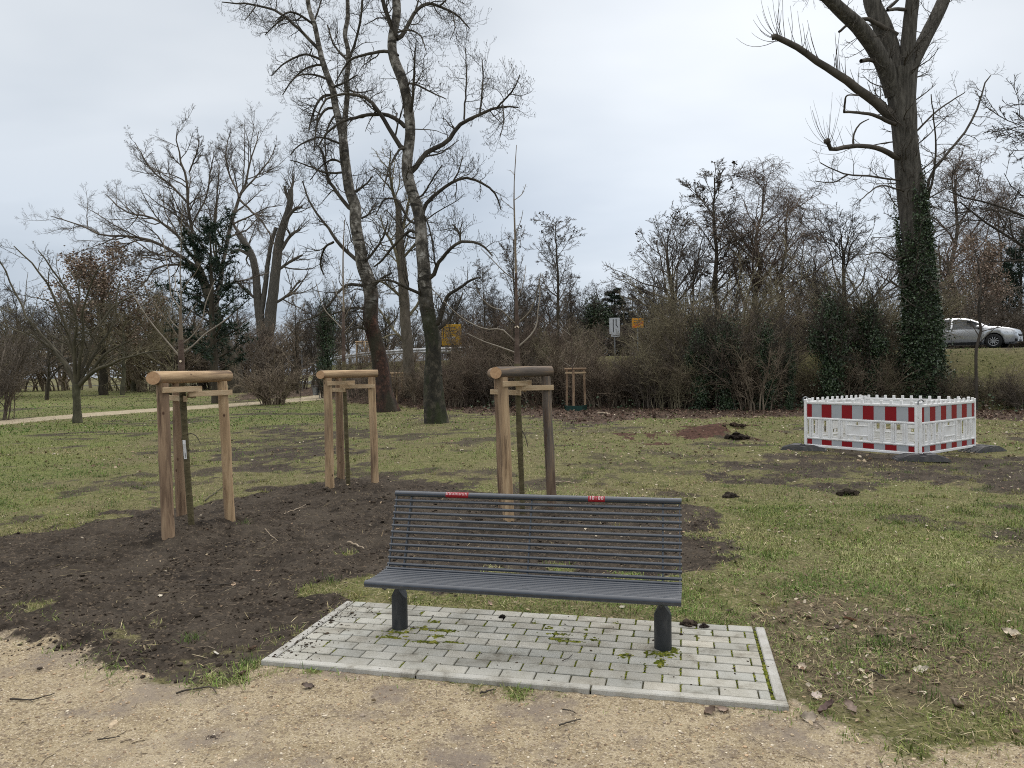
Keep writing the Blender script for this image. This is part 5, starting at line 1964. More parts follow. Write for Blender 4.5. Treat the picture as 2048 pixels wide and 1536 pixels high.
def rough_trunk(B, p, r, sides=36, seg=80, amp=.07, flare=0.0, mat=0):
    q = smooth_pts(np.concatenate([p, r[:, None]], 1), seg)
    an = np.arange(sides) * 2 * PI / sides
    so = rng.random() * 50
    A, Zz = np.meshgrid(an, q[:, 2])
    x_, y_ = np.cos(A), np.sin(A)
    nz = (vnoise(x_ * 2.2 + so, Zz * 1.1 + y_ * 2.2, 7) - .5) * 2 + (vnoise(x_ * 6 + so, Zz * 3 + y_ * 6, 8) - .5) * 1.0
    zz_ = np.clip(Zz - q[0, 2], 0, 9)
    fl = flare * np.exp(-zz_ / .45) * (.6 + .6 * np.sin(A * 5 + so + zz_) + .4 * np.sin(A * 3 + so * 2))
    R = q[:, 3:4] * (1 + amp * nz + fl)
    T = np.gradient(q[:, :3], axis=0)
    T /= np.linalg.norm(T, axis=1, keepdims=True)
    U = np.cross(T, [0, 1.0, 0]); U /= np.linalg.norm(U, axis=1, keepdims=True)
    W_ = np.cross(T, U)
    V = q[:, None, :3] + R[..., None] * (np.cos(an)[None, :, None] * U[:, None] + np.sin(an)[None, :, None] * W_[:, None])
    i = (np.arange(seg - 1) * sides)[:, None]
    k = np.arange(sides)[None]
    k2 = (k + 1) % sides
    B.add(V.reshape(-1, 3), np.stack([i + k, i + k2, i + sides + k2, i + sides + k], -1).reshape(-1, 4), mat)


def trunk_mesh(name, lims, mat, root, sides=18, wob=.06, flare=None):
    B = MB()
    for (p, r) in lims:
        q = smooth_pts(np.concatenate([p, r[:, None]], 1), len(p) * 2)
        B.tubes(q[:, :3], q[:, 3], sides, 0, wob=wob, cap=True)
    return B.build(name, mat, root, True)


# ------------------------------------------------------------------ the two poplars
def rooted(l, trunks, reach=34):
    """carry a traced limb on to the axis of the trunk it grows from"""
    x, y, w_ = l[0]
    best = None
    for t in trunks:
        ys = [q[1] for q in t]
        if not (min(ys) <= y + 6 <= max(ys)):
            continue
        xa = np.interp(-(y + 6), [-v for v in ys], [q[0] for q in t])
        if best is None or abs(xa - x) < abs(best - x):
            best = xa
    if best is not None and 2.5 < abs(best - x) < reach:
        return [(float(best), y + 6, w_)] + list(l)
    return l


def poplar(base, d, trunks, limbs, label, bark, extra=1.0):
    b_ = Gt(*base)
    d = b_[1]
    root = thing('poplar_tree', b_, label, 'tree', 'two old poplars on the lawn')
    tl = [limb([(a_, b2, w2 * .88) for a_, b2, w2 in t], d, d, 16, wob=.06) for t in trunks]
    tl[0][0][0, 2] = b_[2] - .25
    # root flare
    p0, r0 = tl[0]
    B = MB()
    for ti, (p, r) in enumerate(tl):
        rough_trunk(B, p, r, 36, 110 if ti == 0 else 70, .10, .22 if ti == 0 else 0)
    # knots and old branch collars
    for (p, r) in tl:
        for q in range(26):
            i = rng.integers(1, len(p) - 1)
            dv = rng.normal(0, 1, 3); dv[2] *= .3; dv /= np.linalg.norm(dv)
            t = rng.random()
            c_ = p[i] * (1 - t) + p[i - 1] * t
            rr_ = r[i]
            B.rod(c_ + dv * rr_ * .6, c_ + dv * rr_ * rng.uniform(1.05, 1.3), rr_ * rng.uniform(.2, .45), rr_ * .1, 7, 1, wob=.2)
    B.build('trunk', [bark, MAT['bark_dark']], root, True)
    lm = []
    for l in limbs:
        lm.append(limb(rooted(l, trunks), d, d + rng.uniform(-1.6, 1.6), 16, wob=.04))
    Pl, Rl = stack(lm)
    B = MB()
    put(B, Pl, Rl)
    big = Rl[:, 0] > .05
    # side shoots of limbs: knobbly, turned up at the ends
    A1, R1 = grow(Pl, Rl, int(15 * extra), (.12, 1.0), 1.0, (.5, 1.5), 7, up=.10, jit=.20, rr=.45, rmin=.006, absl=True, tdec=.45)
    A1b, R1b = grow(Pl, Rl, int(8 * extra), (.2, 1.0), 1.2, (.4, 1.2), 7, up=-.16, jit=.20, rr=.45, rmin=.006, absl=True, tdec=.3)
    tr_p = np.stack([smooth_pts(p, 14) for p, _ in tl]); tr_r = np.stack([smooth_pts(r[:, None], 14)[:, 0] for _, r in tl])
    A1c, R1c = grow(tr_p, tr_r, int(26 * extra), (.25, 1.0), 1.25, (.7, 2.2), 7, up=.02, jit=.22, rr=.10, rmin=.0065, absl=True, tdec=.2)
    A = np.concatenate([A1, A1b, A1c]); Ra = np.concatenate([R1, R1b, R1c])
    put(B, A, Ra)
    A2, R2 = grow(A, Ra, 5, (.15, 1.0), .95, (.22, .6), 5, up=.16, jit=.16, rr=.7, rmin=.0045, absl=True, tdec=.3)
    put(B, A2, R2, 0, 3)
    A3, R3 = grow(A2, R2, 3, (.3, 1.0), .9, (.10, .28), 4, up=.28, jit=.12, rr=.8, rmin=.004, taper=.7, absl=True, tdec=.2)
    put(B, A3, R3, 0, 3)
    # buds at the tips
    tips = A3[:, -1]
    kk = rng.random(len(tips)) < .5
    B.tubes(np.stack([tips[kk], tips[kk] + np.array([0, 0, .02]), tips[kk] + np.array([0, 0, .05])], 1), np.broadcast_to(np.array([.005, .010, .003]), (kk.sum(), 3)), 3, 0)
    B.build('crown', MAT['twig_poplar'], root, True)
    return root


TR_R = [[(874, 848, 54), (873, 820, 47), (870, 780, 42), (867, 720, 37), (862, 680, 34), (853, 600, 32), (846, 540, 30), (836, 470, 28), (826, 400, 26.5), (818, 330, 25), (808, 230, 23), (799, 150, 21.5), (792, 60, 20), (788, -60, 17), (784, -250, 12), (780, -420, 5)]]
LB_R = [
    [(828, 340, 11), (851, 307, 10), (892, 284, 9), (923, 248, 8), (960, 229, 6.5), (995, 214, 5), (1037, 215, 2.5)],
    [(995, 214, 4), (1025, 181, 3.4), (1040, 150, 2)], [(928, 239, 4), (933, 150, 3), (930, 82, 1.6)], [(960, 226, 4), (966, 160, 3), (964, 116, 1.8)], [(1005, 210, 3), (1008, 240, 2.6), (1000, 275, 2)],
    [(843, 441, 9), (851, 410, 8), (878, 383, 7), (916, 359, 6), (947, 359, 5), (988, 383, 4), (1001, 417, 2.4)], [(905, 365, 4), (918, 340, 3), (925, 312, 2)],
    [(866, 552, 9), (875, 529, 8), (896, 503, 7), (922, 484, 6), (960, 488, 5), (985, 512, 3)], [(921, 485, 4.5), (918, 465, 4), (905, 448, 3)],
    [(876, 645, 10), (887, 614, 8.5), (896, 591, 7), (919, 576, 6), (946, 558, 4.6), (962, 555, 3)], [(882, 654, 7), (902, 632, 6), (918, 606, 4), (926, 585, 2.6)],
    [(802, 296, 10), (776, 253, 8.5), (759, 226, 8), (735, 198, 7), (708, 188, 6), (680, 190, 5), (653, 198, 4), (636, 232, 3.4), (632, 272, 2)],
    [(806, 248, 9), (776, 231, 8), (742, 229, 7), (708, 236, 6), (680, 246, 5), (653, 267, 4), (638, 292, 2.4)],
    [(790, 106, 7), (766, 103, 6.5), (735, 108, 5.5), (704, 118, 4.5), (687, 137, 3.6), (670, 167, 2)],
    [(803, 72, 9), (817, 48, 8), (834, 20, 7), (858, 7, 6), (889, 17, 5), (916, 32, 4), (940, 58, 2.4)], [(880, 12, 4), (900, -8, 3), (918, -20, 2)], [(905, 25, 3), (910, 55, 2.4), (900, 80, 1.6)], [(830, 25, 4), (842, -20, 3), (850, -80, 2)],
    [(790, 68, 10), (776, 34, 9), (766, 0, 8), (755, -80, 5)], [(807, 171, 5), (827, 167, 4.4), (855, 181, 3.6), (892, 198, 2)], [(819, 226, 8), (826, 191, 6), (829, 120, 4), (832, 85, 2)],
    [(802, 297, 5), (779, 335, 4), (766, 383, 2.4)], [(820, 462, 6), (790, 488, 5.4), (767, 517, 4.6), (748, 534, 3)], [(817, 440, 5), (795, 400, 4), (768, 400, 3.4), (752, 430, 2.4)],
    [(845, 590, 7), (814, 576, 6), (790, 564, 5), (767, 560, 4.4), (743, 566, 3)], [(835, 478, 5), (812, 470, 4), (790, 440, 3), (772, 420, 2)], [(845, 390, 4), (870, 350, 3), (885, 330, 2)], [(848, 430, 4), (862, 470, 3), (866, 505, 2)],
    [(815, 60, 4), (840, 70, 3), (852, 100, 2)], [(786, -40, 9), (820, -110, 7), (860, -160, 4)], [(784, -60, 8), (745, -130, 6), (720, -200, 4)],
]
poplar((875, 846), 24.6, TR_R, LB_R, 'tall old poplar with a mossy dark foot, leaning over the lawn behind the stake frames', MAT['bark_mossy'], .58)
TR_L = [[(776, 826, 58), (771, 800, 48), (766, 770, 43), (760, 730, 38), (752, 680, 34), (742, 620, 32), (733, 560, 30), (722, 500, 27), (708, 430, 25), (700, 380, 22), (692, 320, 21), (686, 275, 20), (684, 262, 14)],
        [(686, 285, 17), (668, 205, 15), (655, 160, 13), (645, 120, 12), (632, 70, 11), (622, 30, 10), (612, -20, 9), (600, -120, 6), (595, -220, 3)],
        [(688, 285, 15), (694, 210, 12), (694, 150, 11), (692, 80, 10), (695, 20, 9), (698, -60, 7), (702, -180, 3)]]
LB_L = [
    [(634, 95, 7), (605, 65, 6), (571, 34, 5.4), (543, 19, 4.6), (513, 10, 4), (472, 7, 3), (444, 3, 2)], [(571, 34, 4), (550, 50, 3), (530, 70, 1.8)], [(513, 10, 3), (500, 28, 2.4), (490, 40, 1.6)],
    [(621, 44, 5), (591, 26, 4.4), (571, 27, 3.6), (550, 44, 2)], [(638, 118, 5), (612, 109, 4.4), (584, 118, 3.8), (563, 132, 3), (543, 152, 2)],
    [(698, 415, 8), (670, 379, 7), (656, 355, 6), (646, 308, 4.6), (636, 290, 3)], [(711, 518, 8), (679, 488, 7), (661, 462, 6), (652, 450, 5), (639, 435, 4.5), (619, 403, 4), (605, 362, 2.4)],
    [(667, 484, 5), (650, 495, 4.6), (641, 526, 4), (647, 549, 2.6)], [(724, 571, 7), (697, 570, 6), (676, 585, 5.4), (661, 605, 4.6), (632, 632, 4), (596, 645, 2.4)],
    [(728, 618, 5), (705, 616, 4.6), (682, 623, 4), (647, 634, 2.4)], [(702, 112, 5), (721, 41, 4.6), (725, 0, 4), (735, -60, 2)],
    [(660, 190, 6), (640, 198, 5), (625, 230, 4), (618, 262, 2.4)], [(672, 215, 6), (650, 220, 5), (634, 250, 4), (628, 300, 2.6)], [(676, 225, 5), (660, 245, 4), (650, 280, 3), (652, 320, 2)],
    [(690, 330, 5), (668, 320, 4), (645, 330, 3), (620, 360, 2)], [(700, 390, 5), (730, 370, 4), (745, 352, 3)], [(712, 440, 5), (735, 430, 4), (752, 405, 2.6)], [(665, 175, 5), (690, 165, 4), (715, 150, 2.6)],
    [(655, 158, 5), (630, 150, 4), (600, 150, 3), (580, 165, 2)], [(627, 46, 4), (640, 10, 3), (650, -30, 2)], [(726, 530, 6), (750, 500, 5), (768, 470, 4), (776, 440, 2.6)], [(735, 590, 6), (760, 560, 5), (785, 545, 3)],
    [(694, 180, 4), (720, 185, 3), (745, 180, 2)], [(694, 120, 5), (668, 90, 4), (655, 50, 3)], [(750, 665, 6), (715, 655, 5), (690, 668, 3)], [(645, 130, 5), (615, 135, 4), (585, 160, 3), (565, 190, 2)],
    [(694, 345, 5), (650, 345, 4), (612, 330, 3), (580, 320, 2)], [(688, 290, 5), (640, 275, 4), (600, 290, 3), (580, 310, 2)],
]
poplar((776, 823), 31, TR_L, LB_L, 'tall forked poplar with a reddish rotten foot, leaning left beside the mossy poplar', MAT['bark_rotten'], .72)

# ------------------------------------------------------------------ ivy clad black poplar at the right
DI = 28.5
bI = Gt(1852, 800)
DI = max(DI, bI[1])
rootI = thing('ivy_clad_tree', (P(1852, 800, DI)[0], DI, gz1(P(1852, 800, DI)[0], DI)), 'huge pollarded tree with ivy wrapped trunk behind the barrier square', 'tree')
T_I = limb([(1854, 815, 62), (1850, 740, 58), (1844, 640, 55), (1834, 530, 53), (1825, 440, 51), (1817, 350, 50), (1808, 245, 50), (1803, 190, 54), (1799, 140, 58)], DI, DI, 18)
T_I[0][0, 2] -= .6
FK = [
    limb([(1788, 190, 34), (1774, 144, 34), (1753, 103, 32), (1719, 55, 30), (1678, 17, 27), (1640, -20, 24), (1570, -90, 18)], DI, DI - 1.5, 12),
    limb([(1797, 190, 40), (1791, 144, 38), (1777, 85, 36), (1760, 41, 34), (1743, 0, 32), (1725, -100, 26)], DI, DI + .6, 12),
    limb([(1808, 190, 34), (1810, 147, 31), (1816, 85, 29), (1822, 27, 28), (1825, 0, 27), (1832, -100, 22)], DI, DI - .4, 12),
    limb([(1814, 190, 34), (1822, 137, 29), (1839, 99, 28), (1863, 51, 27), (1887, 0, 26), (1920, -80, 20)], DI, DI + .8, 12)]
B = MB()
rough_trunk(B, T_I[0], T_I[1] * .92, 44, 100, .06, .1)
for f_ in FK:
    rough_trunk(B, f_[0], f_[1] * .93, 26, 50, .06)
B.build('trunk', MAT['bark_willow'], rootI, True)
LI = [
    [(1790, 240, 22), (1770, 222, 20), (1753, 205, 18), (1726, 185, 17), (1678, 150, 15), (1634, 123, 13), (1593, 94, 12), (1550, 72, 11)],
    [(1783, 246, 8), (1753, 232, 7), (1726, 226, 6), (1688, 224, 5)], [(1688, 225, 4), (1690, 205, 4), (1694, 191, 3), (1718, 191, 2.4)],
    [(1790, 313, 11), (1760, 297, 10), (1726, 292, 9), (1692, 294, 9), (1664, 299, 8), (1655, 282, 8)],
    [(1706, 292, 4), (1708, 268, 3.6), (1720, 248, 3), (1738, 238, 2)],
    [(1849, 403, 6), (1863, 349, 5.5), (1890, 312, 5), (1910, 290, 4.6), (1945, 239, 4), (1975, 154, 2.6), (1980, 150, 2)], [(1856, 400, 5), (1870, 330, 4), (1870, 260, 3), (1862, 190, 2)],
    [(1830, 265, 4), (1870, 225, 3.4), (1905, 200, 2.6), (1930, 185, 1.8)], [(1838, 360, 5), (1790, 360, 4), (1740, 352, 4), (1690, 348, 3), (1640, 325, 2)], [(1695, 350, 3), (1665, 365, 2.4), (1630, 362, 1.6)],
    [(1800, 380, 4), (1760, 372, 3), (1720, 400, 2)], [(1812, 425, 4), (1860, 395, 3), (1905, 370, 2)], [(1830, 500, 5), (1790, 520, 4), (1760, 505, 3), (1730, 510, 2)], [(1840, 560, 5), (1805, 575, 4), (1780, 560, 3)],
    [(1795, 70, 9), (1735, 38, 8), (1722, 42, 7), (1725, 36, 5)], [(1768, 130, 9), (1742, 120, 8), (1722, 122, 8)], [(1735, 72, 5), (1700, 50, 5), (1678, 64, 5)], [(1820, 20, 8), (1795, 18, 7), (1775, 20, 6)], [(1775, 18, 7), (1790, 5, 6), (1800, -5, 5)],
    [(1678, 17, 6), (1650, 3, 4), (1620, -8, 3)],
]
TI_PX = [(1854, 815), (1850, 740), (1844, 640), (1834, 530), (1825, 440), (1817, 350), (1808, 245), (1803, 190), (1799, 140)]
lmI = [limb(rooted(l, [TI_PX], 30), DI, DI + rng.uniform(-2.0, .3), 14, wob=.03) for l in LI]
B = MB()
Pl, Rl = stack(lmI)
put(B, Pl, Rl, 0, 8)
for k in (0, 3):      # cut stub ends with knobs
    e = lmI[k][0][-1]
    lumps(B, e[None], np.array([.13]), np.array([[.1, .1, .1]]), .3, 1)
# water shoots standing on the limbs
for (k, n, t0, t1, lo, hi) in ((0, 16, .5, 1.0, .8, 1.9), (0, 14, .12, .55, .5, 1.3), (3, 10, .55, 1.0, .6, 1.6), (1, 6, .5, 1, .3, .9)):
    A, Ra = grow(Pl[k:k + 1], Rl[k:k + 1], n, (t0, t1), 1.05, (lo, hi), 8, up=.16, jit=.045, rr=.15, rmin=.0052, absl=True, tdec=0, bias=(0, 0, .6))
    put(B, A, Ra, 0, 3)
e = Pl[0][-1]
for k in (0, 3):
    fan = np.repeat(Pl[k:k + 1, -3:], 1, 0)
    A, Ra = grow(fan, Rl[k:k + 1, -3:], 11, (.6, 1.0), .8, (.9, 1.9), 8, up=.20, jit=.035, rr=.15, rmin=.0055, absl=True, tdec=0)
    put(B, A, Ra, 0, 3)
tp_ = np.stack([smooth_pts(T_I[0], 14)]); tr_ = np.stack([smooth_pts(T_I[1][:, None], 14)[:, 0]])
fkp, fkr = stack(FK)
for (pp, rr_, n, tr2, ln) in ((tp_, tr_, 60, (.3, 1.0), (.8, 2.6)), (fkp, fkr, 18, (.05, .9), (.6, 1.8)), (Pl[[5, 6, 7, 8, 9, 10, 11, 12, 13]], Rl[[5, 6, 7, 8, 9, 10, 11, 12, 13]], 10, (.25, 1.0), (.4, 1.3))):
    A, Ra = grow(pp, rr_, n, tr2, 1.25, ln, 8, up=.03, jit=.16, rr=.07 if n > 10 else .5, rmin=.0085, absl=True, tdec=.2)
    put(B, A, Ra, 0, 3)
    A2, R2 = grow(A, Ra, 5, (.25, 1.0), .8, (.25, .7), 5, up=.08, jit=.12, rr=.8, rmin=.0065, absl=True)
    put(B, A2, R2, 0, 3)
    A3, R3 = grow(A2, R2, 2, (.3, 1.0), .8, (.12, .35), 4, up=.08, jit=.1, rr=.8, rmin=.0055, absl=True)
    put(B, A3, R3, 0, 3)
B.build('crown', MAT['twig_grey'], rootI, True)
# ivy
B = MB()
q = smooth_pts(np.concatenate([T_I[0], T_I[1][:, None]], 1), 80)


def ivy_on(B, q, n, tfun, dens, size=.075, out=.10):
    t = rng.random(n) * (len(q) - 1)
    i = t.astype(int)
    w_ = (t - i)[:, None]
    c_ = q[i] * (1 - w_) + q[np.minimum(i + 1, len(q) - 1)] * w_
    a = rng.random(n) * 2 * PI
    keep = rng.random(n) < dens(c_[:, 2], a)
    c_, a = c_[keep], a[keep]
    rad = c_[:, 3] + np.abs(rng.normal(0, out, len(a))) + .01
    pos = np.stack([c_[:, 0] + rad * np.cos(a), c_[:, 1] + rad * np.sin(a), c_[:, 2] + rng.normal(0, .06, len(a))], 1)
    leafcloud(B, pos, size * (.6 + .8 * rng.random(len(a))), PAL_IVY, 1.0)


zt1, zt2, zb = P(1822, 470, DI)[2], P(1835, 330, DI)[2], P(1850, 700, DI)[2]


def idens(z, a):
    right = np.cos(a) * .5 + .5
    lim = zt1 + (zt2 - zt1) * (.15 + .85 * right) + .5 * np.sin(a * 3) + .5 * np.sin(a * 7 + z)
    return np.clip((lim - z) / 1.1, 0, 1) * (1 - .25 * (np.sin(a * 5 + z * 1.3) > .7))


ivy_on(B, q, 46000, None, idens, .085, .09)
qb = q[:24].copy(); qb[:, 3] += .10
ivy_on(B, qb, 8000, None, lambda z, a: .9 - .75 * (np.cos(a) > .2) * (z > P(1850, 735, DI)[2]), .085, .2)
B.build('ivy', MAT['ivy'], rootI, usecol=True)

# ------------------------------------------------------------------ left side trees
def big_tree(name, base, trunks, limbs, label, matb, matt, depth=2.5, levels=4, scale=1.0, group=None, n1=9, len1=(.30, .60), up=.05, n2=7, n3=6, n4=4, rmin=.012, bare=.15, ang=.85, lw=1.0):
    b_ = Gt(*base)
    d = b_[1]
    root = thing(name, b_, label, 'tree', group)
    tl = [limb(t, d, d, 14, wob=.04) for t in trunks]
    tl[0][0][0, 2] = b_[2] - .3
    trunk_mesh('trunk', tl, matb, root, 12, .05)
    lm = [limb([(a_, b2, w2 * lw) for a_, b2, w2 in l], d, d + rng.uniform(-depth, depth), 14, wob=.05) for l in limbs]
    B = MB()
    Pl, Rl = stack(lm)
    put(B, Pl, Rl)
    A1, R1 = grow(Pl, Rl, n1, (bare, 1.0), ang, len1, 8, up=up, jit=.14, rr=.55, rmin=rmin, tdec=.55)
    put(B, A1, R1)
    A2, R2 = grow(A1, R1, n2, (.15, 1.0), .8, (.25, .5), 6, up=up, jit=.14, rr=.6, rmin=rmin * .8, tdec=.45)
    put(B, A2, R2)
    A3, R3 = grow(A2, R2, n3, (.15, 1.0), .75, (.3, .55), 4, up=up, jit=.12, rr=.7, rmin=rmin * .65, tdec=.4)
    put(B, A3, R3, 0, 3)
    if n4:
        A4, R4 = grow(A3, R3, n4, (.2, 1.0), .7, (.3, .6), 3, up=up, jit=.1, rr=.8, rmin=rmin * .55, tdec=.3)
        put(B, A4, R4, 0, 3)
    B.build('crown', matt, root, True)
    return root, tl, lm


big_tree('walnut_tree', (474, 786), [[(478, 785, 36), (468, 740, 29), (452, 690, 25), (440, 655, 22), (425, 610, 20), (410, 570, 18), (397, 535, 16)]],
         [[(405, 555, 14), (390, 532, 12), (350, 505, 10), (307, 485, 8.5), (256, 473, 7), (205, 470, 5.5), (170, 455, 4.5), (130, 440, 3.4), (100, 432, 2)],
          [(398, 535, 11), (378, 505, 10), (352, 470, 9), (325, 446, 7.5), (290, 432, 6), (262, 428, 5), (235, 410, 4), (208, 388, 2.4)],
          [(400, 540, 12), (386, 485, 10.5), (380, 440, 9), (375, 400, 8), (374, 355, 7), (363, 330, 6), (356, 290, 4), (355, 258, 2.4)],
          [(374, 405, 7), (342, 369, 6), (308, 345, 5), (284, 310, 3.6), (270, 285, 2)],
          [(432, 615, 13), (444, 540, 12), (456, 475, 11), (470, 430, 10), (480, 395, 9), (490, 365, 7), (500, 330, 5), (512, 292, 3.4), (518, 262, 2)],
          [(480, 395, 6), (458, 345, 5), (452, 300, 3.6), (462, 260, 2)], [(484, 385, 6), (515, 350, 5), (540, 318, 3.6), (552, 290, 2)],
          [(410, 568, 9), (393, 538, 8), (352, 529, 7), (311, 538, 5.4), (293, 561, 4.4), (272, 578, 2.6)],
          [(382, 450, 6), (410, 400, 5), (420, 350, 4), (428, 300, 2.6)], [(480, 400, 7), (505, 425, 6), (530, 452, 5), (548, 488, 4), (556, 520, 2.6)],
          [(442, 560, 7), (430, 480, 6), (434, 400, 4.6), (438, 330, 3)], [(350, 505, 5), (330, 520, 4), (290, 515, 3), (250, 525, 2)], [(415, 590, 8), (450, 570, 6), (490, 560, 5), (530, 548, 3)],
          [(378, 345, 5), (395, 300, 3.6), (398, 270, 2.2)]],
         'widely spreading bare old tree with a leaning dark trunk across the far lawn', MAT['bark_dark'], MAT['twig_shrub'], lw=.66, depth=5, n1=15, n2=9, n3=7, n4=4, len1=(.26, .5), rmin=.010, ang=.7)

# pollarded twin stem tree right of it
rt, tl, lm = big_tree('pollarded_tree', (527, 765), [[(525, 765, 34), (526, 720, 31), (530, 690, 27), (545, 600, 21), (554, 523, 19), (560, 478, 17), (574, 427, 14), (581, 380, 10)],
                                         [(527, 705, 22), (519, 640, 17), (512, 560, 15), (508, 523, 14), (492, 489, 13), (475, 463, 11)], [(519, 650, 12), (530, 575, 10), (540, 500, 8), (552, 455, 7)]],
         [[(562, 500, 7), (582, 470, 6), (600, 459, 5)], [(572, 440, 7), (590, 418, 6), (604, 414, 5)], [(556, 540, 6), (585, 520, 5), (605, 510, 4)], [(505, 515, 7), (480, 500, 6), (462, 505, 5)], [(515, 600, 6), (490, 580, 5), (470, 560, 4)],
          [(578, 400, 7), (572, 385, 6), (570, 372, 5)], [(581, 385, 6), (586, 365, 5), (588, 350, 3)], [(478, 466, 7), (468, 450, 5), (463, 430, 3)], [(545, 610, 6), (575, 590, 5), (600, 560, 3)]],
         'pollarded tree with two thick forked stems and tufts of shoots', MAT['bark_willow'], MAT['twig_grey'], depth=2.5, n1=9, n2=5, n3=4, n4=0, len1=(.7, 1.5), up=.12, rmin=.014)
B = MB()
fp_, fr_ = np.stack([smooth_pts(p, 14) for p, _ in tl]), np.stack([smooth_pts(r[:, None], 14)[:, 0] for _, r in tl])
A, Ra = grow(fp_, fr_, 46, (.35, 1.0), .8, (.8, 2.6), 7, up=.25, jit=.06, rr=.1, rmin=.012, absl=True, tdec=.1)
put(B, A, Ra, 0, 3)
A2, R2 = grow(A, Ra, 4, (.3, 1), .6, (.3, .8), 4, up=.12, jit=.08, rr=.8, rmin=.009, absl=True)
put(B, A2, R2, 0, 3)
B.build('shoots', MAT['twig_grey'], rt, True)

# small wide tree on the near left lawn
big_tree('ornamental_tree', (155, 846), [[(155, 849, 20), (154, 820, 15), (153, 790, 14), (154, 768, 17)]],
         [[(152, 772, 10), (130, 730, 7), (100, 690, 5.5), (60, 640, 4.4), (22, 570, 3.2), (-12, 500, 2)], [(153, 770, 10), (145, 700, 7), (120, 620, 5), (80, 545, 3.6), (28, 492, 2)], [(154, 770, 9), (148, 690, 6.5), (155, 640, 5.5), (132, 580, 4.4), (98, 528, 3), (75, 500, 2)],
          [(156, 770, 9), (172, 715, 6.5), (190, 665, 5), (232, 610, 3.6), (282, 585, 2)], [(157, 772, 10), (185, 745, 7.5), (230, 725, 5), (280, 707, 3.8), (330, 702, 2)], [(157, 772, 9), (176, 750, 6.5), (212, 708, 4.6), (262, 680, 3), (300, 670, 2)],
          [(152, 775, 9), (125, 715, 6), (80, 680, 4.4), (30, 660, 3), (-10, 640, 2)], [(154, 770, 8), (165, 690, 5.6), (166, 620, 4.2), (185, 560, 3), (200, 530, 2)], [(155, 765, 8), (140, 660, 5), (160, 590, 4), (140, 540, 2.4)],
          [(157, 768, 7), (200, 690, 5), (225, 650, 4), (240, 560, 2.4)]],
         'low wide bare tree with a greenish trunk on the near left lawn', MAT['bark_green'], MAT['twig_green'], depth=2.2, n1=9, n2=6, n3=4, n4=2, len1=(.2, .42), rmin=.006, ang=.7)

# ------------------------------------------------------------------ generic bare trees, built once per look and copied
VAR = {}


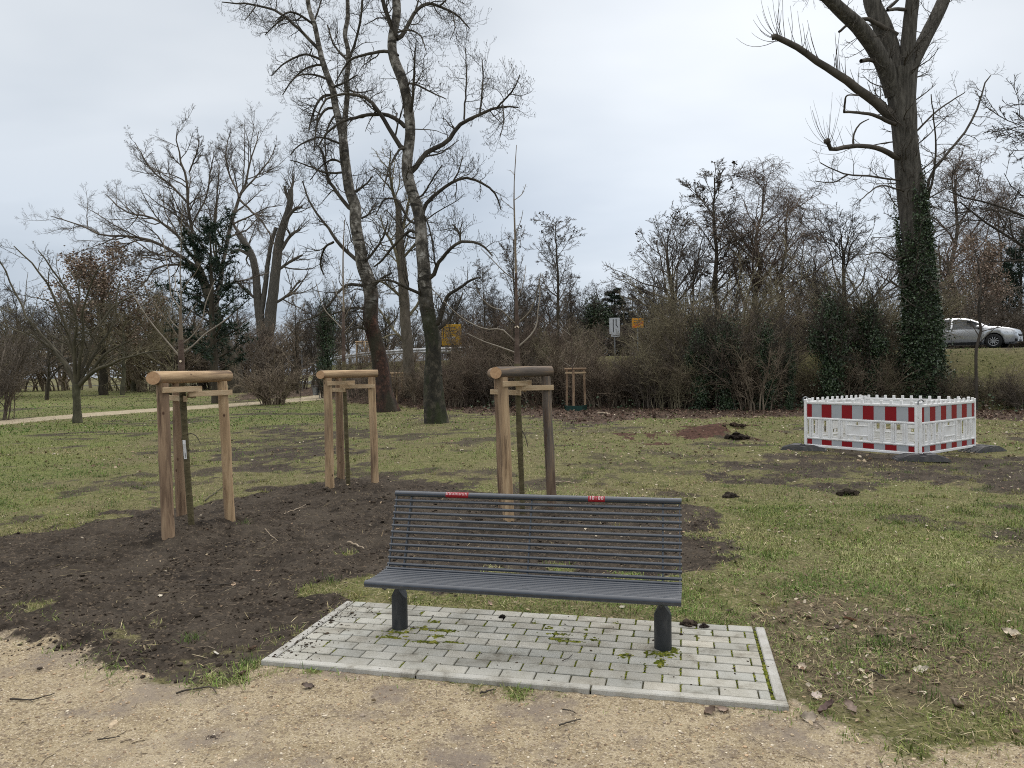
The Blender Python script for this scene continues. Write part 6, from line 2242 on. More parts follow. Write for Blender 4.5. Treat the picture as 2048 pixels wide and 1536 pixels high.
def auto_tree(style, seed):
    """local coordinates, about ten metres tall"""
    global rng
    keep_rng, rng = rng, np.random.default_rng(seed)
    T, C = MB(), MB()
    leafpos = None
    if style in ('round', 'oak', 'thin', 'birch'):
        h = {'round': 6.5, 'oak': 8.5, 'thin': 9.5, 'birch': 9.5}[style]
        nz = rng.normal(0, .12, (14, 2)); nz[0] = 0
        tp = np.concatenate([np.cumsum(nz, 0) * (.6 if style != 'thin' else .5), np.linspace(-.3, h, 14)[:, None]], 1)[None]
        r0 = {'round': .17, 'oak': .24, 'thin': .12, 'birch': .16}[style]
        tr = (r0 * np.linspace(1, .16, 14))[None]
        T.tubes(tp, tr, 8)
        kw = {'round': dict(n=20, tr=(.25, 1), ang=.85, lr=(.5, .75), up=.05), 'oak': dict(n=24, tr=(.22, 1), ang=.75, lr=(.35, .55), up=.06),
              'thin': dict(n=22, tr=(.3, 1), ang=.65, lr=(.2, .38), up=.08), 'birch': dict(n=22, tr=(.25, 1), ang=.55, lr=(.35, .5), up=.06)}[style]
        A1, R1 = grow(tp, tr, kw['n'], kw['tr'], kw['ang'], kw['lr'], 9, up=kw['up'], jit=.13, rr=.5, rmin=.02, tdec=.55)
        put(C, A1, R1)
        A2, R2 = grow(A1, R1, 8, (.15, 1), .8, (.3, .55), 6, up=.04, jit=.15, rr=.6, rmin=.013, tdec=.45)
        put(C, A2, R2)
        if style == 'birch':
            A3, R3 = grow(A2, R2, 9, (.1, 1), .9, (.5, 1.0), 6, up=-.30, jit=.08, rr=.6, rmin=.007, tdec=.2)
            put(C, A3, R3, 0, 3)
            A4, R4 = grow(A3, R3, 4, (.15, 1), .6, (.3, .5), 3, up=-.2, jit=.08, rr=.8, rmin=.006)
            put(C, A4, R4, 0, 3)
        else:
            A3, R3 = grow(A2, R2, 7, (.15, 1), .8, (.32, .58), 4, up=.05, jit=.14, rr=.7, rmin=.010, tdec=.4)
            put(C, A3, R3, 0, 3)
            A4, R4 = grow(A3, R3, 4, (.2, 1), .75, (.35, .6), 3, up=.05, jit=.1, rr=.8, rmin=.008)
            put(C, A4, R4, 0, 3)
            leafpos = np.concatenate([A3[:, -1], A4[:, -1]])
        if style == 'thin':
            leafpos = A2[:, -1]
    elif style == 'shrub' or style == 'thicket':
        ns = 40 if style == 'shrub' else 30
        a = rng.random(ns) * 2 * PI
        rad = rng.random(ns) ** .5 * (.45 if style == 'shrub' else .8)
        hh = (2.6 if style == 'shrub' else 3.6) * (.4 + .6 * rng.random(ns))
        out = (.35 + .55 * rng.random(ns)) * (1.5 if style == 'shrub' else 1.9)
        t = np.linspace(0, 1, 8)
        tp = np.zeros((ns, 8, 3))
        bend = rng.random(ns) * .6
        for k in range(8):
            o = rad + out * (t[k] ** 1.5)
            tp[:, k, 0] = np.cos(a) * o
            tp[:, k, 1] = np.sin(a) * o
            tp[:, k, 2] = hh * (t[k] - bend * .5 * t[k] ** 3) - .1 * (k == 0)
        tp[:, 1:, :2] += np.cumsum(rng.normal(0, .05, (ns, 7, 2)), 1)
        tr = (.018 + .022 * rng.random(ns))[:, None] * np.linspace(1, .3, 8)[None]
        put(C, tp, tr, 0, 4)
        A1, R1 = grow(tp, tr, 8, (.15, 1), .7, (.25, .55), 6, up=.03, jit=.16, rr=.6, rmin=.0075, tdec=.4)
        put(C, A1, R1, 0, 3)
        A2, R2 = grow(A1, R1, 5, (.1, 1), .8, (.3, .65), 4, up=.03, jit=.15, rr=.75, rmin=.0055, tdec=.4)
        put(C, A2, R2, 0, 3)
        A3, R3 = grow(A2[::2], R2[::2], 3, (.2, 1), .8, (.35, .6), 3, up=.03, jit=.15, rr=.8, rmin=.005)
        put(C, A3, R3, 0, 3)
        leafpos = A2[:, -1]
    rng = keep_rng
    return T, C, leafpos


def needle_tree(seed, kind):
    global rng
    keep_rng, rng = rng, np.random.default_rng(seed)
    T, C = MB(), MB()
    h = 8.0
    tp = np.stack([rng.normal(0, .05, 10).cumsum() * .5, rng.normal(0, .05, 10).cumsum() * .5, np.linspace(-.2, h, 10)], 1)[None]
    tr = (.2 * np.linspace(1, .1, 10))[None]
    T.tubes(tp, tr, 8)
    if kind == 'cone':
        A1, R1 = grow(tp, tr, 90, (.06, 1.0), 1.35, (1.9, 2.7), 6, up=-.01, jit=.06, rr=.3, rmin=.012, absl=True, tdec=.88)
    else:
        A1, R1 = grow(tp, tr, 42, (.2, 1.0), 1.05, (1.3, 2.6), 6, up=.05, jit=.12, rr=.4, rmin=.015, absl=True, tdec=.5)
    T.tubes(A1, R1, 4)
    A2, R2 = grow(A1, R1, 9, (.15, 1.0), .8, (.25, .5), 4, up=.02, jit=.1, rr=.6, rmin=.006)
    tips = np.concatenate([A1[:, 2:].reshape(-1, 3), A2[:, 1:].reshape(-1, 3)])
    n = len(tips)
    rep = 6 if kind == 'cone' else 9
    base = np.repeat(tips, rep, 0)
    dv = rng.normal(0, 1, (len(base), 3)); dv[:, 2] += .35
    dv /= np.linalg.norm(dv, axis=1, keepdims=True)
    ln = rng.uniform(.12, .30, len(base))[:, None]
    s = np.cross(dv, rng.normal(0, 1, (len(base), 3))); s /= np.linalg.norm(s, axis=1, keepdims=True) + 1e-9
    wd = .022
    V = np.stack([base - s * wd, base + s * wd, base + dv * ln], 1)
    col = pick(PAL_PINE, len(base), .3)
    C.add(V.reshape(-1, 3), np.arange(len(base) * 3).reshape(-1, 3), 0, np.repeat(col[:, None], 3, 1).reshape(-1, 3))
    rng = keep_rng
    return T, C


class Kind:
    """a look of tree: first use makes it, later uses copy it"""
    def __init__(self, name, T, C, matT, matC, cat, usecol=False, extra=None, solo=False):
        self.a = (name, T, C, matT, matC, cat, usecol, extra, solo)
        self.root = None

    def put(self, pos, sc, label, group=None, rz=None):
        name, T, C, mT, mC, cat, uc, extra, solo = self.a
        rz = rng.random() * 2 * PI if rz is None else rz
        sc = (sc, sc, sc) if np.isscalar(sc) else sc
        if self.root is None:
            if solo:
                r = C.build(name, mC, None, not uc, usecol=uc)
                tag(r, label, cat, group)
                r.location = [float(a) for a in pos]; r.rotation_euler = (0, 0, rz); r.scale = sc
            else:
                r = thing(name, pos, label, cat, group, rz)
                r.scale = sc
                if T is not None and T.n:
                    T.build('trunk', mT, r, True, True)
                C.build('crown', mC, r, not uc, True, usecol=uc)
                if extra:
                    extra[0].build(extra[2], extra[1], r, False, True, usecol=True)
            self.root = r
            return r
        r = dup(self.root, pos, rz, sc, label)
        if group:
            r['group'] = group
        elif 'group' in r:
            del r['group']
        return r


def seedclumps(leafpos, seed, n, size=.16, pal=((.03, .022, .016), (.05, .035, .025), (.02, .016, .013)), spread=.07):
    global rng
    keep_rng, rng = rng, np.random.default_rng(seed)
    B = MB()
    c_ = leafpos[rng.integers(0, len(leafpos), n)]
    p = np.repeat(c_, 7, 0) + rng.normal(0, spread, (n * 7, 3)) - [0, 0, .06]
    leafcloud(B, p, size * (.5 + rng.random(len(p))), pal, 1.2)
    rng = keep_rng
    return B


def K(name, style, seed, mT, mC, cat='tree', extra=None, solo=False):
    T, C, lp = auto_tree(style, seed)
    ex = None
    if extra == 'brown':
        ex = (seedclumps(lp, seed, 1500, .12, [(.21, .15, .11), (.30, .22, .165), (.15, .10, .075), (.36, .28, .21)], spread=.25), MAT['leaf'], 'leaves')
    elif extra == 'pods':
        ex = (seedclumps(lp, seed, 34, .11), MAT['leaf'], 'leaves')  # dark seed clusters and hanging pods, not foliage
    elif extra == 'ivy':
        global rng
        B = MB()
        n = 11000
        # ivy hangs in clumps round the stem and the lower limbs
        nc = 34
        ca = rng.random(nc) * 2 * PI
        cz = rng.random(nc) ** .9 * 6.4
        cr = (.2 + .95 * rng.random(nc)) * (.55 + .6 * np.sin(np.clip(cz / 6.6, 0, 1) * PI))
        w_ = rng.integers(0, nc, n)
        sg = .20 + .22 * rng.random(nc)
        p = np.stack([cr[w_] * np.cos(ca[w_]), cr[w_] * np.sin(ca[w_]), cz[w_]], 1) + rng.normal(0, 1, (n, 3)) * sg[w_][:, None] * np.array([1, 1, 1.5])
        p = p[p[:, 2] > 0]
        leafcloud(B, p, .15 * (.6 + .8 * rng.random(len(p))), PAL_IVY, 1.1)
        ex = (B, MAT['ivy'], 'ivy')
    return Kind(name, T, C, mT, mC, cat, extra=ex, solo=solo)


KD = {
    'round': K('bare_tree', 'round', 101, MAT['bark_dark'], MAT['twig_dark']),
    'round2': K('bare_tree', 'round', 102, MAT['bark_green'], MAT['twig_olive']),
    'oak': K('bare_tree', 'oak', 103, MAT['bark_dark'], MAT['twig_dark']),
    'oakgrey': K('bare_tree', 'oak', 104, MAT['bark_tan'], MAT['twig_grey']),
    'thin': K('slender_tree', 'thin', 105, MAT['bark_dark'], MAT['twig_dark']),
    'thinpods': K('slender_tree', 'thin', 106, MAT['bark_dark'], MAT['twig_shrub'], extra='pods'),
    'roundpods': K('bare_tree', 'round', 111, MAT['bark_dark'], MAT['twig_shrub'], extra='pods'),
    'thinbrown': K('slender_tree', 'thin', 107, MAT['bark_dark'], MAT['twig_brown']),
    'birch': K('birch_tree', 'birch', 108, MAT['bark_tan'], MAT['twig_red']),
    'hornbeam': K('hornbeam_tree', 'oak', 109, MAT['bark_dark'], MAT['twig_brown'], extra='brown'),
    'ivytree': K('ivy_grown_tree', 'round', 110, MAT['bark_dark'], MAT['twig_dark'], extra='ivy'),
    'shrub1': K('shrub', 'shrub', 120, None, MAT['twig_brown'], 'shrub', solo=True),
    'shrub2': K('shrub', 'shrub', 121, None, MAT['twig_olive'], 'shrub', solo=True),
    'thicket1': K('shrub', 'thicket', 122, None, MAT['twig_brown'], 'shrub', solo=True),
    'thicket2': K('shrub', 'thicket', 123, None, MAT['twig_olive'], 'shrub', solo=True),
    'thicket3': K('shrub', 'thicket', 124, None, MAT['twig_red'], 'shrub', solo=True),
    'thicket4': K('shrub', 'thicket', 125, None, MAT['twig_shrub'], 'shrub', solo=True),
}
_T, _C = needle_tree(130, 'pine')
KD['pine'] = Kind('pine_tree', _T, _C, MAT['bark_dark'], MAT['needle'], 'tree', True)
_T, _C = needle_tree(131, 'cone')
KD['spruce'] = Kind('spruce_tree', _T, _C, MAT['bark_dark'], MAT['needle'], 'tree', True)
H0 = {'round': 8.2, 'round2': 8.2, 'roundpods': 8.2, 'oak': 10.5, 'oakgrey': 10.5, 'thin': 10.3, 'thinpods': 10.3, 'thinbrown': 10.3, 'birch': 11, 'hornbeam': 10.5, 'ivytree': 8.2, 'shrub1': 2.4, 'shrub2': 2.4, 'thicket1': 2.9, 'thicket2': 2.9, 'thicket3': 2.9, 'thicket4': 2.9, 'pine': 8.3, 'spruce': 8.2}


def tree_at(kind, px, d, top, label, group=None, wide=1.0, rz=None, sink=0.0):
    """stand a tree of this kind where pixel column px meets distance d, as tall as the pixel row top"""
    p = P(px, 768, d)
    z = gz1(p[0], p[1]) - sink
    h = P(px, top, d)[2] - z
    s = h / H0[kind]
    return KD[kind].put((p[0], p[1], z), (s * wide, s * wide, s), label, group, rz)
# ------------------------------------------------------------------ background planting
# left side
tree_at('round', 92, 55, 600, 'small dark bare tree standing between the low wide tree and the hornbeam')
tree_at('hornbeam', 208, 68, 470, 'tall rounded hornbeam still holding brown leaves on the far lawn', wide=1.25)
tree_at('pine', 432, 44, 445, 'dark green pine in front of the spreading bare tree', wide=1.15)
tree_at('shrub1', 546, 40.5, 706, 'rounded brown twiggy bush at the edge of the side path', wide=1.15)
tree_at('thin', 600, 38, 770, 'tiny leaning bare sapling right of the rounded brown bush', wide=.4)
LB = 'bare brown bush in the belt behind the left lawn'
GB = 'bushes along the far edge of the left lawn'
for k, (px, d, top, kd, wd) in enumerate(((-60, 62, 650, 'thicket4', 1.5), (20, 88, 675, 'thicket1', 1.5), (120, 92, 680, 'thicket1', 1.6), (255, 86, 660, 'thicket2', 1.5), (310, 80, 640, 'thicket1', 1.4), (380, 90, 660, 'thicket3', 1.6),
                                          (425, 86, 660, 'thicket4', 1.6), (480, 88, 665, 'thicket3', 1.6), (520, 84, 660, 'thicket1', 1.5), (575, 80, 655, 'thicket4', 1.5), (-140, 70, 640, 'thicket3', 1.6))):
    tree_at(kd, px, d, top, LB, GB, wd)
LT = 'bare tree in the belt behind the left lawn'
GT = 'trees along the far edge of the left lawn'
for (px, d, top, kd, wd) in ((-20, 85, 560, 'round', 1.1), (30, 95, 575, 'oak', 1.1), (130, 98, 590, 'oakgrey', 1.1), (270, 80, 545, 'round2', 1.1), (310, 92, 540, 'oak', 1.0), (345, 74, 575, 'round2', 1.0), (400, 96, 570, 'oak', 1.1), (470, 96, 575, 'oakgrey', 1.1), (-90, 75, 540, 'round', 1.1), (245, 66, 590, 'round2', 1.2), (20, 70, 600, 'round2', 1.0)):
    tree_at(kd, px, d, top, LT, GT, wd)
tree_at('shrub2', 345, 52, 735, 'low rounded olive bush behind the near stake frame', wide=1.2)
tree_at('thicket4', -25, 30, 640, 'dark bare bush cut by the left edge of the lawn', wide=.8)
# between pollard and poplars: thin trees along the bank
LM = 'slender bare tree on the road bank between pollarded tree and poplars'
GM_ = 'slender trees on the road bank'
for (px, d, top, kd, wd) in ((596, 62, 590, 'thinbrown', 1.2), (628, 60, 600, 'thin', 1.2), (655, 50, 560, 'ivytree', .55), (690, 58, 570, 'thinbrown', 1.1), (715, 60, 585, 'thin', 1.1), (745, 55, 560, 'thinbrown', 1.1), (645, 75, 610, 'oak', 1.0), (700, 78, 600, 'oakgrey', 1.0), (770, 75, 590, 'oak', 1.0), (830, 70, 580, 'oakgrey', 1.0)):
    tree_at(kd, px, d, top, LM, GM_, wd)
# third large trunk behind the two poplars
big_tree('poplar_tree', (820, 790), [[(822, 792, 24), (818, 740, 22), (812, 650, 21), (805, 560, 20), (800, 500, 18), (798, 440, 14), (796, 400, 10)]],
         [[(806, 560, 7), (790, 500, 6), (770, 460, 4), (760, 430, 2)], [(800, 480, 8), (812, 430, 6), (818, 390, 4), (815, 350, 2)], [(797, 420, 8), (785, 380, 6), (780, 340, 4), (782, 300, 2)], [(812, 640, 6), (840, 600, 5), (850, 560, 3)], [(808, 600, 6), (775, 570, 5), (750, 560, 3)], [(803, 520, 6), (835, 480, 4), (850, 440, 2)], [(814, 690, 6), (780, 650, 4), (760, 620, 3)]],
         'pale brown trunk of a shorter poplar standing behind the two old poplars', MAT['bark_tan'], MAT['twig_olive'], depth=2, n1=9, n2=6, n3=5, n4=2, len1=(.35, .7), rmin=.009)
# road side thicket
GS = 'shrubs of the roadside thicket'
def q_at(px, q):
    k = (px - 1024) / FPX
    lo, hi = 20, 90
    for _ in range(40):
        m_ = (lo + hi) / 2
        if road_q(np.array([k * m_]), np.array([m_]))[0] < q:
            lo = m_
        else:
            hi = m_
    return lo

row = []
for px in range(655, 905, 28):
    row.append((px, 33.6, 735, ('thicket4', 'thicket1'), 'low dark bare shrub of the thicket behind the poplar trunks'))
for px in range(690, 905, 34):
    row.append((px, 36.4, 700, ('thicket2', 'thicket1', 'thicket3'), 'tangled bare shrub on the road bank behind the poplar trunks'))
for px in range(905, 1300, 30):
    row.append((px, 33.0, 715 + 16 * math.sin(px), ('thicket1', 'thicket3', 'thicket1', 'thicket4'), 'brown bare shrub in front of the thicket, between mossy poplar and white road sign'))
for px in range(900, 1320, 30):
    row.append((px, 35.2, (715 if px < 945 or 1185 < px < 1305 else 680) + 14 * math.sin(px * 2.1), ('thicket3', 'thicket1', 'thicket2'), 'taller brown bare shrub of the thicket under the yellow and white road signs'))
for px in range(930, 1200, 45):
    row.append((px, 37.0, 655, ('thicket1', 'thicket3'), 'reddish bare shrub at the top of the bank right of the yellow direction sign'))
for px in (1310, 1340, 1372, 1425, 1482, 1508):
    row.append((px, 31.4, 690 + 22 * math.sin(px), ('thicket2', 'thicket1', 'thicket4'), 'olive brown bare shrub at the foot of the thicket left of the barrier square'))
for px in range(1320, 1560, 30):
    row.append((px, 34.2, 605 + 26 * math.sin(px * 1.7), ('thicket2', 'thicket1', 'thicket2'), 'tall arching olive brown shrub of the thicket left of the barrier square'))
for px in range(1650, 1790, 34):
    row.append((px, 33.2, 700 + 10 * math.sin(px), ('thicket2', 'thicket1'), 'tangled bare shrub directly behind the barrier square'))
for px in (1668, 1706, 1748, 1780):
    row.append((px, 36.2, 590, ('thicket2', 'thicket4'), 'tall dark shrub left of the ivy wrapped trunk'))
for px in (1630, 1800, 1880, 1905, 1935, 1965, 2000, 2030, 2065):
    row.append((px, 32.6, 748, ('thicket4', 'thicket1', 'thicket2'), 'low bramble shrub on the bank below the silver car'))
for k, (px, q_, top, kds, lab) in enumerate(row):
    jx = px + rng.uniform(-9, 9)
    d = q_at(jx, q_ + rng.uniform(-.7, .7))
    if rng.random() < .08:
        continue
    hgt_px = 745 - top
    tree_at(kds[k % len(kds)], jx, d, 745 - hgt_px * (rng.uniform(.7, 1.05) if px < 945 or 1185 < px < 1305 else rng.uniform(.55, 1.3)), lab, GS, rng.uniform(.85, 1.3), sink=.1)

# ivy grown stems in the thicket
for (px, q_, top, wd, lab) in ((1400, 30.6, 612, .7, 'ivy smothered stem in the thicket, left of the three'), (1452, 30.5, 596, .75, 'ivy smothered stem at the centre of the dense thicket'), (1533, 30.6, 612, .65, 'ivy smothered stem at the right end of the dense thicket'),
                               (1578, 31.0, 650, .45, 'short leaning ivy smothered stem beside the gap in the thicket'), (1662, 32.2, 540, .75, 'ivy smothered tree left of the large ivy wrapped trunk'), (1738, 32.8, 565, .75, 'broad ivy smothered tree touching the large ivy wrapped trunk'), (1800, 33.5, 690, .8, 'ivy covered stump at the foot of the large trunk')):
    tree_at('ivytree', px, q_at(px, q_), top, lab, 'ivy smothered stems in the thicket', wd)

# taller trees in and beyond the thicket
GX_ = 'trees in and behind the roadside thicket'
for (px, d, top, kd, wd, lab) in (
        (1030, 36.5, 455, 'thinpods', .95, 'slender tree with dark seed clusters behind the straight young tree'),
        (1110, 37.5, 425, 'thinpods', 1.25, 'slender tree with dark seed clusters leaning right of the young tree'),
        (965, 38, 520, 'thinpods', 1.1, 'slender tree with few seed clusters above the yellow direction sign'),
        (1345, 42, 400, 'roundpods', 1.0, 'slender tree with hanging pods at the left of the tall group'),
        (1432, 41, 328, 'thinpods', 1.7, 'tallest tree with hanging pods left of the drooping birch'),
        (1500, 41, 318, 'birch', 1.4, 'drooping fine twigged birch at the centre of the tall group'),
        (1568, 43, 385, 'birch', 1.3, 'smaller drooping birch at the right of the tall group'),
        (1690, 40, 402, 'round', 1.1, 'round headed bare tree left of the ivy wrapped trunk'),
        (1640, 44, 470, 'oak', 1.0, 'bare tree between the birch and the round headed tree'),
        (1300, 50, 500, 'oakgrey', .9, 'grey bare tree behind the orange road sign'),
        (1385, 46, 470, 'round', .9, 'dark bare tree behind the pod bearing trees'),
        (1192, 58, 562, 'ivytree', 1.0, 'dark ivy grown tree behind the white road sign'),
        (1228, 60, 575, 'spruce', 1.9, 'broad dark green conifer right of the white road sign'),
        (1150, 60, 545, 'oak', .9, 'bare tree left of the dark ivy grown tree'),
        (1080, 55, 560, 'oak', 1.0, 'bare tree behind the young tree with straight leader'),
        (1000, 60, 560, 'oakgrey', 1.0, 'grey bare tree far behind the yellow direction sign'),
        (920, 62, 560, 'oak', 1.0, 'bare tree far behind the mossy poplar'),
        (1915, 56, 305, 'birch', 1.25, 'tall drooping birch behind the silver car'),
        (2010, 60, 360, 'birch', .8, 'drooping birch at the right end of the road'),
        (1960, 48, 452, 'hornbeam', .8, 'dense reddish brown tree behind the silver car'),
        (1895, 50, 520, 'oak', .9, 'dark bare tree just right of the ivy wrapped trunk'),
        (2040, 52, 480, 'pine', .9, 'dark pine behind the front of the silver car'),
        (2000, 58, 540, 'pine', .9, 'dark pine behind the roof of the silver car'),
        (2110, 50, 440, 'pine', .9, 'dark pine cut by the right edge of the view'),
        (2150, 30, 120, 'round', 1.0, 'bare tree reaching in from beyond the right edge')):
    tree_at(kd, px, d, top, lab, None, wd)
for (px, d, top, kd, wd) in ((1890, 47, 630, 'thicket4', 1.5), (1925, 46, 625, 'thicket4', 1.6), (1965, 45, 622, 'thicket4', 1.6), (2010, 45, 620, 'thicket4', 1.6), (2055, 44, 615, 'thicket4', 1.6), (1780, 47, 615, 'thicket4', 1.5), (1735, 47, 600, 'thicket4', 1.5), (1690, 48, 610, 'thicket4', 1.5), (1640, 49, 620, 'thicket4', 1.5), (1590, 50, 640, 'thicket4', 1.5), (2100, 44, 600, 'thicket4', 1.6)):
    tree_at(kd, px, d, top, 'dark hedge shrub on the far side of the road', 'hedge shrubs beyond the road', wd)

# crooked sapling stem standing before the car
q_, r_ = limb([(1953, 800, 6), (1952, 740, 5.5), (1953, 692, 5.5), (1962, 664, 5), (1957, 620, 4.5), (1962, 560, 3.4), (1950, 500, 2)], 26.5, 26.5, 16)
root = thing('bare_sapling', (q_[0][0], q_[0][1], gz1(q_[0][0], q_[0][1])), 'thin crooked bare sapling standing in front of the silver car', 'young tree')
q_[0][2] = root.location[2] - .1
B = MB(); B.tubes(q_, r_, 6); B.build('trunk', MAT['twig_dark'], root, True)
B = MB()
A, Ra = grow(q_[None], r_[None], 16, (.35, 1), .8, (.5, 1.3), 6, up=.05, jit=.12, rr=.5, rmin=.006, absl=True); put(B, A, Ra, 0, 3)
A, Ra = grow(A, Ra, 4, (.2, 1), .8, (.2, .5), 4, up=.05, jit=.12, rr=.7, rmin=.005, absl=True); put(B, A, Ra, 0, 3)
B.build('crown', MAT['twig_dark'], root, True)

# trees and bushes closing the view beyond the road
for (px, d, top, kd, wd) in ((872, 56, 590, 'oak', 1.0), (905, 60, 600, 'round', 1.0), (945, 54, 585, 'oakgrey', 1.0), (985, 57, 575, 'oak', 1.1), (1025, 60, 580, 'round', 1.1), (1060, 53, 590, 'oakgrey', 1.0), (1100, 58, 575, 'round', 1.1), (1140, 54, 590, 'oak', 1.0), (1172, 62, 575, 'oakgrey', 1.1), (1260, 56, 590, 'oak', 1.1), (1285, 62, 560, 'round', 1.1), (1318, 54, 570, 'oakgrey', 1.1), (1350, 60, 560, 'oak', 1.1), (1410, 55, 540, 'oakgrey', 1.1), (1470, 52, 540, 'oak', 1.1), (1540, 53, 545, 'round', 1.1), (1600, 55, 520, 'oak', 1.1)):
    tree_at(kd, px, d, top, 'bare tree closing the view beyond the road between the yellow sign and the birches', 'bare trees beyond the road', wd)
for (px, d, top, wd, kd) in ((880, 52, 668, 1.5, 'thicket4'), (930, 51, 660, 1.6, 'thicket1'), (985, 50, 655, 1.6, 'thicket4'), (1040, 50, 655, 1.6, 'thicket3'), (1095, 49, 655, 1.6, 'thicket4'), (1150, 49, 650, 1.6, 'thicket1'), (1205, 48, 655, 1.5, 'thicket4'), (1260, 48, 660, 1.5, 'thicket4'), (1310, 47, 645, 1.6, 'thicket1'), (1365, 47, 640, 1.6, 'thicket4'), (1430, 47, 640, 1.6, 'thicket4'), (1500, 46, 640, 1.6, 'thicket1'), (1550, 46, 645, 1.5, 'thicket4')):
    tree_at(kd, px, d, top, 'bare hedge shrub on the far side of the road behind the thicket', 'hedge shrubs beyond the road', wd)

# distant wood: reads as one mass
B = MB()
T_, C_, _ = auto_tree('oak', 300)
Vc = np.concatenate(C_.v); Vt = np.concatenate(T_.v)
Fq = [f for f, _ in C_.f] + [f + C_.n for f, _ in T_.f]
V0 = np.concatenate([Vc, Vt])
for k in range(64):
    px = -420 + k * 46 + rng.uniform(-14, 14)
    d = rng.uniform(105, 150)
    p = P(px, 768, d)
    z = gz1(p[0], p[1])
    h = rng.uniform(9, 14)
    s = h / 10.5
    a = rng.random() * 6.28
    R = np.array([[math.cos(a), -math.sin(a), 0], [math.sin(a), math.cos(a), 0], [0, 0, 1]])
    V = (V0 * [s * 1.25, s * 1.25, s]) @ R.T + [p[0], p[1], z - .2]
    n0 = B.n
    B.add(V, Fq[0])
    for f in Fq[1:]:
        B.f.append((f + n0, 0))
tag(B.build('distant_wood', MAT['twig_brown']), 'bare far wood closing the horizon', kind='stuff')

# ivy and brambles creeping over the bank foot
B = MB()
n = 70000
x = rng.random(n) * 36 - 2
y = 18 + rng.random(n) * 30
q_ = road_q(x, y)
px_ = 1024 + FPX * x / y
cl = fbm(x, y, 1.6, 3, 140)
k = (q_ > 30.2) & (q_ < 37.3) & (rng.random(n) < np.clip(.2 + cl * 1.3 + .45 * (px_ > 1350) + .2 * (px_ > 1850), 0, 1) * sstep(35.2, 33.8, q_))
x, y = x[k], y[k]
z = gz(x, y) + np.abs(rng.normal(0, .22, len(x)))
leafcloud(B, np.stack([x, y, z], 1), .11 * (.6 + .8 * rng.random(len(x))), PAL_IVY + [(.05, .045, .03), (.09, .06, .04)], .9)
tag(B.build('ivy_ground_cover', MAT['ivy'], usecol=True), 'ivy and bramble leaves creeping over the bank', kind='stuff')

# ------------------------------------------------------------------ road furniture
MAT['yellow'] = nmat('sign_yellow', [(.3, (.52, .28, .006)), (.7, (.62, .36, .012))], 4, .45)
MAT['orange'] = nmat('sign_orange', [(.3, (.62, .25, .006)), (.7, (.70, .31, .01))], 4, .45)
MAT['sign_white'] = nmat('sign_white', [(.3, (.44, .46, .48)), (.7, (.54, .56, .58))], 4, .5)
MAT['sign_red'] = nmat('sign_red', [(.3, (.5, .05, .02)), (.7, (.6, .08, .03))], 4, .5)
MAT['pole'] = nmat('galv_pole', [(.3, (.16, .165, .17)), (.7, (.27, .28, .29))], 6, .5, metal=.3)


def sign(name, x0, x1, y0, y1, d, board, label, deco, poles=(0.5,), yaw=0.0, cat='road sign'):
    a, b_ = P(x0, y1, d), P(x1, y1, d)
    t = P(x0, y0, d)
    w_, h_ = np.linalg.norm(b_ - a), t[2] - a[2]
    c_ = (a + b_) / 2
    g = gz1(c_[0], c_[1])
    root = thing(name, (c_[0], c_[1], g), label, cat, rz=yaw)
    zb = a[2] - g
    B = MB()
    B.box((0, 0, zb + h_ / 2), (w_, .03, h_), None, .006)
    B.build('board', board, root, False, True)
    for f in poles:
        B = MB()
        B.rod(((f - .5) * w_, .055, -.2), ((f - .5) * w_, .055, zb + h_ * .98), .038, .038, 10)
        B.build('post', MAT['pole'], root, True, True)
    deco(root, w_, h_, zb)
    return root


def stripe(B, x0, z0, x1, z1, wd, mat=0, y=-.0185):
    d = np.array([x1 - x0, 0, z1 - z0]); ln = np.linalg.norm(d); d /= ln
    R = np.stack([d, np.array([0, 1.0, 0]), np.cross(d, [0, 1.0, 0])], 1)
    B.box(((x0 + x1) / 2, y, (z0 + z1) / 2), (ln, .004, wd), R, 0, mat)


def deco_yellow(root, w_, h_, zb):
    B = MB()
    for (x0, x1, z) in ((-.30, .22, .86), (-.28, .30, .72), (-.28, .05, .66), (-.30, .36, .55), (-.25, .12, .47), (-.2, .14, .17)):
        # worn lettering, unreadable from here: broken dashes
        x = x0
        while x < x1 - .03:
            l = rng.uniform(.03, .09)
            stripe(B, x * w_, zb + z * h_, min(x + l, x1) * w_, zb + z * h_, .035 * h_)
            x += l + .02
    stripe(B, -.42 * w_, zb + .3 * h_, -.42 * w_, zb + .8 * h_, .05 * w_)
    stripe(B, -.42 * w_, zb + .8 * h_, -.38 * w_, zb + .74 * h_, .03 * w_)
    B.build('lettering', MAT['ink'], root, False, True)
    B = MB()
    stripe(B, -.22 * w_, zb + .37 * h_, .16 * w_, zb + .37 * h_, .09 * h_, y=-.0195)
    B.build('white_field', MAT['sign_white'], root, False, True)


